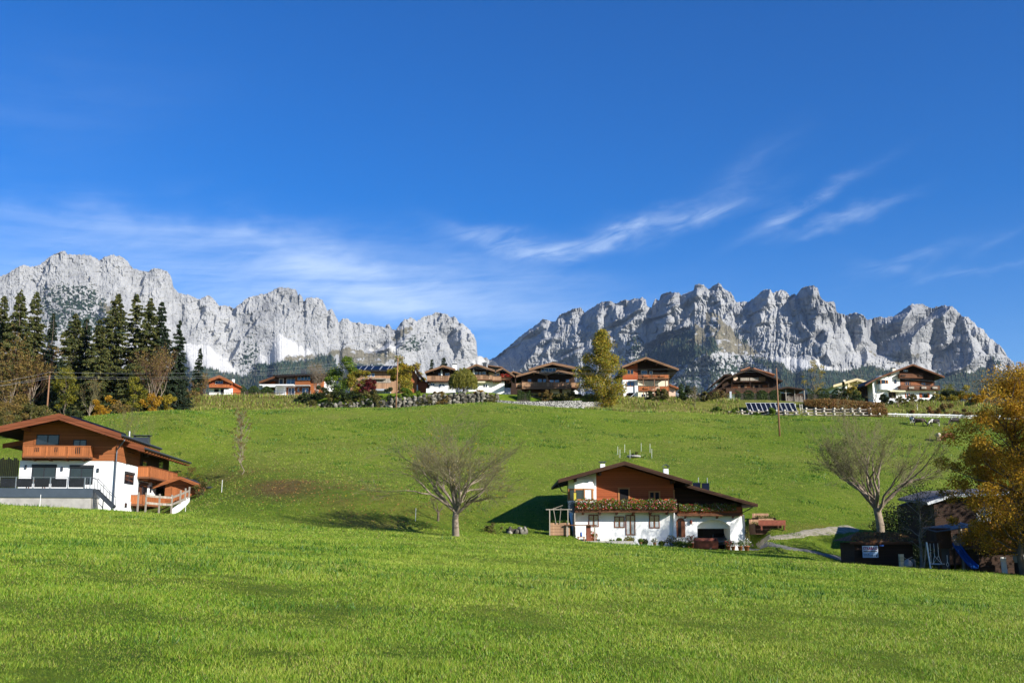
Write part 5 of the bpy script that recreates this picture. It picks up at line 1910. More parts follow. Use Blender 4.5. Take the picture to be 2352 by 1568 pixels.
def balcony_chalet(X0, X1, apexX, apexY, eL, eR, base, wallL, wallR, bal, label, y, reg='C', wins=(), yw=(), lowwall=None, rot=0, D=11, umb=None, zsplit=None, awn=None, chim=None):
 H_ = Frame('balcony_chalet', reg, (X0 + X1) / 2, base, y, rot, label, 'house', G_H)
 r, f = H_.root, H_.f
 OH = -2.5
 rp = [f(eL[0], eL[1], OH), f(apexX, apexY, OH), f(eR[0], eR[1], OH)]
 pur = [(p[0] * .55 + rp[1][0] * .45, line_z(rp, p[0] * .55 + rp[1][0] * .45) - .3) for p in (rp[0], rp[2])] + [(rp[1][0], rp[1][1] - .35)]
 roof(r, rp, OH, D, .22, 'roof_brown', 'wood_tan', .42, 'wood_dark', purlins=pur, pm='wood_tan')
 x0, x1 = f(wallL, base - 100)[0], f(wallR, base - 100)[0]
 a0, zr = f(bal[0], bal[2], -1.5); a1, zf = f(bal[1], bal[3], -1.5)
 zs = zf
 gable_walls(r, x0, x1, zs, rp, .22, 0, D - .5, 'wood_dark', 'upper_wall')
 MB().box(x0, x1, 0, D - .5, -3, zs - .003).build('ground_floor_wall', M['white'], r)
 balcony(r, FR(0), a0, a1, zf, zr, 1.5, 'wood_pale', 'wood_tan', 'mixed', corbels=5, corbel_mat='wood_pale', slats=.2, gaps=((0, .16), (.34, .52), (.86, 1)))
 win(H_, 0, wins, mull=1, frame='frame_white', pane='glass_blue', t=.08, shutter=None)
 win(H_, 0, yw, mull=1, frame='frame_white', pane='glass', t=.08)
 if umb:
  for X_ in umb:
   x, z0 = f(X_, bal[2] + 5, -1.0)
   _, z1 = f(X_, umb[X_], -1.0)
   u_ = empty('closed_parasol', H_.o + Vector((x, -1.0, z0 - 1.0)), 0, ('closed white parasol on the balcony left of the willow' if X_ < 900 else 'closed white parasol on the balcony right of the willow'), 'parasol', 'closed parasols on balconies')
   hh = z1 - z0 + 1.0
   MB().tube([(0, 0, 0), (0, 0, hh * .4)], .03, 6).build('pole', M['alu'], u_)
   MB().lathe([(.16, hh * .35), (.24, hh * .5), (.2, hh * .75), (.12, hh * .92), (.02, hh)], (0, 0, 0), 8).build('canopy', M['lamp_white'], u_, True)
 if awn:
  a0, z1 = f(awn[0], awn[2], -1.8); a1, z0 = f(awn[1], awn[3], -1.8)
  aw = MB()
  aw.v = [(a0, 0, z1 + .5), (a1, 0, z1 + .5), (a1, -1.8, z1), (a0, -1.8, z1), (a0, 0, z1 + .46), (a1, 0, z1 + .46), (a1, -1.8, z1 - .25), (a0, -1.8, z1 - .25)]
  aw.f = [(3, 2, 1, 0), (4, 5, 6, 7), (0, 1, 5, 4), (1, 2, 6, 5), (2, 3, 7, 6), (3, 0, 4, 7)]
  aw.build('awning', M['awning'], r)
 if chim:
  for (cx0, cx1, cy0, cy1, mt) in chim:
   a0, z1 = f(cx0, cy0, 5); a1, z0 = f(cx1, cy1, 5)
   chimney(r, a0, a1, 5, z0, z1 - .2, mt, 'metal')
 return H_


def left_twin():
 H_ = balcony_chalet(120, 820, 540, 238, (115, 388), (830, 318), 900, 245, 760, (170, 745, 480, 598),
      'brown gabled balcony chalet with a closed parasol, partly hidden by the willow', 233,
      wins=[(430, 490, 425, 480), (590, 690, 420, 480)], yw=[(250, 345, 655, 725), (440, 580, 672, 750)], umb={507: 330},
      chim=[(765, 860, 205, 260, 'white')])
 r, f = H_.root, H_.f
 # white parapet with arched railings on the lower terrace
 a0, z1 = f(148, 785, -2.6); a1, z0 = f(840, 865, -2.6)
 _, zt = f(148, 738, -2.6)
 xs = [f(X_, 800, -2.6)[0] for X_ in (148, 240, 335, 470, 560, 640, 840)]
 MB().box(a0, a1, -2.7, -2.5, z0 - .6, z1).build('terrace_parapet', M['white'], r)
 MB().box(a0, a1, -2.497, -.003, z0 - .8, z0 + .1).build('terrace_floor', M['concrete'], r)
 for (X_a, X_b) in ((215, 350), (462, 580)):
  m = MB()
  xa, xb = f(X_a, 760, -2.6)[0], f(X_b, 760, -2.6)[0]
  n = 9
  zt_ = f(300, 720, -2.6)[1]
  prev = None
  for i in range(n + 1):
   x = xa + (xb - xa) * i / n
   z = z1 + (zt_ - z1) * math.sin(math.pi * i / n) ** .6
   m.bar((x, -2.6, z1 - .02), (x, -2.6, z), .05)
   if prev: m.bar(prev, (x, -2.6, z), .06)
   prev = (x, -2.6, z)
  m.build('arched_railing', M['frame_white'], r)
 win(H_, 0, [(765, 845, 650, 700)], mull=0, frame='frame_white', pane='frame_white', t=.08, name='white_shutter')
 return H_


def right_twin():
 H_ = balcony_chalet(1000, 1760, 1325, 205, (1030, 335), (1765, 350), 880, 1130, 1610, (1270, 1700, 462, 568),
      'brown gabled balcony chalet with corner bays and a cream awning right of the willow', 231,
      wins=[(1285, 1355, 392, 455), (1385, 1440, 395, 460), (1470, 1550, 390, 455)], yw=[(1480, 1590, 680, 760)], umb={1260: 320},
      awn=(1330, 1535, 622, 650), chim=[(1478, 1562, 180, 240, 'anthr'), (1192, 1245, 205, 240, 'anthr')])
 r, f = H_.root, H_.f
 # white wall and flight on the right, with two angled corner balconies
 a0, _ = f(1610, 700); a1, _ = f(1985, 700)
 MB().box(a0 + .003, a1, .6, 10, -3, f(1700, 610)[1]).build('side_wall', M['white'], r)
 MB().box(a0 + .003, f(1880, 500)[0], .9, 10, f(1700, 608)[1], f(1700, 380)[1]).build('bay_wall', M['cream'], r)
 rp = [f(1790, 360, -1), f(1945, 290, -1), f(2235, 485, -1)]
 roof(r, rp, -1.0, 10, .2, 'roof_brown', 'wood_tan', .38, 'wood_dark', name='side_roof')
 gable_walls(r, f(1890, 500)[0], f(2150, 500)[0], f(1890, 640)[1], rp, .2, 1.5, 9, 'wood_dark', 'side_upper_wall')
 rr = [f(1590, 248, 5), f(1940, 290, 5)]
 roof(r, [rr[0], rr[1]], 4, 11, .2, 'roof_brown', 'wood_tan', .2, 'wood_dark', name='back_roof')
 for (Xa, Xb, Yr, Yf, yo) in ((1705, 1910, 495, 590, -1.2), (1880, 2140, 470, 560, -.6)):
  a0, zr = f(Xa, Yr, yo); a1, zf = f(Xb, Yf, yo)
  balcony(r, FR(.6 if yo < -1 else 1.5), a0, a1, zf, zr, 1.8, 'wood_pale', 'wood_tan', 'solid', corbels=4, corbel_mat='wood_orv', slats=.2)
 bb = [ch for ch in r.children if ch.name.startswith('balcony')][-1]
 a0, zr = f(1900, 450, -.8); a1, zf = f(2160, 520, -.8)
 flowers('flower', bb, FR(.6), a0, a1, zf, zr + .2, 1.4, 260, [('red_flowers', 'lf_flowerr', .6, .11), ('flower_foliage', 'lf_dark', .4, .12)])
 win(H_, .9, [(1740, 1790, 400, 470), (1810, 1860, 420, 490)], mull=0, frame='frame_white', pane='glass', t=.1)
 return H_


def double_gable():
 H_ = Frame('double_gable_house', 'D', 900, 1000, 229, R(0), 'wide dark chalet with two front gables and a long pale slatted balcony', 'house', G_H)
 r, f = H_.root, H_.f
 top = [f(500, 320, 1), f(1050, 165, 1), f(1620, 285, 1)]
 pur = [(top[1][0], top[1][1] - .4), (f(1430, 285, 1)[0], line_z(top, f(1430, 285, 1)[0]) - .3)]
 roof(r, top, 1.0, 14, .25, 'roof_brown', 'wood_tan', .5, 'wood_dark')
 front = [f(200, 480, -2), f(625, 360, -2), f(915, 435, -2), f(1205, 345, -2), f(1600, 430, -2)]
 pr = [(p[0], p[1] - .35) for p in (front[1], front[3], front[2])]
 roof(r, front, -2.0, 9, .25, 'roof_brown', 'wood_tan', .42, 'wood_dark', purlins=pr, pm='wood_pale')
 x0, x1 = f(330, 600)[0], f(1640, 600)[0]
 a0, zr = f(345, 632, -1.8); a1, zf = f(1500, 740, -1.8)
 gable_walls(r, x0, min(x1, front[-1][0] - .1), zf, front, .25, 0, 9, 'wood_dark', 'upper_wall')
 gable_walls(r, f(560, 400, 3)[0], f(1560, 400, 3)[0], front[0][1] - .5, top, .25, 3, 13.5, 'wood_dark', 'top_wall')
 MB().box(x0, x1, .8, 13, -3, zf - .003).build('ground_floor_wall', M['wood_darkv'], r)
 for (X0, X1) in ((1005, 1215), (1290, 1490)):
  a, _ = f(X0, 900, .8); b, _ = f(X1, 900, .8)
  MB().box(a, b, .70, .797, -2, f(X0, 800, .8)[1]).build('pale_wall_panel', M['cream'], r)
 a, _ = f(1520, 900, 0); b, z = f(1660, 830, 0)
 MB().prism([(a, -2), (b, -2), (b, z - .3), ((a + b) / 2, z + .15), (a, z - .25)], -.3, .797).build('shed_wall', M['white'], r)
 b_ = balcony(r, FR(0), a0, a1, zf, zr, 1.8, 'wood_pale', 'wood_tan', 'mixed', slats=.22, gaps=((0, .17), (.50, .55), (.83, 1)), side=(True, True))
 MB().box(a0 - .05, a1 + .05, -1.85, -1.812, zf - .5, zf - .12).build('balcony_beam', M['wood_tan'], r)
 a2, _ = f(1680, 740, -1.2)
 balcony(r, FR(.5), a1 + .1, a2, zf, zr, 1.7, 'wood_pale', 'wood_tan', 'solid', slats=.22)
 a3, zr3 = f(205, 660, -1); a4, zf3 = f(340, 740, -1)
 balcony(r, FR(1), a3, a4, zf3, zr3, 2.0, 'wood_pale', 'wood_tan', 'solid', slats=.22)
 win(H_, 3.0, [(785, 1145, 303, 395)], mull=3, frame='frame_white', pane='glass', t=.08)
 win(H_, 0, [(472, 565, 562, 640), (705, 815, 555, 640), (828, 912, 555, 640), (985, 1095, 575, 640), (1107, 1220, 575, 640), (1365, 1460, 562, 640)], mull=0, frame='frame_brown', pane='glass_blue', t=.07)
 # closed parasols
 for i, (X_, Yt, Yb, yo) in enumerate(((935, 470, 620, -1.2), (912, 790, 930, -1.4))):
  x, z1 = f(X_, Yt, yo); _, z0 = f(X_, Yb, yo)
  lab = 'closed tan parasol on the upper balcony of the double gabled chalet' if i == 0 else 'closed tan parasol below the balcony of the double gabled chalet'
  u_ = empty('closed_parasol', H_.o + Vector((x, yo, z0 - .9)), 0, lab, 'parasol', 'closed parasols on balconies')
  hh = z1 - z0 + .9
  MB().tube([(0, 0, 0), (0, 0, hh)], .03, 6).build('pole', M['wood_tan'], u_)
  MB().lathe([(.30, hh * .30), (.27, hh * .5), (.16, hh * .8), (.02, hh * .98)], (0, 0, 0), 8).build('canopy', M['wood_tan'], u_, True)
 a0, z1 = f(1060, 140, 6); a1, z0 = f(1170, 175, 6)
 chimney(r, a0, a1, 6, z0, z1 - .2, 'metal', 'alu')
 # garden chairs and table on the balcony
 a, z = f(1210, 655, -1.2)
 return H_, (a, zf)


def tall_chalet():
 H_ = Frame('tall_chalet', 'E', 1030, 1130, 231, R(-1), 'tall white and orange house with two stacked timber balconies beside the big birch', 'house', G_H)
 r, f = H_.root, H_.f
 OH = -2.7
 rp = [f(490, 360, OH), f(1030, 152, OH), f(1765, 415, OH)]
 pur = [(x, line_z(rp, x) - .35) for x in (f(1030, 0, OH)[0], f(1285, 0, OH)[0], f(1535, 0, OH)[0], f(775, 0, OH)[0])]
 D = 13
 roof(r, rp, OH, D, .25, 'roof_brown', 'wood_tan', .45, 'wood_dark', purlins=pur, pm='wood_tan')
 yb = H_.s(1650, 680, rp[2][0])[0]
 x0, x1, x2 = f(510, 800)[0], f(850, 800)[0], f(1545, 800)[0]
 zs = f(700, 662)[1]
 gable_walls(r, x0, x1, zs, rp, .25, -.04, D - .5, 'wood_red', 'upper_wall')
 gable_walls(r, x1 + .003, x2, zs, rp, .25, 1.4, D - .5, 'wood_dark', 'recessed_wall')
 MB().box(x0, x1, 0, D - .6, -3, zs - .003).build('ground_floor_wall', M['white'], r)
 MB().box(x1 + .003, x2, 1.5, D - .6, -3, zs - .003).build('back_wall', M['cream'], r)
 win(H_, -.04, [(605, 755, 435, 545)], mull=1, frame='frame_or', pane='glass', t=.1)
 win(H_, 0, [(590, 772, 705, 815)], mull=1, frame='frame_or', pane='glass_blue', t=.1)
 a0, z1 = f(595, 962); a1, z0 = f(765, 1075)
 window(r, FR(0), a0, a1, z0, z1, 1, 'frame_brown', 'dark', t=.08)
 win(H_, 1.4, [(915, 1060, 455, 545), (1100, 1180, 470, 545)], mull=0, frame='frame_white', pane='glass', t=.08)
 win(H_, 1.5, [(920, 1030, 975, 1125)], mull=0, frame='frame_white', pane='glass', t=.1, name='door')
 win(H_, 1.5, [(1130, 1215, 965, 1040), (1240, 1380, 965, 1040)], mull=0, frame='frame_brown', pane='dark', t=.08)
 for (Yr, Yf, Xl) in ((545, 632, 850), (810, 905, 850)):
  a0, zr = f(965, Yr, -1.6); a1, zf = f(1545, Yf, -1.6)
  b = balcony(r, FR(0), a0, a1, zf, zr, 1.6, 'wood_orv', 'wood_tan' if Yr < 600 else 'wood_or', 'mixed', slats=.2, gaps=((0, .22), (.66, 1)), side=(False, True))
  MB().box(x1, a0, -1.6, 0, zf - .16, zf - .01).build('balcony_floor', M['wood_mid'], r)
  MB().box(x1 - .1, a0 - .05, -1.6, -1.54, zf, zr).build('side_railing', M['wood_orv'] if Yr > 600 else M['wood_mid'], r)
  for Xb in (975, 1335):
   c0, q1 = f(Xb, Yr + 22, -1.75); c1, _ = f(Xb + 118, Yr + 22, -1.75)
   MB().box(c0, c1, -1.85, -1.66, q1 - .35, q1 - .05).build('flower_box', M['wood_or'], b)
 m = MB()
 zb = f(1000, 1130, -1.5)[1]
 ztop = f(1000, 640, -1.5)[1]
 for X_ in (974, 1224, 1472, 1538):
  x = f(X_, 900, -1.5)[0]
  m.box(x - .09, x + .09, -1.56, -1.4, zb - 1.0, ztop - .2)
 each(m, None, 'balcony_post', 'wood_tan', r)
 # annexe on the right
 a = f(1545, 770, .5); b = f(1745, 850, .5)
 roof(r, [(a[0], a[1]), (b[0] + .1, b[1])], -.2, 7, .2, 'roof_brown', 'wood_or', .4, 'wood_dark', name='annexe_roof')
 MB().prism([(x2 + .003, -4), (f(1690, 1000, .5)[0], -4), (f(1690, 860, .5)[0], f(1690, 860, .5)[1]), (x2 + .003, a[1] - .4)], .6, 7).build('annexe_wall', M['pinkwall'], r)
 a0, z1 = f(1600, 1028, .6); a1, z0 = f(1690, 1110, .6)
 window(r, FR(.6), a0, a1, z0, z1, 1, 'frame_or', 'glass', t=.09)
 # leaning pole of the sun sail
 p0, p1 = f(610, 1120, -2.5), f(825, 925, -1)
 MB().tube([(p0[0], -2.5, p0[1]), (p1[0], -1.0, p1[1])], .05, 6).build('sail_pole', M['alu'], r)
 return H_


def dark_chalet():
 H_ = Frame('dark_chalet', 'F', 1150, 800, 240, R(-3), 'old dark brown chalet with orange roof edges and several chimneys above the thuja hedge', 'house', G_H)
 r, f = H_.root, H_.f
 OH = -2.5
 rp = [f(415, 560, OH), f(620, 368, OH), f(1140, 150, OH), f(1790, 412, OH)]
 D = 14
 roof(r, rp, OH, D, .22, 'roof_or', 'wood_dark', .42, 'wood_dark', fd=.08)
 # orange upper edge of the tiles
 m = MB()
 a, b = f(1200, 170, OH + .6), f(1640, 305, OH + .6)
 m.prism([(a[0], a[1] - .02), (b[0], b[1] - .02), (b[0], b[1] + .22), (a[0], a[1] + .22)], OH + .6, D)
 a, b = f(935, 205, OH + .6), f(1125, 140, OH + .6)
 m.prism([(a[0], a[1] - .2), (b[0], b[1] - .2), (b[0], b[1] + .1), (a[0], a[1] + .1)], OH + .6, D)
 m.build('tile_edge', M['roof_or'], r)
 rp2 = [f(350, 498, 1), f(600, 290, 1), f(760, 280, 1)]
 roof(r, rp2, 1.0, D, .22, 'roof_brown', 'wood_dark', .4, 'wood_dark', name='rear_roof')
 x0, x1 = f(560, 600)[0], f(1700, 600)[0]
 gable_walls(r, x0, x1, f(700, 670)[1], rp, .22, 0, D - .6, 'wood_dark', 'upper_wall')
 MB().box(x0 + .1, x1 - .1, .1, D - .7, -4, f(700, 672)[1] - .003).build('ground_floor_wall', M['white'], r)
 # lean-to on the left
 a, b = f(235, 672, 0), f(520, 560, 0)
 roof(r, [a, (x0 - .003, b[1])], -.6, 8, .2, 'roof_brown', 'wood_dark', .3, 'wood_dark', name='lean_to_roof')
 MB().prism([(f(300, 700)[0], -4), (x0 - .003, -4), (x0 - .003, b[1] - .35), (f(300, 700)[0], a[1] + .1)], 0, 7).build('lean_to_wall', M['wood_darkv'], r)
 # balconies
 a0, zr = f(925, 352, -1.4); a1, zf = f(1310, 425, -1.4)
 balcony(r, FR(0), a0, a1, zf, zr, 1.4, 'wood_grey', 'wood_dark', 'solid', slats=.2)
 MB().box(f(790, 435, -1.4)[0], f(1495, 435, -1.4)[0], -1.4, 0, zf - .2, zf - .04).build('beam_floor', M['wood_dark'], r)
 for (Xa, Xb) in ((835, 925), (1310, 1440)):
  c0, z1 = f(Xa, 345, -.05); c1, z0 = f(Xb, 425, -.05)
  MB().box(c0, c1, -.06, -.003, z0, z1).build('pale_boards', M['wood_pale'], r)
 a0, zr = f(635, 565, -1.5); a1, zf = f(1690, 650, -1.5)
 balcony(r, FR(0), a0, a1, zf, zr, 1.5, 'wood_darkv', 'wood_dark', 'solid', slats=.2)
 for (Xa, Xb, Ya, Yb) in ((735, 880, 500, 570), (1020, 1150, 500, 570), (1385, 1485, 510, 570)):
  c0, z1 = f(Xa, Ya, -.05); c1, z0 = f(Xb, Yb, -.05)
  MB().box(c0, c1, -.05, -.003, z0 - .3, z1).build('orange_boards', M['wood_or'], r)
 win(H_, -.05, [(925, 1015, 505, 575), (1220, 1300, 505, 575)], mull=0, frame='frame_brown', pane='dark', t=.08, shutter='wood_pale')
 m = MB()
 for X_ in (755, 1130, 1503, 1630):
  x, z1 = f(X_, 450, -1.4); _, z0 = f(X_, 600, -1.4)
  m.box(x - .07, x + .07, -1.45, -1.33, z0, z1)
 each(m, None, 'post', 'wood_dark', r)
 a, z = f(822, 375, -.4)
 MB().lathe([(.02, -.1), (.5, .0), (.55, .06)], (0, 0, 0), 14).build('satellite_dish', M['pinkwall'], r).matrix_world = Matrix.Translation((a, -.7, z)) @ Matrix.Rotation(R(80), 4, 'X')
 for (X0, X1, Y0, Y1, mt, ar) in ((738, 785, 240, 300, 'white', True), (925, 975, 140, 200, 'anthr', True), (1022, 1078, 85, 150, 'anthr', True)):
  a0, z1 = f(X0, Y0, 4); a1, z0 = f(X1, Y1, 4)
  chimney(r, a0, a1, 4, z0, z1, mt, 'metal', arch=ar)
 a0, z1 = f(705, 640, -1.7); a1, z0 = f(752, 775, -1.7)
 MB().box(a0, a1, -1.8, -1.6, z0, z1).build('folded_awning', M['alu'], r)
 return H_


def pergola():
 H_ = Frame('open_shed', 'F', 2050, 880, 236, 0, 'open timber shed with shallow roof and woven branch screen beside the solar field', 'shed')
 r, f = H_.root, H_.f
 rp = [f(1700, 580, -1), f(1890, 540, -1), f(2240, 590, -1)]
 roof(r, rp, -1, 6, .18, 'roof_dark', 'wood_dark', .3, 'wood_dark')
 m = MB()
 for X_ in (1855, 2035, 2232):
  x, z1 = f(X_, 600); _, z0 = f(X_, 950)
  m.box(x - .09, x + .09, -.09, .09, z0 - 1, z1)
 each(m, None, 'post', 'wood_grey', r)
 a0, z1 = f(1860, 755, .1); a1, z0 = f(2228, 880, .1)
 m = MB()
 rr = random.Random(4)
 for i in range(60):
  x = a0 + (a1 - a0) * i / 59
  m.bar((x, .1, z0 - .4), (x + rr.uniform(-.15, .15), .1 + rr.uniform(-.05, .05), z1 + rr.uniform(-.5, .5)), .05)
 for k in range(6):
  z = z0 + (z1 - z0) * k / 5
  m.bar((a0, .14, z), (a1, .14, z + rr.uniform(-.1, .1)), .05)
 m.build('branch_screen', M['wood_grey'], r)
 MB().box(a0, f(2230, 700, 4)[0], 4.5, 4.6, z0 - 1, rp[0][1] - .4).build('back_wall', M['wood_dark'], r)
 return H_


def cream_house():
 H_ = Frame('cream_house', 'G', 500, 600, 285, R(0), 'small house with pale cream gable boards behind the tall white chalet', 'house', G_H)
 r, f = H_.root, H_.f
 rp = [f(215, 485, -1.5), f(597, 375, -1.5), f(800, 435, -1.5), f(1000, 500, -1.5)]
 roof(r, rp, -1.5, 12, .2, 'wood_cream', 'wood_cream', .62, 'wood_cream', fd=.1)
 x0, x1 = f(280, 560)[0], f(900, 560)[0]
 gable_walls(r, x0, x1, -3, rp, .2, 0, 11, 'white', 'wall')
 gable_walls(r, f(450, 500)[0], f(780, 500)[0], f(500, 560)[1], rp, .2, -.2, -.003, 'wood_cream', 'gable_boards')
 win(H_, 0, [(310, 360, 545, 600)], mull=1, frame='frame_white', pane='glass', t=.1)
 m = MB()
 for X_ in (600, 460):
  x, z = f(X_, 400 if X_ == 600 else 440, -1)
  m.box(x - .12, x + .12, -1.45, -.2, z - .7, z - .3)
 each(m, None, 'beam', 'wood_cream', r)
 a0, z1 = f(380, 400, 4); a1, z0 = f(415, 440, 4)
 chimney(r, a0, a1, 4, z0, z1, 'cream', 'metal')
 return H_


def white_chalet():
 H_ = Frame('white_chalet', 'G', 1500, 720, 238, R(3), 'big white chalet with dark gable, curved bay window and brown balconies at the right', 'house', G_H)
 r, f = H_.root, H_.f
 OH = -2.5
 rp = [f(730, 478, OH), f(925, 365, OH), f(1505, 142, OH), f(2020, 345, OH)]
 D = 15
 pur = [(x, line_z(rp, x) - .3) for x in (f(1505, 0, OH)[0], f(1130, 0, OH)[0], f(1980, 0, OH)[0])]
 roof(r, rp, OH, D, .22, 'roof_dark', 'wood_mid', .35, 'wood_dark', purlins=pur[:2], pm='wood_dark')
 x0, xm, x1 = f(852, 500)[0], f(1300, 500)[0], f(1865, 500)[0]
 zs = f(1600, 575)[1]
 gable_walls(r, x0, xm, -3, rp, .22, -.05, D - 1, 'white', 'wall')
 gable_walls(r, xm + .003, x1, zs, rp, .22, .05, D - 1, 'wood_dark', 'dark_gable_wall')
 MB().box(xm + .003, x1, .0, D - 1.1, -3, zs - .003).build('ground_floor_wall', M['white'], r)
 for (X0, X1, Y0, Y1) in ((1305, 1370, 430, 495), (1465, 1635, 425, 492), (1720, 1840, 440, 492)):
  a0, z1 = f(X0, Y0); a1, z0 = f(X1, Y1)
  MB().box(a0, a1, 0, .047, z0 - .3, z1).build('orange_boards', M['wood_or'], r)
 # curved bay at the corner of the upper floor
 a0, zt = f(935, 395, -.9); a1, zb = f(1135, 560, -.9)
 zw0, zw1 = f(1000, 465, -.9)[1], f(1000, 402, -.9)[1]
 cx, rad = (a0 + a1) / 2, (a1 - a0) / 2
 for (zz0, zz1, nm, mt, rr_) in ((zb, zw0, 'bay_wall', 'white', rad), (zw0 + .003, zw1 - .003, 'bay_window', 'glass', rad - .1), (zw1, zw1 + 1.0, 'bay_top', 'white', rad)):
  pts = [(cx + rr_ * math.cos(math.pi + math.pi * i / 12), -.05 + 1.1 * (rr_ / rad) * math.sin(math.pi + math.pi * i / 12)) for i in range(13)]
  m = MB()
  m.v = [(x, y, zz0) for x, y in pts] + [(x, y, zz1) for x, y in pts]
  m.f = [(i, i + 1, 14 + i, 13 + i) for i in range(12)] + [tuple(range(12, -1, -1)), tuple(range(13, 26))]
  ob = m.build(nm, M[mt], r)
  if nm == 'bay_window':
   m = MB()
   for i in (1, 4, 7, 9, 12):
    x, y = cx + rad * math.cos(math.pi + math.pi * i / 12), -.05 + 1.1 * math.sin(math.pi + math.pi * i / 12)
    m.box(x - .09, x + .09, y - .06, y + .06, zw0 + .004, zw1 - .004)
   each(m, None, 'window_frame', 'frame_or', ob)
 # arched window
 a0, z1 = f(1198, 398, -.05); a1, z0 = f(1245, 462, -.05)
 pts = [(a0, z0), (a1, z0)] + [((a0 + a1) / 2 + (a1 - a0) / 2 * math.cos(math.pi * i / 6), z1 - (a1 - a0) / 2 + (a1 - a0) / 2 * math.sin(math.pi * i / 6)) for i in range(7)]
 aw = MB().prism(pts, -.09, -.053).build('arched_window', M['frame_brown'], r)
 cxx = (a0 + a1) / 2
 MB().prism([(cxx + (p[0] - cxx) * .75, z0 + .06 + (p[1] - z0) * .88) for p in pts], -.10, -.092).build('pane', M['glass'], aw)
 # balconies
 a0, zr = f(1292, 295, -1.2); a1, zf = f(1672, 360, -1.2)
 b = balcony(r, FR(.05), a0, a1, zf, zr, 1.25, 'wood_mid', 'wood_mid', 'solid', slats=.2)
 for Xb in (1315, 1595):
  c0, q1 = f(Xb, 318, -1.3); c1, _ = f(Xb + 70, 318, -1.3)
  MB().box(c0, c1, -1.42, -1.22, q1 - .4, q1).build('flower_box', M['wood_dark'], b)
 a0, zr = f(1308, 487, -1.5); a1, zf = f(1948, 550, -1.5)
 b = balcony(r, FR(.05), a0, a1, zf, zr, 1.55, 'wood_mid', 'wood_darkv', 'solid', slats=.2)
 for Xb in (1440, 1640, 1820):
  c0, q1 = f(Xb, 510, -1.6); c1, _ = f(Xb + 80, 510, -1.6)
  MB().box(c0, c1, -1.8, -1.53, q1 - .5, q1).build('flower_box', M['wood_grey'], b)
 win(H_, .05, [(1375, 1455, 425, 492), (1640, 1715, 440, 492)], mull=1, frame='frame_or', pane='glass', t=.09)
 win(H_, .05, [(1355, 1425, 238, 268)], mull=1, frame='frame_white', pane='glass_blue', t=.06)
 win(H_, 0, [(1398, 1438, 615, 692)], mull=0, frame='frame_white', pane='glass', t=.09, shutter='wood_red', name='terrace_door')
 win(H_, 0, [(1650, 1738, 615, 690)], mull=1, frame='frame_brown', pane='glass', t=.09, shutter='wood_red')
 a0, z1 = f(1110, 600, -.05); a1, z0 = f(1235, 700, -.05)
 window(r, FR(-.05), a0, a1, z0, z1, 1, 'frame_brown', 'dark', t=.1)
 a0, z1 = f(1138, 572, -1.6); a1, _ = f(1385, 572, -1.6)
 aw = MB()
 aw.v = [(a0, -.053, z1 + .35), (a1, -.053, z1 + .35), (a1, -1.7, z1), (a0, -1.7, z1), (a0, -.053, z1 + .30), (a1, -.053, z1 + .30), (a1, -1.7, z1 - .3), (a0, -1.7, z1 - .3)]
 aw.f = [(3, 2, 1, 0), (4, 5, 6, 7), (0, 1, 5, 4), (1, 2, 6, 5), (2, 3, 7, 6), (3, 0, 4, 7)]
 aw.build('awning', M['awning'], r)
 a0, z1 = f(1175, 215, 3); a1, z0 = f(1228, 245, 3)
 chimney(r, a0, a1, 3, z0, z1, 'cream', 'metal')
 # low white garden wall in front
 a0, z1 = f(1120, 700, -4); a1, z0 = f(1815, 720, -4)
 g_ = MB().box(a0, a1, -4.2, -4, z0 - 1.2, z1).build('garden_wall', M['white'], r)
 # dark wing at the left behind
 MB().box(f(640, 560, 3)[0], x0 - .003, 3, 10, -3, f(700, 520, 3)[1]).build('wing_wall', M['wood_dark'], r)
 a, b = f(620, 530, 2), f(850, 400, 2)
 return H_


small_red_house(); modern_house(); solar_house(); left_twin(); right_twin()
DG, DGB = double_gable()
tall_chalet(); dark_chalet(); pergola(); cream_house(); white_chalet()


def tiny_gable():
 H_ = Frame('rear_house', 'C', 2230, 600, 262, 0, 'dark gabled house glimpsed between the awning chalet and the double gabled chalet', 'house', G_H)
 r, f = H_.root, H_.f
 rp = [f(2100, 425, -1), f(2195, 372, -1), f(2400, 440, -1)]
 roof(r, rp, -1, 10, .2, 'roof_brown', 'wood_tan', .35, 'wood_dark')
 gable_walls(r, f(2130, 500)[0], f(2380, 500)[0], -5, rp, .2, 0, 9, 'wood_dark', 'wall')
 win(H_, 0, [(2262, 2310, 612, 650)], mull=0, frame='frame_white', pane='glass_blue', t=.1)
 x, z = f(2195, 305, 0)
 MB().tube([(x, 1, rp[1][1]), (x, 1, z)], .04, 5).build('antenna', M['alu'], r)


tiny_gable()
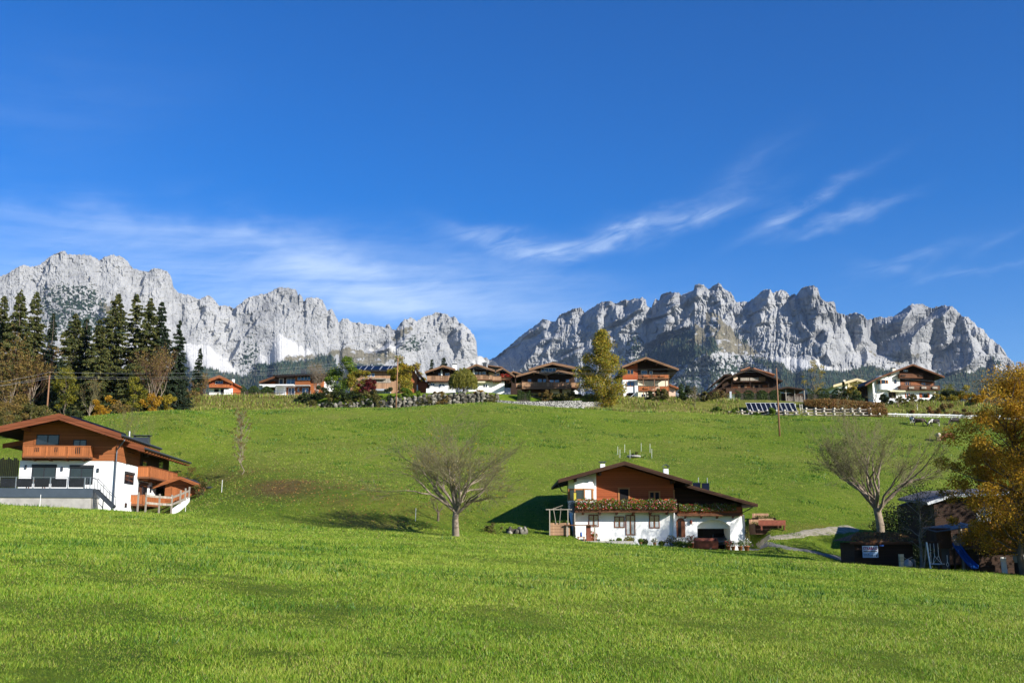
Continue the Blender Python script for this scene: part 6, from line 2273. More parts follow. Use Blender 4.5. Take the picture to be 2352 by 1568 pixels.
# ------------------------------------------------------------------ plants
def tubes_mesh(segs, k=4):
 """segs: array (n, 8): p0, p1, r0, r1 -> open tapered tubes"""
 s = np.asarray(segs, dtype=np.float64)
 p0, p1, r0, r1 = s[:, :3], s[:, 3:6], s[:, 6], s[:, 7]
 d = p1 - p0
 d /= np.linalg.norm(d, axis=1)[:, None] + 1e-9
 up = np.where(np.abs(d[:, 2:3]) < .9, np.array([[0, 0, 1.]]), np.array([[1., 0, 0]]))
 a = np.cross(d, up); a /= np.linalg.norm(a, axis=1)[:, None] + 1e-9
 b = np.cross(a, d)
 an = np.arange(k) * 2 * np.pi / k
 ring = a[:, None, :] * np.cos(an)[None, :, None] + b[:, None, :] * np.sin(an)[None, :, None]
 v0 = p0[:, None, :] + ring * r0[:, None, None]
 v1 = p1[:, None, :] + ring * r1[:, None, None]
 V_ = np.concatenate([v0, v1], 1).reshape(-1, 3)
 n = len(s)
 base = np.arange(n)[:, None, None] * 2 * k
 j = np.arange(k); j2 = (j + 1) % k
 q = np.stack([j2, j, j + k, j2 + k], -1)[None]
 return V_, (base + q).reshape(-1, 4)


def curve_segs(p0, p1, r0, r1, n, bend, r):
 """a slightly wandering limb"""
 p0, p1 = np.asarray(p0, float), np.asarray(p1, float)
 L_ = np.linalg.norm(p1 - p0)
 off = r.normal(size=3) * bend * L_
 pts = []
 for i in range(n + 1):
  q = i / n
  pts.append(p0 + (p1 - p0) * q + off * math.sin(math.pi * q) + (r.normal(size=3) * .02 * L_ if 0 < i < n else 0))
 return [np.r_[pts[i], pts[i + 1], r0 + (r1 - r0) * (i / n) ** .8, r0 + (r1 - r0) * ((i + 1) / n) ** .8] for i in range(n)]


def grow(segs, tips, p, d, L_, rad, lvl, r, up=.25, spread=.6, nch=(2, 4), shrink=.74, minrad=.006, wander=.14, first=False):
 """branching in space; tips collects the twig ends"""
 n = 3 if lvl > 1 else 2
 pts = [p]
 for i in range(n):
  d = d + r.normal(size=3) * wander + np.array([0, 0, up * .12])
  d /= np.linalg.norm(d)
  pts.append(pts[-1] + d * L_ / n)
 r1 = rad * (.62 if lvl > 0 else .4)
 for i in range(n):
  segs.append(np.r_[pts[i], pts[i + 1], rad + (r1 - rad) * i / n, rad + (r1 - rad) * (i + 1) / n])
 if lvl <= 0:
  tips.append(pts[-1]); tips.append((pts[-1] + pts[-2]) / 2)
  return
 c = r.integers(nch[0], nch[1] + 1)
 for j in range(c):
  at = pts[-1] if j == 0 else pts[r.integers(max(1, n - 2), n + 1)] * 1.0
  ax = r.normal(size=3)
  ax -= d * ax.dot(d); ax /= np.linalg.norm(ax)
  a = spread * r.uniform(.5, 1.25) * (.55 if j == 0 else 1)
  nd_ = d * math.cos(a) + ax * math.sin(a) + np.array([0, 0, up * .35])
  nd_ /= np.linalg.norm(nd_)
  grow(segs, tips, at, nd_, L_ * shrink * r.uniform(.75, 1.2), max(minrad, r1 * r.uniform(.62, .9)), lvl - 1, r, up, spread, nch, shrink, minrad, wander)


def plant_root(name, u, y, label, cat, group=None, vbase=None, sink=.15):
 x = P(u, vbase or 950, y).x
 z = g1(x, y)
 return empty(name, (x, y, z - sink), 0, label, cat, group), z


def top_h(vtop, y, z):
 return zrow(vtop, y) - z


def bare_tree(name, u, y, vtop, wpx, label, seed, levels=5, trunk=.2, mat='bark', leaf=None, nleaf=0, lsize=.09, trunk_h=.2, stems=5, up=.5, group=None, cat='tree', twig='twig', tilt=0, spread=.55, lean=0):
 root, z = plant_root(name, u, y, label, cat, group)
 h = top_h(vtop, y, z) + .15
 w = wpx * y / 2400 / 2
 r = np.random.default_rng(seed)
 segs, tips, tw = [], [], []
 fork = np.array([lean * h * trunk_h, 0, h * trunk_h])
 segs += curve_segs((0, 0, -.3), fork, trunk * 1.15, trunk * .85, 4, .02, r)
 rad0 = trunk * .85
 for i in range(stems):
  a = 2 * math.pi * (i + r.uniform(-.25, .25)) / stems
  o = r.uniform(.5, 1.0) if i else .15
  d = np.array([math.cos(a) * w * o, math.sin(a) * w * o, (h - fork[2]) * (1.0 if o < .6 else r.uniform(.35, .7))])
  d /= np.linalg.norm(d)
  L_ = h * (1 - trunk_h) * .40 * (1.15 - .2 * o)
  grow(segs, tips, fork + np.array([0, 0, -.1 * h * trunk_h * r.random()]), d, L_, rad0 * r.uniform(.42, .60), levels, r, up, spread, (2, 4), .72, .007)
 S = np.array(segs)
 # fit the crown into its width and height
 tp = np.array(tips)
 zmax = np.percentile(tp[:, 2], 99); xw = np.percentile(np.abs(tp[:, 0] - fork[0]), 93)
 sz = (h - fork[2]) / (zmax - fork[2]); sx = w / xw

 def fit(a):
  b = a.copy()
  k = np.clip((b[:, 2] - fork[2] * .7) / (fork[2] * .3 + .01), 0, 1)
  b[:, 2] = np.where(b[:, 2] > fork[2], fork[2] + (b[:, 2] - fork[2]) * sz, b[:, 2])
  b[:, 0] = fork[0] * (b[:, 2] > fork[2] * .99) * 0 + b[:, 0] + (b[:, 0] - fork[0]) * (sx - 1) * k
  b[:, 1] = b[:, 1] * (1 + (sx - 1) * k)
  return b
 S[:, :3] = fit(S[:, :3]); S[:, 3:6] = fit(S[:, 3:6])
 tp = fit(tp)
 big = S[S[:, 6] > .035]
 small = S[S[:, 6] <= .035]
 V_, F_ = tubes_mesh(big, 7)
 link('trunk', np_mesh('trunk', V_, F_, True, [M[mat]]), root)
 if len(small):
  V_, F_ = tubes_mesh(small, 3)
  link('twigs', np_mesh('twigs', V_, F_, False, [M[twig]]), root)
 if leaf and nleaf:
  c = tp[r.integers(0, len(tp), nleaf)] + r.normal(size=(nleaf, 3)) * .14
  put_leaves('leaves', c, lsize, M[leaf], root, seed=seed)
 return root


def env_points(n, h0, h1, w, prof, r, clump=22, csize=.16, fill=.55):
 """points of a crown: clumps of leaves spread through an outline; prof(q) gives the half width at height q"""
 cs = []
 H_ = h1 - h0
 while len(cs) < clump:
  q = r.random()
  if r.random() > prof(q) + .1: continue
  a = r.uniform(0, 2 * math.pi)
  rr = w * prof(q) * (r.random() ** fill) * .88
  cs.append((rr * math.cos(a), rr * math.sin(a), h0 + H_ * q))
 cs = np.array(cs)
 wt = r.uniform(.5, 1.4, clump)
 idx = r.choice(clump, n, p=wt / wt.sum())
 sz = csize * min(w * 2, H_) * r.uniform(.6, 1.25, clump)
 d = r.normal(size=(n, 3)); d /= np.linalg.norm(d, axis=1)[:, None]
 rad = r.random(n) ** .45
 p = cs[idx] + d * (sz[idx] * rad)[:, None] * np.array([1, 1, .78])
 return p, cs


PROF = {
 'round': lambda q: math.sqrt(max(0, 1 - (2 * q - .9) ** 2 / 1.25)),
 'birch': lambda q: max(.05, (1.0 - max(0, (q - .38) / .62) ** 1.1) * (.55 + .45 * min(1, q / .3))),
 'cone': lambda q: max(.04, 1 - q) ** .8,
 'column': lambda q: max(.1, 1 - abs(q - .4) ** 2.2 * 2.2),
 'flat': lambda q: max(.2, 1 - q ** 2 * .7),
 'egg': lambda q: max(.05, math.sin(math.pi * min(1, (q * .86 + .1))) ** .7),
}


def leafy_tree(name, u, y, vtop, wpx, leaf, label, seed, n=5000, prof='round', h0=.18, size=.16, trunk=.12, bark='bark', clump=26, csize=.17, group=None, cat='tree', vb=None, stems=1, lean=0, flat=0, fill=.55, depth=1.0):
 root, z = plant_root(name, u, y, label, cat, group)
 h = top_h(vtop, y, z) + .15
 w = wpx * 1.2 * y / 2400 / 2
 r = np.random.default_rng(seed)
 p, cs = env_points(n, h * h0, h * .97, w, PROF[prof], r, clump, csize, fill)
 p[:, 1] *= depth
 segs = []
 for st in range(stems):
  bx = 0 if stems == 1 else r.uniform(-.25, .25) * w
  topx = lean * h
  segs += curve_segs((bx, 0, -.3), (bx * 1.6 + topx * .8, r.uniform(-.1, .1), h * .86), trunk, trunk * .18, 8, .02, r)
 for c in cs:
  zz = max(h * h0 * .8, c[2] - r.uniform(.15, .35) * h * .6)
  segs += curve_segs((0, 0, zz), c, trunk * .38 * (1 - zz / h * .6), .012, 4, .05, r)
  for _ in range(3):
   e = c + r.normal(size=3) * csize * w * .9
   segs += curve_segs(c + (np.array([0, 0, zz]) - c) * r.uniform(0, .4), e, .014, .006, 2, .05, r)
 V_, F_ = tubes_mesh(segs, 5)
 link('trunk', np_mesh('trunk', V_, F_, True, [M[bark]]), root)
 put_leaves('crown', p + np.array([lean * h * .5, 0, 0]), size, M[leaf], root, seed=seed, flat=flat)
 return root


def bush(name, u, y, vtop, wpx, leaf, label, seed, n=1600, size=.13, prof='round', group=None, cat='bush', h0=.0, depth=1.0, clump=14, csize=.22):
 root, z = plant_root(name, u, y, label, cat, group)
 h = max(.3, top_h(vtop, y, z) + .15)
 w = wpx * y / 2400 / 2
 r = np.random.default_rng(seed)
 p, cs = env_points(n, h * h0, h * .95, w, PROF[prof], r, clump, csize, .6)
 p[:, 1] *= depth
 p[:, 2] = np.maximum(p[:, 2], .02)
 segs = []
 for c in cs:
  segs += curve_segs((c[0] * .2, c[1] * .2, 0), c, .02, .008, 3, .05, r)
 V_, F_ = tubes_mesh(segs, 4)
 link('stems', np_mesh('stems', V_, F_, False, [M['bark_dark']]), root)
 put_leaves('foliage', p, size, M[leaf], root, seed=seed)
 return root


def spruce(name, u, y, vtop, wpx, label, seed, leaf='lf_spruce', group=None, dens=1.0, lean=0, bare=0.0, ragged=.25, h0=.04):
 root, z = plant_root(name, u, y, label, 'tree', group)
 h = top_h(vtop, y, z) + .15
 w = wpx * y / 2400 / 2
 r = np.random.default_rng(seed)
 segs = curve_segs((0, 0, -.3), (lean * h, 0, h * .99), h * .014, .02, 8, .006, r)
 h = max(h, 1.2)
 nw = max(6, int(h / .42))
 P_, D_, S_ = [], [], []
 for i in range(nw):
  q = (i + r.uniform(-.3, .3)) / nw
  q = min(max(q, h0), .985)
  zc = h * q
  L0 = w * 1.22 * (1 - q) ** .66 * (1.0 if q > .12 else .8)
  L0 = max(L0, .25)
  nb = int(8 + 4 * (1 - q))
  gap = r.random() < bare
  for j in range(nb):
   if gap and r.random() < .6: continue
   a = r.uniform(0, 2 * math.pi)
   L_ = L0 * r.uniform(1 - ragged * 1.6, 1 + ragged * .6)
   droop = .18 + .35 * (1 - q)
   rise = .25 * q
   ca, sa = math.cos(a), math.sin(a)
   m = max(8, int(L_ * 22 * dens))
   t = np.sqrt(r.random(m))
   bx = lean * zc
   x = bx + ca * L_ * t
   yv = sa * L_ * t
   zz = zc - droop * L_ * t ** 1.4 + rise * L_ * t + .10 * L_ * np.maximum(0, t - .75)
   side = (r.random(m) - .5) * .42 * L_ * (1 - .55 * t)
   x = x - sa * side; yv = yv + ca * side
   hang = -r.random(m) * .28 * (1 - .3 * t)
   P_.append(np.stack([x, yv, zz + hang], -1))
   D_.append(np.tile([ca * .7, sa * .7, -.75], (m, 1)))
   segs.append(np.r_[[bx, 0, zc], [bx + ca * L_ * .9, sa * L_ * .9, zc - droop * L_ * .8 + rise * L_ * .8], .025, .008])
 P_ = np.concatenate(P_); D_ = np.concatenate(D_)
 V_, F_ = tubes_mesh(segs, 4)
 link('trunk', np_mesh('trunk', V_, F_, False, [M['bark']]), root)
 put_leaves('crown', P_, .26, M[leaf], root, seed=seed, aspect=.42, dirs=D_)
 return root


def hedge(name, pts, hpx, leaf, label, seed, thick=.9, n=3000, size=.12, wave=.1, cat='hedge', vtop=True, group=None, lumps=0):
 """pts: (u, y, v of the top)"""
 c = []
 for (u, y, vt) in pts:
  x = P(u, vt, y).x
  z0 = g1(x, y)
  c.append((x, y, z0, zrow(vt, y) - z0))
 o = Vector(c[0][:3])
 root = empty(name, o, 0, label, cat, group)
 r = np.random.default_rng(seed)
 ln = [math.dist(c[i][:2], c[i + 1][:2]) for i in range(len(c) - 1)]
 P_ = []
 core = MB()
 for i in range(len(c) - 1):
  m = int(n * ln[i] / sum(ln))
  t = r.random(m)
  a, b = np.array(c[i]), np.array(c[i + 1])
  q = a + (b - a) * t[:, None]
  d = (b - a)[:2] / ln[i]
  nn = np.array([d[1], -d[0]])
  hh = q[:, 3] * (1 - wave * r.random(m))
  if lumps:
   hh = hh * (1 - .28 * np.abs(np.sin(t * ln[i] * lumps)) ** 3)
  face = r.random(m)
  off = np.where(face < .7, thick / 2 * (1 + .12 * r.normal(size=m)), r.uniform(-thick / 2, thick / 2, m))
  if lumps: off = off * (1 - .35 * np.abs(np.sin(t * ln[i] * lumps)) ** 4)
  zz = np.where(face < .7, hh * r.random(m) ** .8, hh)
  P_.append(np.stack([q[:, 0] + nn[0] * off - o.x, q[:, 1] + nn[1] * off - o.y, q[:, 2] + zz - o.z], -1))
  A, B = Vector((a[0] - o.x, a[1] - o.y, a[2] - o.z)), Vector((b[0] - o.x, b[1] - o.y, b[2] - o.z))
  N = Vector((nn[0], nn[1], 0)) * thick * .38
  kc = .72 * (1 - wave * .8)
  k0 = len(core.v)
  core.v += [tuple(A - N - Vector((0, 0, .4))), tuple(B - N - Vector((0, 0, .4))), tuple(B + N - Vector((0, 0, .4))), tuple(A + N - Vector((0, 0, .4))),
       tuple(A - N + Vector((0, 0, a[3] * kc))), tuple(B - N + Vector((0, 0, b[3] * kc))), tuple(B + N + Vector((0, 0, b[3] * kc))), tuple(A + N + Vector((0, 0, a[3] * kc)))]
  core.f += [tuple(k0 + k for k in f_) for f_ in ((0, 3, 2, 1), (4, 5, 6, 7), (0, 1, 5, 4), (1, 2, 6, 5), (2, 3, 7, 6), (3, 0, 4, 7))]
 core.build('shade_core', M['bark_dark'], root)  # solid dark core stands in for the shade inside the hedge
 put_leaves('foliage', np.concatenate(P_), size, M[leaf], root, seed=seed, aspect=.5, dirs=np.tile([0, 0, 1.], (sum(len(a) for a in P_), 1)) if leaf == 'lf_hedge' else None)
 return root


def willow(u, y, vtop, wpx, label, seed):
 root, z = plant_root('willow_tree', u, y, label, 'tree')
 h = top_h(vtop, y, z) + .15
 w = wpx * y / 2400 / 2
 r = np.random.default_rng(seed)
 segs = curve_segs((0, 0, -.3), (.1, 0, h * .55), .22, .14, 4, .03, r)
 P_, D_ = [], []
 for i in range(560):
  a = r.uniform(0, 2 * math.pi)
  rr = w * math.sqrt(r.random()) * .95
  zt = h * (1.0 - .42 * (rr / w) ** 1.8) * r.uniform(.86, 1.0)
  x0, y0 = rr * math.cos(a), rr * math.sin(a)
  L_ = zt * r.uniform(.35, .85)
  m = int(L_ * 12)
  t = r.random(m)
  P_.append(np.stack([x0 + .25 * t * math.cos(a) + r.normal(size=m) * .1, y0 + .25 * t * math.sin(a) + r.normal(size=m) * .1, zt - L_ * t], -1))
  if i % 6 == 0:
   segs += curve_segs((.1, 0, h * .5), (x0 * .9, y0 * .9, zt), .05, .012, 4, .06, r)
 p = np.concatenate(P_)
 V_, F_ = tubes_mesh(segs, 5)
 link('trunk', np_mesh('trunk', V_, F_, True, [M['bark_dark']]), root)
 put_leaves('crown', p, .17, M['lf_willow'], root, seed=seed, aspect=.34, dirs=np.tile([0, 0, -1.], (len(p), 1)))
 return root
# ------------------------------------------------------------------ the tall spruces and autumn trees at the left
G_S = 'tall spruces on the left rise'
for i, (u, y, vt, w, lab, kw) in enumerate([
 (-22, 196, 676, 100, 'dark spruce at the left edge of the picture, leftmost of the tall spruces', {}),
 (22, 190, 660, 84, 'tall dark spruce near the left edge with a ragged top', {}),
 (66, 194, 667, 88, 'tall dark spruce with a double top, second group from the left', {}),
 (100, 204, 716, 52, 'slim distant spruce standing in the gap left of the widest spruces', {'leaf': 'lf_spruce_d'}),
 (156, 188, 717, 92, 'broad olive spruce with its pale trunk showing through', {'bare': .25}),
 (188, 198, 728, 70, 'dark spruce half hidden between the olive spruce and the leaning one', {'leaf': 'lf_spruce_d'}),
 (236, 190, 672, 112, 'big spruce with a top leaning to the right', {'lean': .06, 'bare': .15}),
 (216, 186, 730, 90, 'bushy spruce standing close in front of the leaning spruce', {}),
 (303, 196, 672, 78, 'very tall spruce with thin broken top, left of the dark twin', {'bare': .4, 'ragged': .35}),
 (328, 190, 681, 84, 'very tall dense spruce in the right hand group', {}),
 (360, 192, 690, 80, 'tall dark spruce with spiky top in the right hand group', {'leaf': 'lf_spruce_d'}),
 (396, 194, 732, 66, 'spruce with drooping tips, rightmost of the tall ones', {'leaf': 'lf_spruce_d', 'ragged': .35}),
 (287, 185, 832, 62, 'young green spruce below the gap between the big spruces', {}),
 (132, 184, 820, 60, 'young spruce behind the yellow green tree by the left pole', {'leaf': 'lf_spruce_d'}),
 (450, 262, 797, 34, 'lone small spruce standing left of the small house', {'leaf': 'lf_spruce_d'}),
 (414, 215, 845, 44, 'short spruce between the tall group and the lone small spruce', {'leaf': 'lf_spruce_d'}),
 (255, 203, 790, 90, 'dark spruce filling the background behind the leaning spruce', {'leaf': 'lf_spruce_d'}),
 (345, 203, 790, 96, 'dark spruce filling the background of the right hand group', {'leaf': 'lf_spruce_d'}),
 (45, 203, 770, 100, 'dark spruce filling the background at the far left', {'leaf': 'lf_spruce_d'}),
 (180, 166, 940, 26, 'little blue green spruce above the chalet roof', {}),
]):
 kw.setdefault('lean', (.5 - (i * .37) % 1) * .05)
 kw.setdefault('ragged', .2 + .2 * ((i * .61) % 1))
 kw.setdefault('bare', .12)
 spruce('spruce', u, y, vt, w * (.95 + .3 * ((i * .73) % 1)), lab, 300 + i, group=G_S, **kw)

G_A = 'autumn trees below the spruces'
bare_tree('bare_tree', 72, 182, 795, 66, 'brown leafless tree with a pale forked trunk left of the utility pole', 401, 4, .2, 'bark_light', 'lf_brown', 2600, .13, .2, 5, .6, G_A, twig='twig_red')
bare_tree('bare_tree', 18, 180, 765, 84, 'brownish tree with few leaves at the left edge below the spruces', 402, 4, .2, 'bark_light', 'lf_brown', 3400, .14, .15, 5, .6, G_A, twig='twig_red')
bare_tree('bare_tree', 352, 182, 795, 74, 'reddish brown leafless tree in front of the right hand spruces', 403, 5, .2, 'bark_light', 'lf_brown', 2400, .12, .15, 7, 1.0, G_A, twig='twig_red', spread=.42)
bare_tree('bare_tree', 205, 182, 856, 50, 'grey leafless tree between the yellow green tree and the golden bush', 404, 4, .14, 'bark_light', 'lf_brown', 250, .1, .15, 6, 1.0, G_A, spread=.42)
bare_tree('bare_tree', 462, 258, 858, 40, 'brown bushy tree left of the small house', 405, 4, .12, 'bark', 'lf_brown', 700, .14, .15, 5, .6, G_A, twig='twig_red')
leafy_tree('autumn_tree', 146, 178, 841, 62, 'lf_yelgreen', 'yellow green birch right of the left utility pole', 411, 5200, 'egg', .05, .12, .1, group=G_A)
leafy_tree('autumn_tree', 305, 176, 862, 52, 'lf_yelgreen', 'yellow green tree between the golden bush and the reddish tree', 412, 3600, 'egg', .03, .12, .1, group=G_A)
bush('golden_bush', 238, 174, 905, 54, 'lf_gold', 'bright golden bush at the foot of the spruces', 413, 2600, .11, group=G_A)
bush('golden_bush', 352, 176, 900, 60, 'lf_gold', 'long golden bush at the right foot of the spruces', 414, 2600, .11, group=G_A)
bush('golden_bush', 385, 178, 905, 46, 'lf_yellow', 'low yellow bush at the right end of the spruce wood', 415, 1700, .11, group=G_A)
bush('golden_bush', 398, 200, 870, 50, 'lf_yelgreen', 'yellow green shrub beside the rail fence at the right of the wood', 416, 2000, .12, group=G_A)
bush('brown_bush', 20, 172, 872, 90, 'lf_brown', 'brown undergrowth bush at the left edge of the wood', 417, 3200, .12, group=G_A)
bush('olive_bush', 65, 165, 920, 80, 'lf_olive', 'olive bush above the ridge of the large chalet', 418, 2400, .1, group=G_A)
bush('olive_bush', 10, 160, 935, 60, 'lf_olive', 'pale olive bush at the far left above the chalet roof', 419, 1800, .09, group=G_A)
bush('dark_bush', 115, 184, 890, 60, 'lf_dark', 'dark bush around the foot of the left utility pole', 420, 2200, .12, group=G_A)
bush('olive_bush', 110, 150, 930, 110, 'lf_olive', 'wide olive thicket behind the ridge of the large chalet', 425, 3600, .1, group=G_A)
bush('olive_bush', 165, 158, 935, 60, 'lf_dark', 'dark green thicket right of the chalet ridge', 426, 2200, .1, group=G_A)
bush('olive_bush', 30, 148, 925, 110, 'lf_brown', 'brown thicket behind the left half of the chalet roof', 427, 3600, .1, group=G_A)
bush('dark_bush', 175, 186, 900, 80, 'lf_dark', 'dark undergrowth between the yellow green birch and the grey tree', 421, 2600, .12, group=G_A)
bush('dark_bush', 262, 186, 895, 70, 'lf_dark', 'dark undergrowth behind the golden bush', 422, 2600, .12, group=G_A)
bush('brown_bush', 275, 170, 918, 44, 'lf_brown', 'brown bush right of the golden bush', 423, 1300, .1, group=G_A)
bush('brown_bush', 430, 216, 890, 60, 'lf_brown', 'brown thicket behind the rail fence near the small house', 424, 1800, .13, group=G_A)

# ------------------------------------------------------------------ saplings on the slope
leafy_tree('birch_tree', 556, 122, 918, 44, 'lf_brown', 'slender birch with sparse reddish leaves alone on the left slope', 431, 2300, 'egg', .22, .05, .06, 'bark_light', 60, .10)
bare_tree('sapling', 288, 131, 930, 66, 'thin leafless sapling with a few yellow leaves behind the chalet roof', 432, 4, .06, 'bark_light', 'lf_yellow', 160, .06, .1, 5, 1.0, 'saplings behind the chalet', spread=.42)
bare_tree('sapling', 350, 128, 940, 40, 'thin forked sapling rising above the chalet eave', 433, 3, .05, 'bark_light', None, 0, .06, .2, 3, 1.2, 'saplings behind the chalet', spread=.38)
bush('dry_shrub', 432, 126, 1062, 46, 'lf_brown', 'dry brown shrub above the timber garage roof', 434, 900, .06)
bush('green_shrub', 470, 118, 1105, 44, 'lf_olive', 'leafy climbing shrub at the corner of the timber garage', 435, 1500, .06)
bush('green_shrub', 455, 124, 1090, 60, 'lf_yelgreen', 'yellowing shrub beside the timber garage', 436, 1200, .06)

# ------------------------------------------------------------------ two big leafless trees and their neighbours
bare_tree('bare_tree', 1050, 81, 966, 240, 'big leafless tree with a thick pale trunk on the near side of the slope', 441, 6, .27, 'bark_light', 'lf_yellow', 1300, .055, .22, 14, .16, 'big leafless trees', spread=.46)
bare_tree('bare_tree', 1010, 92, 1120, 60, 'small leafless tree just behind the big leafless tree', 442, 4, .11, 'bark', 'lf_brown', 60, .05, .3, 4, .6, 'big leafless trees')
bare_tree('bare_tree', 2000, 84, 948, 250, 'big leafless tree with a tall forked crown behind the leaf covered shed', 443, 6, .34, 'bark_light', 'lf_olive', 2600, .055, .42, 11, .26, 'big leafless trees', spread=.42)
leafy_tree('apple_tree', 2098, 76, 1092, 130, 'lf_olive', 'old apple tree with thin foliage beside the swing', 444, 1100, 'round', .35, .055, .17, 'bark_light', 20, .16, lean=-.02)
bush('dark_bush', 1130, 92, 1195, 60, 'lf_olive', 'tangled shrub at the left corner of the farmhouse shadow', 445, 900, .06)
bush('dark_bush', 2055, 89, 1150, 190, 'lf_dark', 'dark shrubs behind the leaf covered shed, widened to stand in for the shadow there', 446, 6500, .09, clump=26)  # shrub mass enlarged to stand in for the dark shadow behind the shed

# the big orange tree and more trees past the right edge
leafy_tree('orange_tree', 2322, 70, 836, 300, 'lf_orange', 'large orange and gold tree filling the right edge', 451, 60000, 'egg', .14, .062, .26, 'bark', 110, .10, fill=.6)
leafy_tree('orange_tree', 2235, 74, 1005, 150, 'lf_orange', 'lower orange tree crown left of the large orange tree', 452, 16000, 'round', .22, .06, .14, 'bark', 44, .13)
leafy_tree('orange_tree', 2560, 66, 800, 300, 'lf_orange', 'orange tree standing past the right edge of the picture', 453, 12000, 'egg', .12, .11, .26, 'bark_dark', 50, .16)
leafy_tree('orange_tree', 3970, 65, 560, 700, 'lf_orange', 'tall orange tree farther past the right edge of the picture', 454, 26000, 'egg', .08, .2, .3, 'bark_dark', 90, .16)
for i, (u, y, vt, w) in enumerate([(2850, 81, 830, 330), (2960, 73, 740, 360), (2760, 90, 900, 260), (3300, 70, 740, 320)]):
 leafy_tree('olive_tree', u, y, vt, w, 'lf_olive', ['olive tree past the right edge nearest the barn', 'wide olive tree past the right edge behind the tall orange one', 'low olive tree past the right edge beyond the barn', 'olive tree past the right edge closest to the viewer'][i], 455 + i, 12000, 'round', .04, .17, .2, 'bark_dark', 50, .17)

bush('green_shrub', 1462, 142, 1037, 34, 'lf_olive', 'tufts of weeds on the small knoll above the farmhouse', 437, 900, .09)

# ------------------------------------------------------------------ trees and shrubs among the hill houses
leafy_tree('green_tree', 786, 226, 824, 68, 'lf_green', 'dense fresh green tree left of the solar roof house', 461, 7500, 'egg', .05, .16, .12)
leafy_tree('autumn_tree', 826, 224, 848, 62, 'lf_birch', 'golden green tree between the fresh green tree and the red maple', 462, 5200, 'egg', .05, .15, .1)
leafy_tree('red_maple', 842, 221, 870, 44, 'lf_redb', 'dark red maple in front of the solar roof house', 463, 3000, 'round', .1, .13, .08)
leafy_tree('green_tree', 918, 224, 822, 66, 'lf_birch', 'yellow green tree behind the middle utility pole', 464, 7500, 'egg', .12, .16, .12)
bare_tree('birch_tree', 728, 226, 830, 44, 'white trunked leafless birch in front of the modern house', 465, 5, .14, 'bark_birch', 'lf_brown', 300, .12, .1, 6, 1.0, None, spread=.36, twig='bark_light')
leafy_tree('autumn_tree', 960, 246, 832, 40, 'lf_yellow', 'pale yellow tree top behind the solar roof house', 466, 1800, 'round', .2, .14, .1)
spruce('spruce', 990, 258, 824, 26, 'small spruce behind the gable left of the willow', 467, 'lf_spruce_d')
spruce('spruce', 1018, 260, 818, 40, 'bigger spruce rising behind the gable left of the willow', 468, 'lf_spruce_d')
willow(1063, 222, 842, 66, 'weeping willow hanging over the boulder wall', 469)
leafy_tree('birch_tree', 1385, 218, 757, 112, 'lf_birch', 'big golden green birch standing between the two balcony houses', 470, 30000, 'birch', .05, .16, .2, 'bark_birch', 90, .135, stems=2, fill=.7)
leafy_tree('autumn_tree', 1876, 262, 824, 58, 'lf_yellow', 'thin yellow tree behind the long thuja hedge', 471, 1500, 'round', .25, .13, .13, 'bark_light', 26, .13)
leafy_tree('small_tree', 1597, 219, 886, 36, 'lf_olive', 'small thin tree on the bank beside the parked car', 472, 650, 'round', .3, .09, .07, 'bark_light')
bush('conifer_bush', 1566, 222, 880, 34, 'lf_hedge', 'dark conical evergreen right of the tall white and orange house', 473, 3000, .11, 'cone')
bush('conifer_bush', 1580, 224, 886, 30, 'lf_dark', 'evergreen bush beside the small thin tree', 474, 1800, .12)
G_B = 'garden shrubs on the hill'
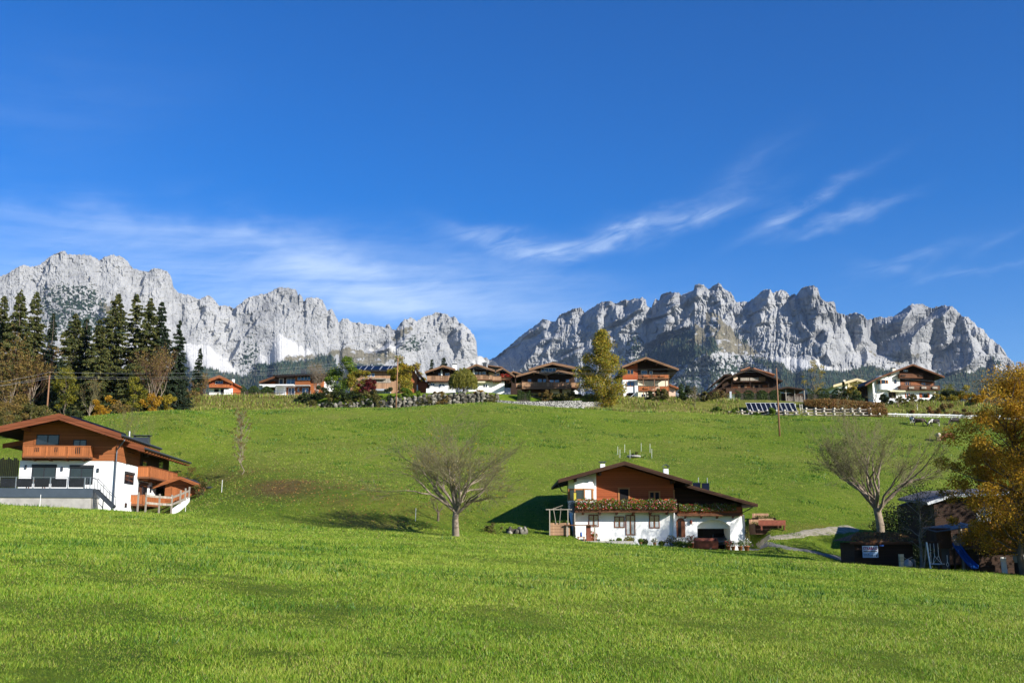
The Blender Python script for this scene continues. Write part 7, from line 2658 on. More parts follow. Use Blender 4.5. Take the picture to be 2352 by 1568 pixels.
for i, (u, y, vt, w, lf, lab) in enumerate([
 (708, 219, 893, 40, 'lf_dark', 'dark shrub at the left end of the boulder wall'),
 (738, 220, 888, 46, 'lf_dark', 'dark shrub under the white birch'),
 (758, 219, 900, 36, 'lf_olive', 'olive shrub with yellow leaves right of the white birch'),
 (780, 219, 896, 50, 'lf_dark', 'dark shrub under the fresh green tree'),
 (808, 219, 900, 44, 'lf_dark', 'dark shrub under the golden green tree'),
 (838, 218, 902, 40, 'lf_olive', 'olive shrub under the red maple'),
 (862, 218, 900, 34, 'lf_olive', 'olive brown shrub left of the middle utility pole'),
 (888, 218, 892, 36, 'lf_dark', 'dark shrub just left of the middle utility pole'),
 (930, 219, 895, 44, 'lf_green', 'green shrub right of the middle utility pole'),
 (958, 219, 898, 26, 'lf_green', 'small green shrub beside the annex of the solar roof house'),
 (1000, 218, 900, 22, 'lf_brown', 'brown rose bush on the white parapet'),
 (1014, 218, 900, 20, 'lf_brown', 'second brown rose bush on the white parapet'),
 (1105, 218, 899, 46, 'lf_gold', 'yellow brown shrubs right of the willow above the boulders'),
 (1300, 219, 895, 44, 'lf_olive', 'olive grasses in front of the double gabled chalet'),
 (1255, 219, 900, 34, 'lf_brown', 'rusty grasses near the middle of the pale stone wall'),
 (1500, 222, 896, 36, 'lf_dark', 'dark bush in front of the balcony posts'),
 (1520, 221, 890, 34, 'lf_olive', 'olive bush right of the balcony posts'),
 (1430, 226, 905, 22, 'lf_olive', 'small climbing shrub at the white corner beside the birch'),
 (1628, 222, 900, 44, 'lf_olive', 'round olive bush right of the parked car'),
 (1660, 226, 893, 30, 'lf_brown', 'pale feathery grass left of the long thuja hedge'),
 (1650, 216, 938, 60, 'lf_green', 'low green shrubs on the bank under the parked car'),
 (1690, 215, 940, 50, 'lf_green', 'low green shrubs left of the solar field'),
 (1775, 214, 935, 22, 'lf_green', 'bright green shrub in front of the solar field'),
 (1740, 214, 945, 18, 'lf_green', 'small green shrub below the left end of the solar field'),
 (1960, 228, 872, 30, 'lf_yellow', 'yellow shrub in front of the cream house'),
 (1948, 232, 888, 26, 'lf_hedge', 'clipped dark evergreen in front of the cream house'),
 (1973, 226, 895, 24, 'lf_hedge', 'clipped green evergreen right of the yellow shrub'),
 (2045, 222, 905, 44, 'lf_dark', 'dark green bush below the big white chalet'),
 (2075, 222, 912, 34, 'lf_olive', 'olive shrub below the curved bay of the white chalet'),
 (2100, 224, 908, 40, 'lf_olive', 'garden shrub below the terrace of the white chalet'),
 (2130, 224, 908, 40, 'lf_dark', 'dark garden shrub below the red shutters'),
 (2155, 224, 902, 36, 'lf_birch', 'yellowish shrub at the right end of the white chalet terrace'),
 (2185, 226, 895, 50, 'lf_dark', 'dark rounded bush right of the white chalet'),
 (2215, 224, 890, 56, 'lf_birch', 'gold and green bush right of the white chalet'),
 (2125, 217, 930, 60, 'lf_rust', 'low rusty shrubs behind the white rail fence'),
 (2190, 217, 930, 80, 'lf_brown', 'low brown shrubs behind the white rail fence on the right'),
 (2265, 234, 862, 74, 'lf_brown', 'round brown tree crown right of the white chalet'),
 (2180, 240, 870, 50, 'lf_yelgreen', 'pale green tree behind the right corner of the white chalet'),
 (2240, 222, 895, 70, 'lf_orange', 'orange bush at the right end of the hill gardens'),
 (2330, 222, 880, 80, 'lf_orange', 'orange trees at the far right end of the hill'),
]):
 bush('shrub', u, y, vt - (3 if w > 30 else 0), w * 1.3, lf, lab, 500 + i, int(700 + w * 52), .13, group=G_B)
spruce('spruce', 1941, 233, 873, 16, 'small dark conical conifer in front of the cream house', 560, 'lf_spruce_d', dens=2)
spruce('spruce', 1965, 236, 892, 14, 'smaller dark conifer in front of the cream house on the right', 561, 'lf_spruce_d', dens=2)
bare_tree('bare_tree', 2012, 222, 892, 44, 'grey leafless fruit tree left of the white chalet wall', 562, 4, .12, 'bark_light', None, 0, .1, .25, 5, .2, 'fruit trees below the white chalet')
bare_tree('bare_tree', 2064, 220, 900, 36, 'small leafless fruit tree below the curved bay', 563, 4, .1, 'bark_light', 'lf_olive', 120, .1, .25, 5, .3, 'fruit trees below the white chalet')
bare_tree('bare_tree', 2108, 219, 908, 34, 'smallest leafless fruit tree behind the white rail fence', 564, 3, .08, 'bark_birch', 'lf_brown', 80, .1, .3, 4, .3, 'fruit trees below the white chalet')

hedge('thuja_hedge', [(1688, 224, 897), (1792, 224, 896)], 24, 'lf_hedge', 'clipped thuja hedge in front of the old dark chalet', 601, 1.2, 6000, .13, .06, lumps=1.1)
hedge('thuja_hedge', [(1852, 230, 892), (1932, 230, 892)], 24, 'lf_hedge', 'tall thuja hedge in front of the yellow tree', 602, 1.2, 4500, .14, .06, lumps=.9)
hedge('thuja_hedge', [(555, 232, 885), (628, 232, 888)], 24, 'lf_hedge', 'row of clipped thujas between the small house and the modern house', 603, 1.2, 4200, .15, .08, lumps=1.1)
hedge('thuja_hedge', [(1188, 219, 896), (1218, 219, 896)], 24, 'lf_hedge', 'dark thuja hedge at the left end of the pale stone wall', 604, 1.0, 2200, .13, .06, lumps=.9)
hedge('thuja_hedge', [(1220, 220.5, 903), (1335, 220.5, 906)], 24, 'lf_dark', 'dark hedge above the pale stone wall', 605, 1.0, 4600, .13, .15)
hedge('beech_hedge', [(1845, 220, 918), (1900, 219, 915), (1960, 219, 920), (2030, 218, 925)], 24, 'lf_rust', 'rust coloured hedge above the stacked log wall', 606, 2.6, 12000, .14, .5)
hedge('beech_hedge', [(1990, 215.5, 936), (2034, 215.5, 936)], 24, 'lf_rust', 'darker rust coloured hedge at the start of the white rail fence', 607, 1.8, 3000, .12, .4)
hedge('thuja_hedge', [(418, 236, 890), (458, 236, 891)], 24, 'lf_hedge', 'short row of rounded evergreens left of the small house', 608, 1.0, 1800, .14, .1, lumps=.9)


for i, (u, vt, w, lf, lab) in enumerate([
 (718, 918, 26, 'lf_olive', 'low weeds growing over the left end of the boulder wall'), (755, 920, 30, 'lf_dark', 'low dark shrub hanging over the boulders, second from the left'),
 (800, 918, 26, 'lf_olive', 'weeds over the boulders below the fresh green tree'), (832, 908, 14, 'lf_hedge', 'upright juniper in front of the boulder wall, left one'),
 (847, 910, 14, 'lf_hedge', 'upright juniper in front of the boulder wall, right one'), (868, 910, 16, 'lf_olive', 'small shrub between the boulders left of the middle pole'),
 (975, 906, 34, 'lf_olive', 'weeds along the top of the boulders right of the middle pole'), (1020, 905, 30, 'lf_brown', 'dry weeds along the top of the boulders below the white parapet'),
 (1128, 903, 26, 'lf_olive', 'weeds on the boulders at the right end of the wall')]):
 bush('low_shrub', u, 214.6, vt, w * 1.3, lf, lab, 640 + i, 900, .11, group='plants on the boulder wall')


# ------------------------------------------------------------------ grass
def grass_mat(name, stops):
 m, t, out = new_mat(name)
 g = nd(t, 'ShaderNodeNewGeometry')
 big = tex_noise(t, .35, 4, .6, 'World')
 bg = tex_noise(t, .05, 3, .5, 'World')
 f = mth(t, 'ADD', mth(t, 'MULTIPLY', g.outputs['Random Per Island'], .42), mth(t, 'ADD', mth(t, 'MULTIPLY', big, .50), mth(t, 'MULTIPLY', bg, .30)))
 cc = ramp(t, f, stops)
 d = nd(t, 'ShaderNodeBsdfPrincipled')
 t.links.new(cc, d.inputs['Base Color'])
 d.inputs['Roughness'].default_value = .5
 d.inputs['Specular IOR Level'].default_value = .35
 tr = nd(t, 'ShaderNodeBsdfTranslucent')
 t.links.new(cc, tr.inputs['Color'])
 mx = nd(t, 'ShaderNodeMixShader')
 mx.inputs[0].default_value = .35
 t.links.new(d.outputs[0], mx.inputs[1])
 t.links.new(tr.outputs[0], mx.inputs[2])
 t.links.new(mx.outputs[0], out.inputs[0])
 return m


M['grass'] = grass_mat('grass_blades', [(.28, (.040, .120, .005)), (.42, (.105, .225, .009)), (.58, (.190, .31, .014)), (.76, (.38, .42, .06))])
M['tuft'] = grass_mat('weed_blades', [(.30, (.022, .065, .005)), (.5, (.048, .125, .008)), (.7, (.09, .19, .014))])
M['drygrass'] = grass_mat('dry_grass_blades', [(.28, (.06, .06, .012)), (.5, (.14, .12, .03)), (.66, (.26, .19, .07)), (.82, (.42, .32, .14))])


def blades(name, x, y, h, w, mat, seed, lean=.5, label=None):
 r = np.random.default_rng(seed)
 n = len(x)
 z = gz(x, y)
 a = r.uniform(0, np.pi, n)
 dx, dy = np.cos(a) * w / 2, np.sin(a) * w / 2
 la = r.uniform(0, 2 * np.pi, n)
 ll = h * lean * r.random(n)
 v = np.zeros((n, 3, 3))
 v[:, 0] = np.stack([x - dx, y - dy, z - .01], -1)
 v[:, 1] = np.stack([x + dx, y + dy, z - .01], -1)
 v[:, 2] = np.stack([x + np.cos(la) * ll, y + np.sin(la) * ll, z + h], -1)
 me = np_mesh(name, v.reshape(-1, 3), np.arange(n * 3).reshape(-1, 3), False, [M[mat]])
 o = link(name, me)
 return tag(o, label, 'grass', kind='stuff')


def build_grass():
 r = np.random.default_rng(11)
 n = 1500000
 y = 7.0 * (235 / 7.0) ** r.random(n)
 s = r.uniform(-.54, .54, n)
 x = s * y
 # clumpy growth: lush dark patches stand higher
 cl = fbm(x * .9, y * .9, 4, 61)
 c2 = fbm(x * .22, y * .22, 3, 62)
 U, V = proj(x, y, gz(x, y))
 keep = np.ones(n, bool)
 keep &= ~((s > .04) & (s < .24) & (y > 93.5) & (y < 110))
 keep &= ~((s < -.30) & (y > 100) & (y < 121) & (U < 420))
 keep &= ~((y > 216) & (y < 235) & (s > -.2))
 keep &= r.random(n) < np.clip(.85 + .5 * cl, .62, 1)
 # bare floor in the shady fold
 keep &= r.random(n) > litter(U, V, y) * 1.25
 x, y, cl, c2, s = x[keep], y[keep], cl[keep], c2[keep], s[keep]
 sc = (y / 8.0)
 tall = np.clip(.7 + 3.2 * np.maximum(0, cl - .22) + .25 * c2, .65, 2.6)
 h = (.020 + .028 * r.random(len(x))) * sc ** .42 * tall
 w = .0062 * sc ** .80 * r.uniform(.7, 1.4, len(x))
 dry = r.random(len(x)) < np.clip(.006 + .05 * (fbm(x * .05, y * .05, 3, 63) > .1) + .12 * ((y > 100) & (y < 212)), 0, .4)
 blades('grass', x[~dry], y[~dry], h[~dry], w[~dry], 'grass', 71, 1.5, 'short green meadow grass covering the field and slope')
 blades('dry_grass', x[dry], y[dry], h[dry] * 1.25, w[dry], 'drygrass', 72, 1.5, 'straw coloured grass scattered through the meadow')
 # darker tufts of weeds and clover
 nc = 5200
 yc = 9.5 * (212 / 9.5) ** r.random(nc)
 xc = r.uniform(-.5, .5, nc) * yc
 ok = (fbm(xc * .11, yc * .11, 3, 66) > .02) & (r.random(nc) < np.where(yc < 100, .26, .9))
 xc, yc = xc[ok], yc[ok]
 k = 26
 rad = .10 * (yc / 10) ** .62 * r.uniform(.5, 2.2, len(xc))
 x = (xc[:, None] + rad[:, None] * 1.5 * r.normal(size=(len(xc), k))).ravel()
 y = (yc[:, None] + rad[:, None] * r.normal(size=(len(xc), k))).ravel()
 U, V = proj(x, y, gz(x, y))
 ok = (litter(U, V, y) < .3) & (y > 8)
 x, y = x[ok], y[ok]
 sc = y / 8
 blades('weed_tufts', x, y, (.045 + .05 * r.random(len(x))) * sc ** .5, .012 * sc ** .8, 'tuft', 75, 1.2, 'darker green tufts of weeds dotted over the meadow')
 # dry leaves blown into the fold of the slope
 n = 26000
 y = r.uniform(85, 150, n); x = r.uniform(-.3, .38, n) * y
 U, V = proj(x, y, gz(x, y))
 ok = r.random(n) < litter(U, V, y)
 x, y = x[ok], y[ok]
 tag(put_leaves('fallen_leaves', np.stack([x, y, gz(x, y) + .03], -1), .07, M['lf_rust'], None, seed=9, flat=.6), 'brown dry leaves lying in the fold of the slope', 'leaves', kind='stuff')
 # tall unmown grass on the banks under the houses
 n = 60000
 y = r.uniform(211, 227, n)
 s = np.where(r.random(n) < .5, r.uniform(-.44, -.185, n), r.uniform(.075, .52, n))
 s = np.where((s > .205) & (s < .355), s - .135, s)
 k = fbm(s * 60, y * .8, 3, 64)
 keep = (k > -.15)
 x, y, k = (s * y)[keep], y[keep], k[keep]
 h = r.uniform(.25, .7, len(x)) * (1 + .6 * k)
 dry = r.random(len(x)) < .55
 blades('bank_grass', x[dry], y[dry], h[dry], np.full(dry.sum(), .12), 'drygrass', 73, .5, 'tall dry grass on the bank below the houses')
 blades('bank_grass', x[~dry], y[~dry], h[~dry], np.full((~dry).sum(), .12), 'grass', 74, .5, 'tall green grass on the bank below the houses')


build_grass()
# ------------------------------------------------------------------ roads and paths
strip('asphalt_drive', [(1620, 1243, 93.5), (1690, 1247, 93.2), (1760, 1253, 92.5), (1830, 1263, 90), (1900, 1276, 85), (1990, 1290, 80)], [2.6, 2.2, 1.8, 1.8, 1.8, 1.8], M['asphalt'])
strip('farm_track', [(1735, 1250, 93.2), (1765, 1241, 97), (1830, 1230, 101), (1900, 1220, 105), (1960, 1212, 108)], [1.2, 1.4, 1.7, 1.8, 1.8], M['gravel'], .03)


# ------------------------------------------------------------------ walls and fences on the hill
def boulders(name, path, hts, label, seed, size=.75, fill=1.0):
 """path: (u, y) along the foot; hts: height in metres at each point"""
 r = np.random.default_rng(seed)
 pts = [(P(u, 930, y).x, y) for u, y in path]
 o = Vector((pts[0][0], pts[0][1], g1(*pts[0])))
 root = empty(name, o, 0, label, 'wall')
 ico_v, ico_f = None, None
 import bmesh
 bm = bmesh.new(); bmesh.ops.create_icosphere(bm, subdivisions=2, radius=1)
 ico_v = np.array([v.co[:] for v in bm.verts]); ico_f = np.array([[v.index for v in f.verts] for f in bm.faces]); bm.free()
 V_, F_ = [], []
 k = 0
 core = MB()
 for i in range(len(pts) - 1):
  a, b = np.array(pts[i]), np.array(pts[i + 1])
  L_ = np.linalg.norm(b - a)
  d = (b - a) / L_; nn = np.array([d[1], -d[0]])
  x = 0
  while x < L_:
   q = x / L_
   hh = hts[i] + (hts[i + 1] - hts[i]) * q
   z = 0
   step = size * r.uniform(.8, 1.35)
   zz = r.uniform(.25, .5) * size
   while zz < hh:
    s = size * r.uniform(.42, .78)
    if r.random() < fill:
     c = a + d * (x + r.uniform(-.15, .15)) + nn * r.uniform(.05, .25) * (1 - zz / hh * .6)
     sc = np.array([s * r.uniform(.9, 1.9), s * .9, s * r.uniform(.7, 1.2)])
     v = ico_v * sc * (1 + .16 * (vnoise(ico_v[:, 0] * 2 + k * 7, ico_v[:, 1] * 2 + ico_v[:, 2] * 2.3 + k) - .5)[:, None] * 2)
     # flat faces knocked off
     for _ in range(9):
      pn = r.normal(size=3); pn /= np.linalg.norm(pn)
      dd = v @ pn; lim = s * r.uniform(.42, .75)
      v -= np.maximum(0, dd - lim)[:, None] * pn
     th = r.uniform(-.5, .5)
     cs_, sn = math.cos(th), math.sin(th)
     v = np.stack([v[:, 0] * cs_ - v[:, 2] * sn, v[:, 1], v[:, 0] * sn + v[:, 2] * cs_], -1)
     w = np.stack([v[:, 0] * d[0] - v[:, 1] * nn[0], v[:, 0] * d[1] - v[:, 1] * nn[1], v[:, 2]], -1)
     zg = g1(c[0], c[1])
     V_.append(w + np.array([c[0] - o.x, c[1] - o.y, zg + zz - o.z]))
     F_.append(ico_f + k * len(ico_v)); k += 1
    zz += s * 1.05
   x += step
  A, B = Vector((a[0] - o.x, a[1] - o.y, g1(*a) - o.z)), Vector((b[0] - o.x, b[1] - o.y, g1(*b) - o.z))
  N = Vector((nn[0], nn[1], 0))
  k0 = len(core.v)
  core.v += [tuple(A - N * 0 - Vector((0, 0, .5))), tuple(B - Vector((0, 0, .5))), tuple(B - N * 1.2 - Vector((0, 0, .5))), tuple(A - N * 1.2 - Vector((0, 0, .5))),
       tuple(A + Vector((0, 0, hts[i] * .82))), tuple(B + Vector((0, 0, hts[i + 1] * .82))), tuple(B - N * 1.2 + Vector((0, 0, hts[i + 1] * .82))), tuple(A - N * 1.2 + Vector((0, 0, hts[i] * .82)))]
  core.f += [tuple(k0 + q_ for q_ in f_) for f_ in ((0, 3, 2, 1), (4, 5, 6, 7), (0, 1, 5, 4), (1, 2, 6, 5), (2, 3, 7, 6), (3, 0, 4, 7))]
 core.build('earth', M['bark_dark'], root)
 link('stones', np_mesh('stones', np.concatenate(V_), np.concatenate(F_), False, [M['boulder']]), root)
 return root


boulders('boulder_wall', [(703, 215.6), (760, 215.2), (820, 215), (880, 215), (940, 215), (1000, 215), (1060, 215), (1110, 215), (1143, 216)], [.9, 1.0, 1.3, 1.7, 2.2, 2.4, 2.4, 2.2, 1.8], 'long rough boulder wall along the hilltop from the shrubs to the willow and beyond', 81, .9, .93)
boulders('boulder_wall', [(1583, 222), (1625, 222)], [1.3, 1.3], 'short low wall of pale boulders below the parked car', 82, .6)
boulders('boulder_wall', [(1172, 92.5), (1212, 93)], [.5, .55], 'few pale boulders in the grass left of the farmhouse', 83, .45)


def stone_wall():
 pts = [(1143, 214.6, 918, 932), (1180, 213.8, 921, 937), (1240, 213.5, 921.5, 939), (1300, 213.5, 920.5, 938), (1336, 213.5, 919.5, 937), (1337, 215, 923, 938), (1380, 217, 922, 938)]
 o = P(1240, 939, 213.5)
 v = []
 top = [P(u, a, y) for u, y, a, b in pts]
 m = MB()
 for i in range(len(pts) - 1):
  A, B = top[i] - o, top[i + 1] - o
  d = (B - A); n = Vector((-d.y, d.x, 0)).normalized() * .7
  lo = 4.0
  k = len(m.v)
  m.v += [tuple(Vector((A.x, A.y, A.z - lo))), tuple(Vector((B.x, B.y, B.z - lo))), tuple(Vector((B.x, B.y, B.z - lo)) + n), tuple(Vector((A.x, A.y, A.z - lo)) + n), tuple(A), tuple(B), tuple(B + n), tuple(A + n)]
  m.f += [tuple(k + q for q in f_) for f_ in ((0, 3, 2, 1), (4, 5, 6, 7), (0, 1, 5, 4), (1, 2, 6, 5), (2, 3, 7, 6), (3, 0, 4, 7))]
 ob = m.build('stone_wall', M['gabion'])
 ob.location = o
 tag(ob, 'pale grey wall of small stones in front of the double gabled chalet', 'wall')


stone_wall()


def fence(name, pts, label, spacing, hgt, rails, mp, mr, rail_w=.12, rail_t=.05, post=.1, group=None):
 """pts: (u, y)"""
 c = [Vector((P(u, 940, y).x, y, 0)) for u, y in pts]
 for p in c: p.z = g1(p.x, p.y)
 root = empty(name, c[0], 0, label, 'fence', group)
 line = []
 for a, b in zip(c[:-1], c[1:]):
  n = max(1, round((b - a).length / spacing))
  for i in range(n):
   q = a.lerp(b, i / n); q.z = g1(q.x, q.y); line.append(q)
 line.append(c[-1])
 o = c[0]
 for i, p in enumerate(line):
  MB().box(-post / 2, post / 2, -post / 2, post / 2, -.5, hgt + .08).build('post', M[mp], root).location = p - o
 for i in range(len(line) - 1):
  for h in rails:
   A, B = line[i] - o + Vector((0, -post * .8, h)), line[i + 1] - o + Vector((0, -post * .8, h))
   MB().bar(A, B, rail_t, rail_w).build('rail', M[mr], root)
 return root


fence('rail_fence', [(400, 224), (470, 224), (560, 224), (640, 224), (712, 223)], 'thin rail fence with pale posts below the small house and the modern house', 2.6, 1.05, (.45, .9), 'wood_grey', 'wood_darkv', .10, .04, .11)
fence('white_rail_fence', [(2030, 215), (2110, 214.5), (2180, 214), (2260, 213), (2330, 212), (2420, 210)], 'long whitewashed double rail fence behind the grazing cows', 2.4, .95, (.35, .78), 'frame_white', 'frame_white', .26, .05, .13)
fence('rail_fence', [(945, 218.3), (1000, 218.3), (1038, 218.3)], 'dark rail fence on the boulder wall beside the white parapet', 2.4, 1.2, (.5, 1.0), 'wood_grey', 'wood_darkv', .12, .05, .12)
fence('rail_fence', [(1090, 218.6), (1145, 218.6)], 'dark rail fence above the boulders right of the willow', 2.4, 1.1, (.5, .95), 'wood_grey', 'wood_darkv', .12, .05, .12)


def log_crib(name, u0, u1, y, label, rows, seed):
 x0, x1 = P(u0, 950, y).x, P(u1, 950, y).x
 z = g1((x0 + x1) / 2, y)
 root = empty(name, (x0, y, z), 0, label, 'wall')
 r = random.Random(seed)
 L_ = x1 - x0
 for k in range(rows):
  zz = .3 + k * .62
  yy = k * .45
  n = int(L_ / 3.4) + 1
  for i in range(n):
   a, b = L_ * i / n, L_ * (i + 1) / n
   MB().tube([(a - .1, yy + r.uniform(-.05, .05), zz), (b + .1, yy, zz + r.uniform(-.04, .04))], .13, 7).build('log', M['wood_grey'], root)
  n2 = int(L_ / 1.7)
  for i in range(n2):
   a = L_ * (i + .5) / n2 + r.uniform(-.3, .3)
   o = MB().tube([(a, yy - .42, zz + .25), (a, yy + .9, zz + .25)], .16, 8).build('cross_log', M['wood_grey'], root)
 return root


M['log_end'] = plain('bleached_log', (.62, .58, .50), .8, .2, 4)
log_crib('log_crib_wall', 1675, 1835, 214.6, 'stacked log retaining wall below the solar field', 2, 1)
log_crib('log_crib_wall', 1845, 2030, 214.6, 'stacked log retaining wall in front of the rust coloured hedge', 3, 2)
for o in list(bpy.data.objects):
 if o.name.startswith('cross_log') or (o.name.startswith('log') and o.parent):
  o.data.materials[0] = M['log_end'] if o.name.startswith('cross') else M['wood_grey']


def solar_field():
 y = 216.5
 a, b = P(1720, 945, y), P(1832, 945, y)
 za = zrow(945.5, y); zt = zrow(925, y + 1.2)
 root = empty('solar_array', (a.x, y, za), 0, 'ground mounted row of ten dark solar panels in front of the thuja hedge', 'solar panels')
 L_ = b.x - a.x
 h = zt - za
 for i in range(10):
  x0 = L_ * i / 10 + .04 + (.08 if i > 4 else 0); x1 = L_ * (i + 1) / 10 - .04
  m = MB()
  sh = -.35
  m.v = [(x0, 0, 0), (x1, 0, 0), (x1 + sh, 1.3, h), (x0 + sh, 1.3, h), (x0, .06, -.05), (x1, .06, -.05), (x1 + sh, 1.36, h - .05), (x0 + sh, 1.36, h - .05)]
  m.f = [(0, 1, 2, 3), (7, 6, 5, 4), (1, 0, 4, 5), (2, 1, 5, 6), (3, 2, 6, 7), (0, 3, 7, 4)]
  p = m.build('panel', M['solar'], root)
  f = MB()
  e = .05
  f.bar((x0, -.03, 0), (x0 + sh, 1.27, h), .06); f.bar((x1, -.03, 0), (x1 + sh, 1.27, h), .06)
  f.bar((x0, -.03, 0), (x1, -.03, 0), .06); f.bar((x0 + sh, 1.27, h), (x1 + sh, 1.27, h), .06)
  f.build('panel_frame', M['alu'], p)
 for i in range(6):
  x = L_ * i / 5
  MB().box(x - .05, x + .05, 1.4, 1.5, -1.5, h - .1).box(x - .05, x + .05, .05, .15, -1.5, -.05).build('leg', M['alu'], root)
 # ladder at its right end
 lx = P(1842, 945, y)
 l_ = empty('ladder', (lx.x, y, za - .3), 0, 'wooden ladder leaning on the log wall right of the solar panels', 'ladder')
 for s in (-.25, .25):
  MB().bar((s, 0, -.2), (s, .6, 2.0), .07).build('rail', M['log_end'], l_)
 for k in range(6):
  MB().bar((-.25, .02 + k * .1, .1 + k * .34), (.25, .02 + k * .1, .1 + k * .34), .05).build('rung', M['log_end'], l_)


solar_field()


# ------------------------------------------------------------------ utility poles and wires
POLE_TOPS = []
G_P = 'wooden utility poles'


def pole(u, y, vtop, label, du=0, rad=.15, cross=True):
 x = P(u, 940, y).x
 z = g1(x, y)
 h = zrow(vtop, y) - z
 tx = P(u + du, vtop, y).x - x
 root = empty('utility_pole', (x, y, z - .3), 0, label, 'pole', G_P)
 MB().tube([(0, 0, 0), (tx * .5, 0, h * .5), (tx, 0, h + .3)], [rad, rad * .85, rad * .65], 10).build('shaft', M['pole'], root, True)
 pts = []
 for k, (dx, dz) in enumerate(((-.28, -.25), (.28, -.55), (0, .42))):
  m = MB().tube([(tx, 0, h + .2 + dz), (tx + dx, -.05, h + .2 + dz), (tx + dx, -.05, h + .34 + dz)], .03, 5).lathe([(.05, 0), (.07, .05), (.05, .12), (.02, .15)], (tx + dx, -.05, h + .3 + dz), 7)
  m.build('insulator', M['metal'], root)
  pts.append(Vector((x + tx + dx, y - .05, z - .3 + h + .45 + dz)))
 POLE_TOPS.append(pts)
 return root


pole(108, 170, 862, 'weathered utility pole in front of the spruces at the left', 6)
pole(909, 213, 822, 'orange brown utility pole standing before the boulder wall', 5)
pole(1788, 172, 845, 'dark utility pole in front of the solar field', -5)


def wires():
 right = [Vector((95, 150, 20)), Vector((95.6, 150, 19.6)), Vector((95.3, 150, 20.6))]
 house = [Vector(P(-160, 900, 150)) + Vector((0, 0, .3 * k)) for k in range(3)]
 runs = [(house, POLE_TOPS[0], 'power line from the left pole past the left edge'), (POLE_TOPS[0], POLE_TOPS[1], 'power line between the left pole and the middle pole'),
   (POLE_TOPS[1], POLE_TOPS[2], 'power line between the middle pole and the right pole'), (POLE_TOPS[2], right, 'power line from the right pole past the right edge')]
 for a, b, lab in runs:
  o = a[0].copy()
  root = empty('power_line', o, 0, lab, 'power line', 'power lines')
  for p, q in zip(a, b):
   L_ = (q - p).length
   pts = []
   for i in range(25):
    t = i / 24
    w = p.lerp(q, t) - o
    w.z -= L_ * .022 * 4 * t * (1 - t)
    pts.append(w)
   MB().tube(pts, .009, 4).build('wire', M['alu'], root)


wires()


# ------------------------------------------------------------------ cows
def cow_mesh(graze=True):
 m = MB()
 # trunk of the animal, nose towards -x
 m.tube([(.95, 0, 1.12), (.90, 0, 1.10), (.6, 0, 1.06), (.2, 0, .98), (-.25, 0, .97), (-.6, 0, 1.02), (-.80, 0, 1.06)], [.08, .27, .36, .40, .39, .33, .22], 14)
 if graze:
  m.tube([(-.62, 0, 1.10), (-.95, 0, .85), (-1.15, 0, .55)], [.27, .19, .14], 10)
  m.tube([(-1.10, 0, .62), (-1.25, 0, .42), (-1.38, 0, .20), (-1.42, 0, .12)], [.13, .15, .10, .08], 10)
  hd = (-1.17, .48)
 else:
  m.tube([(-.62, 0, 1.12), (-.95, 0, 1.25), (-1.15, 0, 1.36)], [.27, .19, .14], 10)
  m.tube([(-1.08, 0, 1.40), (-1.25, 0, 1.32), (-1.45, 0, 1.18), (-1.50, 0, 1.14)], [.13, .15, .10, .08], 10)
  hd = (-1.15, 1.42)
 for s in (-1, 1):
  m.tube([(-.62, s * .17, .95), (-.62, s * .19, .62), (-.60, s * .18, .40), (-.62, s * .18, .10), (-.66, s * .18, 0)], [.16, .10, .065, .05, .07], 8)
  m.tube([(.72, s * .20, 1.02), (.66, s * .20, .72), (.82, s * .19, .46), (.78, s * .19, .12), (.74, s * .19, 0)], [.20, .14, .07, .05, .07], 8)
  m.tube([(hd[0], s * .12, hd[1]), (hd[0] + .04, s * .30, hd[1] + .02)], [.05, .03], 6)
  m.tube([(hd[0] + .04, s * .08, hd[1] + .08), (hd[0] + .02, s * .20, hd[1] + .16), (hd[0] - .04, s * .22, hd[1] + .24)], [.03, .022, .01], 6)
 m.lathe([(.14, -.0), (.16, .12), (.12, .2)], (.48, 0, .55), 10)
 m.tube([(.98, 0, 1.15), (1.06, 0, .95), (1.05, 0, .55), (1.04, 0, .45)], [.035, .025, .02, .05], 6)
 o = m.build('cow_shape', M['white'])
 md = o.modifiers.new('r', 'REMESH'); md.mode = 'VOXEL'; md.voxel_size = .035; md.use_smooth_shade = True
 sm = o.modifiers.new('s', 'SMOOTH'); sm.iterations = 3
 dg = bpy.context.evaluated_depsgraph_get()
 me = bpy.data.meshes.new_from_object(o.evaluated_get(dg))
 bpy.data.objects.remove(o)
 return me


def cowmat(name, a, b, th, scale=1.1):
 m, t, out = new_mat(name)
 n = tex_noise(t, scale, 2, .4)
 cc = ramp(t, n, [(th - .02, a), (th + .02, b)])
 pbsdf(t, out, cc, .75)
 return m


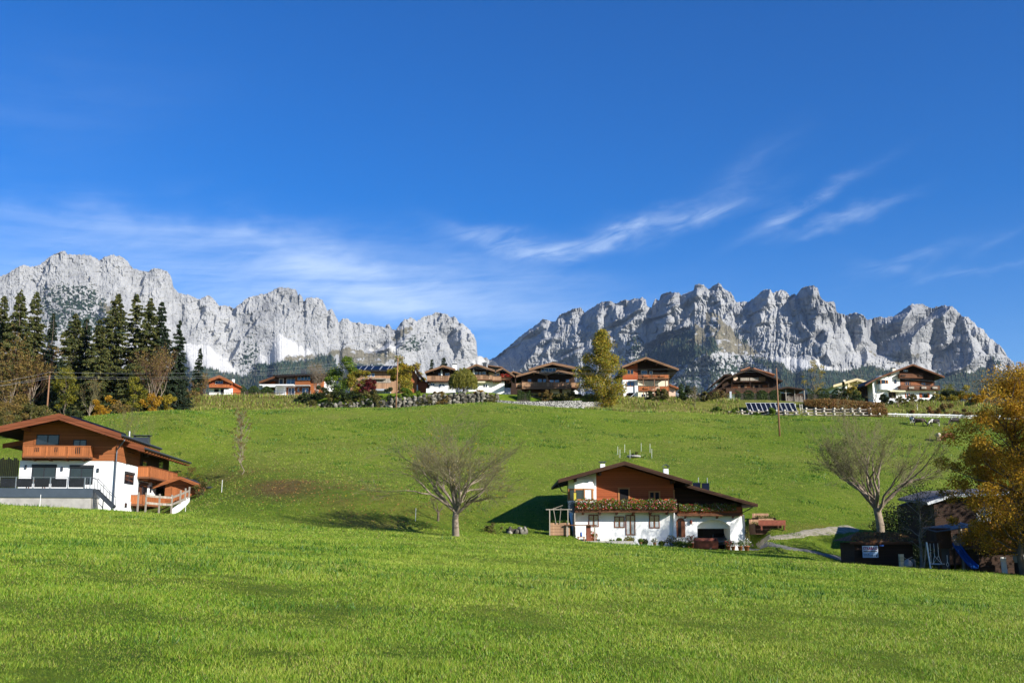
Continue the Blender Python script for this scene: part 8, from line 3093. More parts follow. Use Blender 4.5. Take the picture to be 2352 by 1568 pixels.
COW = cow_mesh()
black, white_, brown, cream = (.018, .014, .012), (.62, .58, .52), (.20, .055, .022), (.50, .36, .20)
for (u, y, vb, rz, mt, lab) in [
 (2096, 206, 973, 80, cowmat('cow_black_white', white_, black, .50), 'black and white cow seen from the front, leftmost of the herd'),
 (2112, 204, 977, 150, cowmat('cow_dark', (.10, .07, .05), (.03, .022, .018), .45), 'dark brown cow grazing second from the left'),
 (2147, 203, 979, 8, cowmat('cow_dark_white', black, white_, .55, 1.4), 'dark and white cow with brown rump grazing in the middle of the herd'),
 (2193, 205, 976, 20, cowmat('cow_black', black, white_, .66), 'dark cow half hidden behind the orange tree'),
 (2156, 183, 1013, 75, cowmat('cow_cream', cream, white_, .6), 'cream coloured cow seen from behind, nearest to the big leafless tree'),
 (2179, 182, 1013, 5, cowmat('cow_red', brown, (.14, .035, .015), .5), 'red brown cow beside the cream coloured cow'),
]:
 p = gat(u, vb, 160)
 root = empty('cow', (p.x, p.y, p.z - .02), R(rz), lab, 'cow', 'cows grazing below the white rail fence')
 me = COW.copy(); me.materials.clear(); me.materials.append(mt)
 link('body', me, root)


# ------------------------------------------------------------------ parked car
def car(u, y, rz, label, paint='carpaint'):
 x = P(u, 930, y).x
 root = empty('parked_car', (x, y, g1(x, y)), rz, label, 'car')
 prof = [(-2.1, .35), (-2.15, .75), (-1.6, .92), (-.95, 1.02), (-.35, 1.45), (.9, 1.5), (1.75, 1.35), (2.05, .95), (2.1, .4)]
 b = MB()
 b.prism([(p[0], p[1]) for p in prof][::-1][::-1], -.85, .85)
 bo = b.build('body', M[paint], root)
 bv = bo.modifiers.new('b', 'BEVEL'); bv.width = .08; bv.segments = 2
 for s in (-1, 1):
  MB().prism([(-.78, 1.02), (1.7, 1.02), (1.55, 1.32), (.85, 1.42), (-.3, 1.38)], s * .86 - .005, s * .86 + .005).build('side_window', M['glass'], root)
  for xx in (-1.35, 1.3):
   w = MB().tube([(xx, s * .70, .33), (xx, s * .90, .33)], .33, 16).build('wheel', M['rubber'], root)
   MB().tube([(xx, s * .905, .33), (xx, s * .91, .33)], .2, 12).build('rim', M['steel'], w)
 m = MB(); m.quad((-.99, -.72, 1.06), (-.99, .72, 1.06), (-.42, .66, 1.42), (-.42, -.66, 1.42)).build('windscreen', M['glass'], root)
 for s in (-.6, .6):
  MB().box(-2.18, -2.10, s - .2, s + .2, .68, .84).build('headlight', M['lamp_white'], root)
 MB().box(-2.17, -2.14, -.35, .35, .45, .6).build('grille', M['rubber'], root)
 return root


car(1603, 226, R(75), 'silver blue car parked above the short boulder wall')
c2 = car(1646, 99.0, R(80), 'dark car standing inside the garage of the farmhouse', 'bluegrey')


# ------------------------------------------------------------------ around the farmhouse
def q2(X, Y, y):
 return P(1234.6 + X / 4.096, 1022.1 + Y / 4.096, y)


def onground(p, dz=0.0):
 return Vector((p.x, p.y, g1(p.x, p.y) + dz))


def planter_boxes():
 p = onground(q2(205, 850, 93.5))
 k = 93.5 / 2415 / 4.096 * 1.7415 / 1.7415
 w = 190 / 4.096 * 93.5 / 2415
 root = empty('raised_bed', p, 0, 'raised garden bed of pale boards with a small frame, left of the farmhouse', 'raised bed')
 m = MB()
 for i in range(4):
  m.box(-w / 2, w / 2, -.5, -.45, .02 + i * .27, .27 + i * .27)
 m.box(-w / 2, w / 2, .45, .5, 0, 1.0).box(-w / 2, -w / 2 + .05, -.449, .449, 0, 1.0).box(w / 2 - .05, w / 2, -.449, .449, 0, 1.0)
 m.build('side_boards', M['wood_pale'], root)
 MB().box(-w / 2 + .052, w / 2 - .052, -.445, .445, .5, .9).build('soil', M['bark_dark'], root)
 r = np.random.default_rng(3)
 c = np.stack([r.uniform(-w / 2, w / 2, 420), r.uniform(-.4, .4, 420), .95 + .35 * r.random(420) ** 2], -1)
 put_leaves('herbs', c, .05, M['lf_green'], root)
 f = MB()
 x0, x1 = -.85, .75
 for x in (x0, x1): f.box(x - .04, x + .04, -.58, -.505, 0, 2.2)
 f.box(x0 - .35, x1 + .35, -.6, -.5, 2.2, 2.28).bar((-.6, -.55, 2.28), (.3, -.55, 2.6), .05).bar((-.3, -.55, 1.0), (-.5, -.55, 2.2), .05).bar((0, -.55, 1.0), (.15, -.55, 2.4), .05)
 f.build('trellis', M['wood_grey'], root)


planter_boxes()


def bench(X, Y, y, label, mat, w=1.8, back=True, rz=0.0):
 p = gat(1234.6 + X / 4.096, 1022.1 + Y / 4.096, 88) if rz is None else onground(q2(X, Y, y))
 root = empty('bench', p, rz or 0, label, 'bench')
 MB().box(-w / 2, w / 2, -.25, .2, .42, .47).build('seat', M[mat], root)
 if back: MB().box(-w / 2, w / 2, .2, .24, .5, .95).build('backrest', M[mat], root)
 for s in (-1, 1):
  MB().box(s * w * .42 - .04, s * w * .42 + .04, -.22, .18, 0, .418).build('leg', M[mat], root)


bench(620, 855, 93.9, 'white bench against the farmhouse wall', 'frame_white')
bench(2215, 800, 98, 'red brown bench beside the lower garden bed on the slope', 'rust', 2.6, rz=None)


def porch_stuff():
 p = onground(q2(410, 850, 93.2))
 root = empty('potting_shelf', p, 0, 'rough timber shelf with roof battens at the left corner of the farmhouse', 'shelf')
 w = 1.25
 for x in (-w, w * .95):
  MB().box(x - .05, x + .05, -.4, -.3, -.2, 1.35).box(x - .05, x + .05, .3, .4, -.2, 1.35).build('post', M['wood_grey'], root)
 MB().box(-w - .15, w + .1, -.5, .5, 1.36, 1.44).build('top_board', M['wood_mid'], root)
 MB().box(.45, .85, -.2, .3, 0, 1.355).build('trunk_section', M['rust'], root)
 MB().box(-.35, .35, -.25, .25, .35, .42).box(-.3, -.2, -.2, .2, 0, .348).box(.2, .3, -.2, .2, 0, .348).build('stool', M['wood_pale'], root)
 b = empty('water_bottle', p + Vector((0, 0, .42)), 0, 'blue bottle standing on the stool at the farmhouse corner', 'bottle')
 MB().lathe([(.09, 0), (.1, .05), (.1, .3), (.03, .38), (.03, .44)], (0, 0, 0), 10).build('bottle_body', M['plastic_blue'], b, True)
 pl_ = MB().box(-1.4, 4.5, -.6, .8, -.25, .03)
 ob = pl_.build('paving', M['concrete']); ob.location = p; tag(ob, kind='structure')


porch_stuff()


def flower_pot(X, Y, y, label, s=1.0, fl='lf_flowerp', seed=0, h=.5, group='potted flowers at the farmhouse', zoff=None):
 p = onground(q2(X, Y, y)) if zoff is None else q2(X, Y, y)
 root = empty('flower_pot', p, 0, label, 'flower pot', group)
 MB().lathe([(.13 * s, 0), (.20 * s, .30 * s), (.22 * s, .30 * s), (.22 * s, .34 * s)], (0, 0, 0), 12).build('pot', M['terracotta'], root, True)
 r = np.random.default_rng(seed + 900)
 for nm, mt, n, sz in (('foliage', 'lf_green', 170, .05), ('blossoms', fl, 110, .05)):
  d = r.normal(size=(n, 3)); d /= np.linalg.norm(d, axis=1)[:, None]
  c = d * (r.random(n) ** .4)[:, None] * np.array([.36, .36, .28]) * s + np.array([0, 0, (.34 + h * .45) * s])
  put_leaves(nm, c, sz, M[mt], root, seed=seed)


for i, (X, Y, lab, s, fl) in enumerate([
 (1790, 893, 'pot of pink flowers just right of the garage opening', 1.1, 'lf_flowerp'), (1838, 896, 'pot of white and pink flowers, second right of the garage opening', 1.0, 'lf_flowerw'),
 (1905, 900, 'pot of green plants, third right of the garage opening', 1.1, 'lf_green'), (1965, 902, 'large pot of pale pink flowers at the right corner of the garage', 1.3, 'lf_flowerw'),
 (1338, 880, 'pot with pale flowers in front of the arched door', 1.1, 'lf_flowerw'), (1452, 872, 'red flowering pot left of the garage opening', 1.4, 'lf_flowerr'),
 (1408, 870, 'white flowering pot between arched door and garage', 1.3, 'lf_flowerw'), (968, 862, 'small terracotta pot at the farmhouse wall', .7, 'lf_green'),
 (1100, 862, 'small pot with pale flowers under the right ground floor window', .8, 'lf_flowerw'), (500, 850, 'pot of red flowers under the leftmost ground floor window', 1.2, 'lf_flowerr'),
 (535, 852, 'second pot of red flowers under the leftmost ground floor window', 1.0, 'lf_flowerr')]):
 flower_pot(X, Y, 93.6 if X < 1200 else 93.9, lab, s, fl, i)
for i, (X, y, w, hh, lf, lab) in enumerate([
 (700, 93.9, 60, .35, 'lf_green', 'low green plants right of the white bench'), (765, 93.9, 60, .55, 'lf_green', 'green plants left of the terrace door'),
 (860, 93.8, 110, .75, 'lf_yelgreen', 'yellow green plants in front of the terrace door'), (1008, 93.9, 60, .6, 'lf_dark', 'dark rounded plant between the terrace door and the right window'),
 (1165, 93.9, 60, .5, 'lf_green', 'green plants under the right edge of the ground floor'), (1255, 93.6, 130, 1.05, 'lf_olive', 'bushy plants at the white buttress'),
 (1330, 93.3, 120, .55, 'lf_green', 'low border plants in front of the arched door'), (1400, 93.2, 110, .6, 'lf_green', 'border plants left of the tipping bucket'), (1975, 95.5, 50, 2.2, 'lf_olive', 'climbing plant on the right corner of the garage')]):
 u = 1234.6 + X / 4.096
 x = P(u, 1230, y).x
 z = g1(x, y)
 root = empty('border_plant', (x, y, z), 0, lab, 'plant', 'plants along the farmhouse wall')
 r = np.random.default_rng(700 + i)
 ww = w / 4.096 * y / 2415 / 2
 n = 420
 d = r.normal(size=(n, 3)); d /= np.linalg.norm(d, axis=1)[:, None]
 c = d * (r.random(n) ** .4)[:, None] * np.array([ww, .3, hh * .5]) + np.array([0, 0, hh * .5])
 put_leaves('foliage', c, .06, M[lf], root, seed=i)


def tip_bucket():
 p = onground(q2(1585, 915, 91.5))
 root = empty('tipping_bucket', p, R(-4), 'rusty red brown tipping bucket lying in front of the garage', 'bucket')
 w = 210 / 4.096 * 91.5 / 2415
 prof = [(-.55, .05), (.45, .0), (.75, .95), (.68, .95), (.40, .07), (-.48, .12), (-.62, .72), (-.70, .72)]
 m = MB()
 m.prism_x(prof, -w / 2, w / 2)
 m.build('shell', M['rust'], root)
 for s in (-1, 1):
  MB().prism_x([(-.7, .72), (-.55, .05), (.45, 0), (.75, .95)], s * w / 2 - .03 * (s > 0), s * w / 2 + .03 * (s < 0)).build('side_plate', M['rust'], root)
 MB().box(.2, .4, -.75, -.65, -.1, .15).build('foot', M['wood_pale'], root)


tip_bucket()


def garden_beds():
 # two terraced beds on the slope right of the farmhouse
 for (X0, X1, Yb, Yt, y, lab) in ((2078, 2235, 740, 700, 101, 'upper terraced garden bed with pale board front on the slope'), (2050, 2290, 800, 765, 98.5, 'lower terraced garden bed with dark boards beside the bench')):
  gg = gat(1234.6 + (X0 + X1) / 2 / 4.096, 1022.1 + Yb / 4.096, 92)
  y = gg.y
  a, b = q2(X0, Yb, y), q2(X1, Yb, y)
  zt = q2(X0, Yt, y).z
  g = gg.z
  root = empty('garden_bed', (a.x, y, g - .1), 0, lab, 'garden bed', 'terraced garden beds')
  L_ = b.x - a.x
  h = min(1.3, max(.6, zt - g + .1))
  MB().box(0, L_, -.05, .0, -.3, h).build('front_board', M['wood_pale' if 'pale' in lab else 'wood_darkv'], root)
  MB().box(-.05, -.003, -.2, 2.6, -.3, h + .1).box(L_ + .003, L_ + .05, -.2, 2.6, -.3, h + .1).build('side_boards', M['wood_darkv'], root)
  MB().box(0, L_, 2.5, 2.56, -.3, h + .55).build('back_board', M['wood_pale'], root)
  MB().box(.003, L_ - .003, .003, 2.49, -.3, h - .06).build('soil', M['bark_dark'], root)
  r = np.random.default_rng(int(X0))
  n = 600
  put_leaves('herbs', np.stack([r.uniform(0, L_, n), r.uniform(0, 2.5, n), h + .3 * r.random(n) ** 2], -1), .06, M['lf_olive'], root, seed=2)


garden_beds()

# the fenced spring on the knoll, thin white posts
for i, (X, Y, y, hh) in enumerate([(755, 92, 138.5, 1.2), (775, 120, 137.3, 1.2), (820, 70, 141, 1.2), (870, 132, 137, 1.2), (975, 60, 142, 1.2), (1058, 72, 141, 1.3), (1075, 122, 137.5, 1.3)]):
 p = gat(1234.6 + X / 4.096, 1022.1 + (Y + 0) / 4.096, 115)
 o = MB().tube([(0, 0, -.2), (.03, 0, hh)], .022, 6).build('fence_stake', M['lamp_white'])
 o.location = p
 tag(o, ['leftmost stake of the knoll above the farmhouse', 'front left stake of the knoll', 'rear left stake of the knoll', 'front stake in the middle of the knoll', 'rear stake right of the knoll cover', 'rear right stake of the knoll', 'front right stake of the knoll'][i] + ', thin and white', 'stake', 'white stakes around the knoll')
p = onground(q2(905, 72, 140.3))
o = MB().lathe([(.9, 0), (.95, .15), (.8, .22), (.1, .25)], (0, 0, -.05), 16).build('well_cover', M['concrete'])
o.location = p
tag(o, 'grey concrete cover on top of the grassy knoll', 'well cover')
for i, (u, y, hh) in enumerate([(92 / 1, 99, 1.3), (508, 112, 1.3), (427, 103.8, 1.4), (300, 103.6, 1.2), (1348, 99, 1.2), (955, 90, 1.1), (1690, 106, 1.1)]):
 x = P(u, 1150, y).x
 o = MB().tube([(0, 0, -.2), (.02, 0, hh)], .025, 6).build('fence_stake', M['lamp_white'])
 o.location = (x, y, g1(x, y))
 tag(o, ['white electric fence stake in front of the chalet terrace', 'white electric fence stake right of the timber garage', 'white stake right of the ramp wall', 'white stake before the chalet side wall', 'white stake left behind the farmhouse', 'white stake left of the big leafless trunk', 'white stake right behind the farmhouse'][i], 'stake')


def picket_fence():
 root = None
 for i in range(15):
  u = -20 + i * 4.4
  y = 112 + i * .05
  x = P(u, 1060, y).x
  z = zrow(1079, y)
  if root is None:
   root = empty('picket_fence', (x, y, z), 0, 'pale split log palisade at the left edge behind the terrace', 'fence')
   o = root.location.copy()
  h = zrow(1053 + 3 * math.sin(i * 1.9), y) - z
  MB().tube([(0, 0, -3), (.02, 0, h)], .085, 6).build('picket', M['wood_pale'], root).location = Vector((x, y, z)) - o


picket_fence()


# ------------------------------------------------------------------ barn, sheds and playground at the right
def qR(X, Y, y):
 return P(1952.4 + X / 5.885, 1177.2 + Y / 5.885, y)


def q8(X, Y, y):
 return P(1808.8 + X / 3.793, 918.7 + Y / 3.793, y)


def barn():
 a = q8(1120, 862, 98); b = q8(1600, 738, 102)
 lo, lo2 = q8(1195, 912, 93), q8(1400, 846, 93)
 c = q8(1640, 1180, 93)
 root = empty('barn', (lo.x, 93, c.z - .5), 0, 'large dark barn with pale weathered roof behind the playground', 'barn')
 o = root.location
 ridge_l, ridge_r = a - o, q8(1950, 700, 102) - o
 eave_l, eave_r = lo - o, q8(1700, 800, 93) - o
 x1 = q8(2200, 800, 93).x - o.x
 # gable end faces the viewer, roof rises to the right
 pts = [(eave_l.x, eave_l.z), (lo2.x - o.x, lo2.z - o.z), (x1, lo2.z - o.z + 1.5)]
 m = MB()
 n0 = 0
 dy = 9.0
 up = (ridge_l.z - eave_l.z)
 A = (eave_l.x, -.6, eave_l.z); B = (lo2.x - o.x, -.6, lo2.z - o.z); C_ = (x1, -.6, lo2.z - o.z + .4)
 A2 = (ridge_l.x - .2, dy, ridge_l.z); B2 = (B[0] + 1.2, dy, B[2] + up); C2 = (x1 + 1, dy, C_[2] + up)
 for (p, q, r_, s) in ((A, B, B2, A2), (B, C_, C2, B2)):
  k = len(m.v)
  m.v += [p, q, r_, s] + [(t[0], t[1], t[2] + .22) for t in (p, q, r_, s)]
  m.f += [tuple(k + i for i in f_) for f_ in ((0, 3, 2, 1), (4, 5, 6, 7), (0, 1, 5, 4), (1, 2, 6, 5), (2, 3, 7, 6), (3, 0, 4, 7))]
 M['barnroof'] = rooftile('barn_roof', (.20, .18, .16))
 ro = m.build('roof', M['barnroof'], root)
 g = MB()
 g.bar((A[0], -.66, A[2] + .1), (B[0], -.66, B[2] + .1), .06, .25).bar((B[0], -.66, B[2] + .1), (C_[0], -.66, C_[2] + .1), .06, .25)
 g.build('gutter', M['alu'], ro)
 w = MB()
 w.prism([(A[0] + .8, -2), (x1, -2), (x1, C_[2] - .06), (B[0], B[2] - .06), (A[0] + .8, A[2] + .15)], 0, dy)
 w.build('wall', M['wood_dark'], root)
 pa, pb = q8(1640, 932, 93) - o, q8(1790, 1060, 93) - o
 MB().box(pa.x, pb.x, -.06, -.003, pb.z, pa.z).build('plaster_patch', M['cream'], root)
 pa, pb = qR(1820, 330, 93) - o, qR(1880, 400, 93) - o
 window(root, FR(0), pa.x, pb.x, pb.z, pa.z, 1, 'frame_brown', 'glass', t=.08)


barn()


def shed(X0, X1, Yt, Ye, Yb, y, label, depth, ov=.35):
 a, b = qR(X0, Ye, y), qR(X1, Ye, y)
 g = g1((a.x + b.x) / 2, y)
 root = empty('shed', (a.x, y, g - .2), 0, label, 'shed', 'leaf covered sheds')
 o = root.location
 L_ = b.x - a.x
 ze = a.z - o.z
 zt = qR((X0 + X1) / 2, Yt, y + depth * .6).z - o.z
 m = MB()
 ins = L_ * .22
 A, B = (-ov, -ov, ze), (L_ + ov, -ov, ze)
 C_, D_ = (L_ - ins * .4, depth * .6, zt), (ins, depth * .6, zt)
 E, F_ = (L_ + ov, depth + ov, ze), (-ov, depth + ov, ze)
 th = .12
 n = 14
 # subdivided upper face so that the leaves lie unevenly
 def grid(p, q, r_, s, nu, nv):
  k = len(m.v)
  for j in range(nv + 1):
   for i in range(nu + 1):
    u_, v_ = i / nu, j / nv
    pt = (Vector(p) * (1 - u_) + Vector(q) * u_) * (1 - v_) + (Vector(s) * (1 - u_) + Vector(r_) * u_) * v_
    pt.z += .05 * math.sin(i * 2.1 + j) * (0 < i < nu)
    m.v.append(tuple(pt + Vector((0, 0, th))))
  for j in range(nv):
   for i in range(nu):
    a_ = k + j * (nu + 1) + i
    m.f.append((a_, a_ + 1, a_ + nu + 2, a_ + nu + 1))
 grid(A, B, C_, D_, 16, 5)
 grid(E, F_, D_, C_, 10, 3)
 k = len(m.v); m.v += [(p[0], p[1], p[2] + th) for p in (F_, A, D_)]; m.f.append((k, k + 1, k + 2))
 k = len(m.v); m.v += [(p[0], p[1], p[2] + th) for p in (B, E, C_)]; m.f.append((k, k + 1, k + 2))
 k = len(m.v); m.v += [A, B, E, F_]; m.f.append((k + 3, k + 2, k + 1, k))
 ro = m.build('roof', M['leafroof'], root)
 r = np.random.default_rng(int(X1))
 nn = 1500
 u_, v_ = r.random(nn), r.random(nn)
 pts = (np.array(A) * (1 - u_)[:, None] + np.array(B) * u_[:, None]) * (1 - v_)[:, None] + (np.array(D_) * (1 - u_)[:, None] + np.array(C_) * u_[:, None]) * v_[:, None]
 pts[:, 2] += th + .03 + .05 * r.random(nn)
 tag(put_leaves('fallen_leaves', pts, .06, M['lf_rust'], ro, seed=5, flat=.5), kind='stuff')
 MB().box(-ov, L_ + ov, -ov - .04, -ov - .003, ze - .10, ze + .1).build('eave_board', M['wood_mid'], ro)
 MB().box(.05, L_ - .05, 0, depth, -1, ze - .003).build('wall', M['wood_dark'], root)
 return root, o


S1, S1o = shed(40, 850, 290, 404, 690, 77, 'low shed under fallen leaves carrying the white and blue sign', 3.2)
S2, S2o = shed(1725, 2480, 340, 492, 780, 73, 'low shed under fallen leaves at the right edge below the orange tree', 3.0)


def letters(body, size, loc, mat, name, parent, sx=1.0, bold=0.0, align='LEFT'):
 cu = bpy.data.curves.new(name, 'FONT')
 cu.body = body
 cu.size = size
 cu.extrude = .004
 cu.offset = bold
 cu.align_x = align
 ob = bpy.data.objects.new(name, cu)
 col.objects.link(ob)
 dg = bpy.context.evaluated_depsgraph_get()
 me = bpy.data.meshes.new_from_object(ob.evaluated_get(dg))
 bpy.data.objects.remove(ob)
 me.materials.clear(); me.materials.append(mat)
 o = link(name, me, parent)
 o.rotation_euler = (R(90), 0, 0)
 o.scale = (sx, 1, 1)
 o.location = loc
 return o


def signs():
 y = 76.55
 a, b = qR(165, 445, y), qR(385, 603, y)
 root = empty('sign_board', (a.x, y, b.z), 0, 'white and pale blue company sign with magenta lettering on the leaf covered shed', 'sign')
 w, h = b.x - a.x, a.z - b.z
 M['sign_white'] = plain('sign_white', (.62, .66, .70), .5, .06)
 M['sign_blue'] = plain('sign_pale_blue', (.30, .44, .60), .5, .06)
 M['sign_magenta'] = plain('sign_magenta', (.36, .02, .09), .5, .05)
 M['sign_dark'] = plain('sign_dark', (.02, .02, .03), .5, .05)
 MB().box(0, w, 0, .03, h * .47, h).build('board', M['sign_white'], root)
 MB().box(0, w, 0, .03, 0, h * .47 - .002).build('lower_board', M['sign_blue'], root)
 t = letters('STRABAG', h * .34, (w * .04, -.008, h * .66), M['sign_magenta'], 'lettering', root, 1, .008)
 t.scale.x = (w * .90) / max(t.dimensions.x, .01)
 MB().box(w * .05, w * .93, -.006, -.001, h * .49, h * .57).build('dark_bar', M['sign_dark'], root)
 letters('Partner der', h * .11, (w * .05, -.008, h * .27), M['sign_dark'], 'small_lettering', root, 1, .002)
 t = letters('TIROLER FUSSBALL', h * .11, (w * .05, -.008, h * .13), M['sign_dark'], 'small_lettering', root, 1, .002)
 t.scale.x = (w * .74) / max(t.dimensions.x, .01)
 # small emblem at the lower right
 e = MB()
 cx, cz, s = w * .90, h * .22, h * .14
 e.prism([(cx - s * .6, cz - s), (cx + s * .3, cz - s), (cx + s * .1, cz - s * .3), (cx + s * .6, cz + .0), (cx + s * .2, cz + s), (cx - s * .2, cz + s * .2)], -.006, -.001)
 e.build('emblem', M['sign_dark'], root)
 a, b = qR(400, 430, y), qR(458, 450, y)
 ob = MB().box(0, b.x - a.x, 0, .04, 0, a.z - b.z).build('small_sign', M['plastic_blue'])
 ob.location = (a.x, y - .0, b.z)
 tag(ob, 'small blue plate high on the leaf covered shed, right of the white sign', 'sign')


signs()


def playground():
 y = 74.5
 # play tower
 g = g1(qR(1500, 700, y).x, y)
 base = qR(1370, 700, y)
 root = empty('play_tower', (base.x, y, g - .1), 0, 'wooden play tower with plank hut, slatted balcony and blue slide', 'play tower')
 o = root.location

 def L(X, Y, yy=0.0):
  p = qR(X, Y, y + yy) - o
  return p.x, p.z
 x0, _ = L(1172, 400); x1, _ = L(1375, 400); x2, _ = L(1685, 400)
 zt0 = L(1172, 205)[1]; zt1 = L(1375, 212)[1]; zf = L(1600, 470)[1]; zh = L(1270, 480)[1]
 MB().box(x0, x1, 0, 1.8, zh, zt0).build('hut_wall', M['wood_darkv'], root)
 for X_ in (1180, 1365):
  MB().box(L(X_, 0)[0] - .06, L(X_, 0)[0] + .06, -.06, .06, -.5, zh).build('post', M['wood_darkv'], root)
 MB().box(x0 + .1, x1 - .1, .3, .34, 0, zh).build('climbing_wall', M['anthr'], root)
 # sloping roof
 rl, rr_ = L(1165, 208, -.4), L(1712, 132, -.4)
 m = MB().prism([(rl[0], rl[1]), (rr_[0], rr_[1]), (rr_[0], rr_[1] + .05), (rl[0], rl[1] + .05)], -.4, 2.2)
 for v in (0, 1, 2, 3): m.v[v] = (m.v[v][0], m.v[v][1], m.v[v][2] - .28)
 m.build('roof', M['bluegrey'], root)
 MB().box(x1 + .003, x2, 0, 1.8, zf - .14, zf).build('platform', M['wood_grey'], root)
 for X_, yy in ((1485, 0), (1622, 0), (1660, 0), (1640, 1.7), (1400, 1.7)):
  x = L(X_, 300)[0]
  MB().box(x - .06, x + .06, yy - .06, yy + .06, zf, L(X_, 165)[1]).build('post', M['wood_grey'], root)
 for X_ in (1530, 1680):
  x = L(X_, 600)[0]
  MB().box(x - .07, x + .07, -.07, .07, -.5, zf - .142).build('post', M['wood_grey'], root)
 MB().bar((L(1680, 0)[0], -.05, zf - .9), (L(1600, 0)[0], -.05, zf - .14), .08).build('brace', M['wood_grey'], root)
 zr = L(1600, 305)[1]
 for i in range(11):
  x = x1 + .15 + (x2 - x1 - .25) * i / 10
  MB().box(x - .05, x + .05, -.05, -.01, zf, zr + (.1 if i % 3 == 0 else 0)).build('baluster', M['wood_grey'], root)
 MB().box(x1, x2, -.09, -.053, zr - .25, zr - .15).build('balcony_rail', M['wood_grey'], root)
 a, b = L(1372, 272, .2), L(1465, 345, .2)
 MB().prism([(a[0], b[1]), (b[0] - .2, b[1] - .1), (b[0], (a[1] + b[1]) / 2), (b[0] - .2, a[1]), (a[0], a[1])], 1.5, 1.6).build('hut_opening', M['cream'], root)
 # slide
 s0, s1 = L(1455, 440, -.3), L(1690, 748, -1.6)
 m = MB()
 n = 12
 prev = None
 w = .26
 ring = []
 for i in range(n + 1):
  q = i / n
  x = s0[0] + (s1[0] - s0[0]) * q
  yy = -.1 - 1.5 * q
  z = s0[1] + (s1[1] - s0[1]) * (q + .10 * math.sin(math.pi * q) * (1 if q < 1 else 0))
  d = Vector((s1[0] - s0[0], -1.5, 0)).normalized(); n_ = Vector((d.y, -d.x, 0)) * w
  c = Vector((x, yy, z))
  ring.append([c - n_ * 1.1 + Vector((0, 0, .20)), c - n_, c + n_, c + n_ * 1.1 + Vector((0, 0, .20))])
 for i in range(n):
  for k in range(3):
   m.quad(ring[i][k], ring[i][k + 1], ring[i + 1][k + 1], ring[i + 1][k])
 sl = m.build('slide', M['plastic_blue'], root)
 md = sl.modifiers.new('t', 'SOLIDIFY'); md.thickness = .04
 # swing
 yb = 73.9
 p0 = qR(1015, 400, yb); gx = g1(p0.x, yb)
 sw = empty('swing', (p0.x, yb, gx - .1), 0, 'nest swing hanging on pale ropes from a white post frame', 'swing')
 so = sw.location

 def S(X, Y):
  p = qR(X, Y, yb) - so
  return p.x, p.z
 top = S(1015, 395)[1]
 MB().tube([(S(1008, 0)[0], 0, top), (S(1030, 0)[0], -.3, -.5)], .055, 8).build('frame_post', M['lamp_white'], sw)
 MB().tube([(S(1008, 0)[0], 0, top), (S(1008, 0)[0], 1.2, -.5)], .055, 8).build('frame_post', M['wood_grey'], sw)
 MB().tube([(S(1005, 0)[0], 0, top), (S(1180, 0)[0] + .2, .1, top)], .06, 8).build('beam', M['wood_darkv'], sw)
 sx, sz = S(1175, 690)
 rad = (S(1265, 0)[0] - S(1085, 0)[0]) / 2
 seat = MB()
 pts = [(sx + rad * math.cos(a * math.pi / 10), rad * .9 * math.sin(a * math.pi / 10), sz) for a in range(21)]
 seat.tube(pts, .045, 6, cap=False)
 seat.build('nest_ring', M['alu'], sw)
 MB().lathe([(rad * .97, 0), (rad * .5, -.04), (.02, -.06)], (sx, 0, sz), 16).build('nest_net', M['rubber'], sw)
 for X_, tgt in ((1080, -.98), (1130, -.6), (1185, .6)):
  x, zz = S(X_, 410)
  for e in ((-.6, .75) if X_ > 1100 else (0,)):
   MB().tube([(x, .0, zz), (x, 0, S(X_, 580)[1] if X_ > 1100 else S(X_, 670)[1]), (sx + rad * (e if X_ > 1100 else -1), 0, sz)], .016, 5).build('rope', M['lamp_white'], sw)
 x, z1 = S(1310, 570); _, z0 = S(1310, 730)
 r2 = empty('climbing_rope', Vector((x, 0, z0)) + so, 0, 'short knotted rope with a loop hanging beside the nest swing', 'rope')
 hh = z1 - z0
 MB().tube([(0, 0, hh), (0, 0, .35), (-.09, 0, .15), (0, 0, 0), (.09, 0, .15), (0, 0, .35)], .018, 5).build('rope', M['lamp_white'], r2)
 # old white door or panel leaning at the right shed
 a, b = qR(2042, 595, 72.3), qR(2130, 785, 72.3)
 ob = MB().box(0, b.x - a.x, 0, .06, -.4, a.z - b.z).build('leaning_board', M['lamp_white'])
 ob.location = (a.x, 72.3, b.z); ob.rotation_euler = (R(-6), 0, 0)
 tag(ob, 'tall white panel leaning against the right hand shed', 'panel')
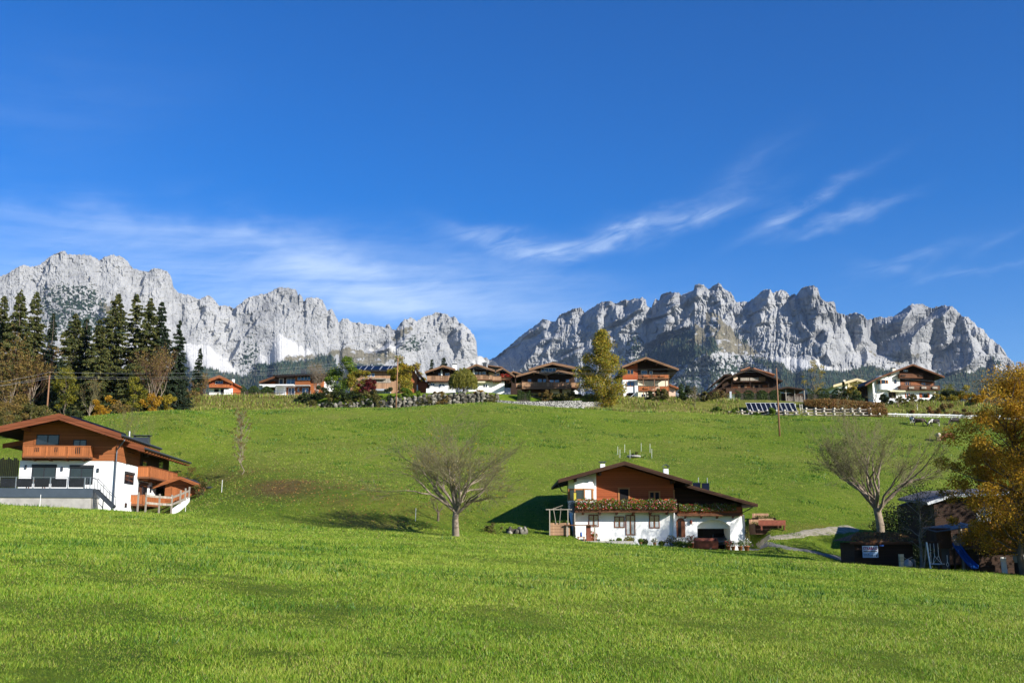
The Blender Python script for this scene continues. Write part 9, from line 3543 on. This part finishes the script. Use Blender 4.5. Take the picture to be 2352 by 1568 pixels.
 # rubbish of timber between shed and apple tree: a rough wooden chair
 p = qR(760, 705, 75.2)
 ch = empty('log_chair', (p.x, 75.2, g1(p.x, 75.2) - .05), R(10), 'rough pale timber chair with upright board beside the apple tree', 'chair')
 MB().box(-.50, -.20, -.1, .1, 0, 1.5).build('upright_board', M['wood_cream'], ch)
 MB().box(-.2, .55, -.28, .22, .42, .52).build('seat', M['wood_cream'], ch)
 for s in (-.1, .45):
  MB().box(s - .05, s + .05, -.25, -.17, 0, .418).build('leg', M['wood_cream'], ch)
 MB().box(.48, .56, -.28, .2, .525, 1.15).build('backrest', M['wood_grey'], ch)
 MB().bar((-.2, 0, 1.3), (.5, 0, .9), .05).bar((-.2, .05, 1.0), (.5, 0, 1.3), .05).build('cross_bar', M['wood_grey'], ch)
 t = empty('cloth_bundle', (p.x + .1, 75.15, ch.location.z + .55), 0, 'grey and white bundle lying on the rough timber chair', 'bundle')
 MB().lathe([(.1, 0), (.33, .1), (.36, .3), (.2, .5), (.03, .62)], (0, 0, 0), 9).build('bundle_body', M['concrete'], t, True)
 # tyre planter
 p = qR(2310, 580, 71.5)
 ty = empty('tub_planter', (p.x, 71.5, p.z - .45), 0, 'stone grey tub with plants at the right edge', 'planter')
 MB().lathe([(.42, 0), (.5, .2), (.5, .55), (.42, .62)], (0, 0, 0), 14).build('tub', M['concrete'], ty, True)
 MB().box(-.35, .35, -.35, .35, -2.0, -.003).build('stand', M['wood_dark'], ty)


playground()

# ------------------------------------------------------------------ air between here and the mountains
def build_haze():
 m, t, out = new_mat('air')
 v = nd(t, 'ShaderNodeVolumePrincipled')
 v.inputs['Color'].default_value = (.42, .62, 1.0, 1)
 v.inputs['Density'].default_value = 1.6e-5
 v.inputs['Anisotropy'].default_value = 0.0
 t.links.new(v.outputs[0], out.inputs['Volume'])
 mb = MB().box(-14000, 14000, -400, 14000, -600, 2600)
 o = mb.build('haze', m)
 tag(o, 'thin bluish air between the village and the mountains', 'haze', kind='stuff')


build_haze()
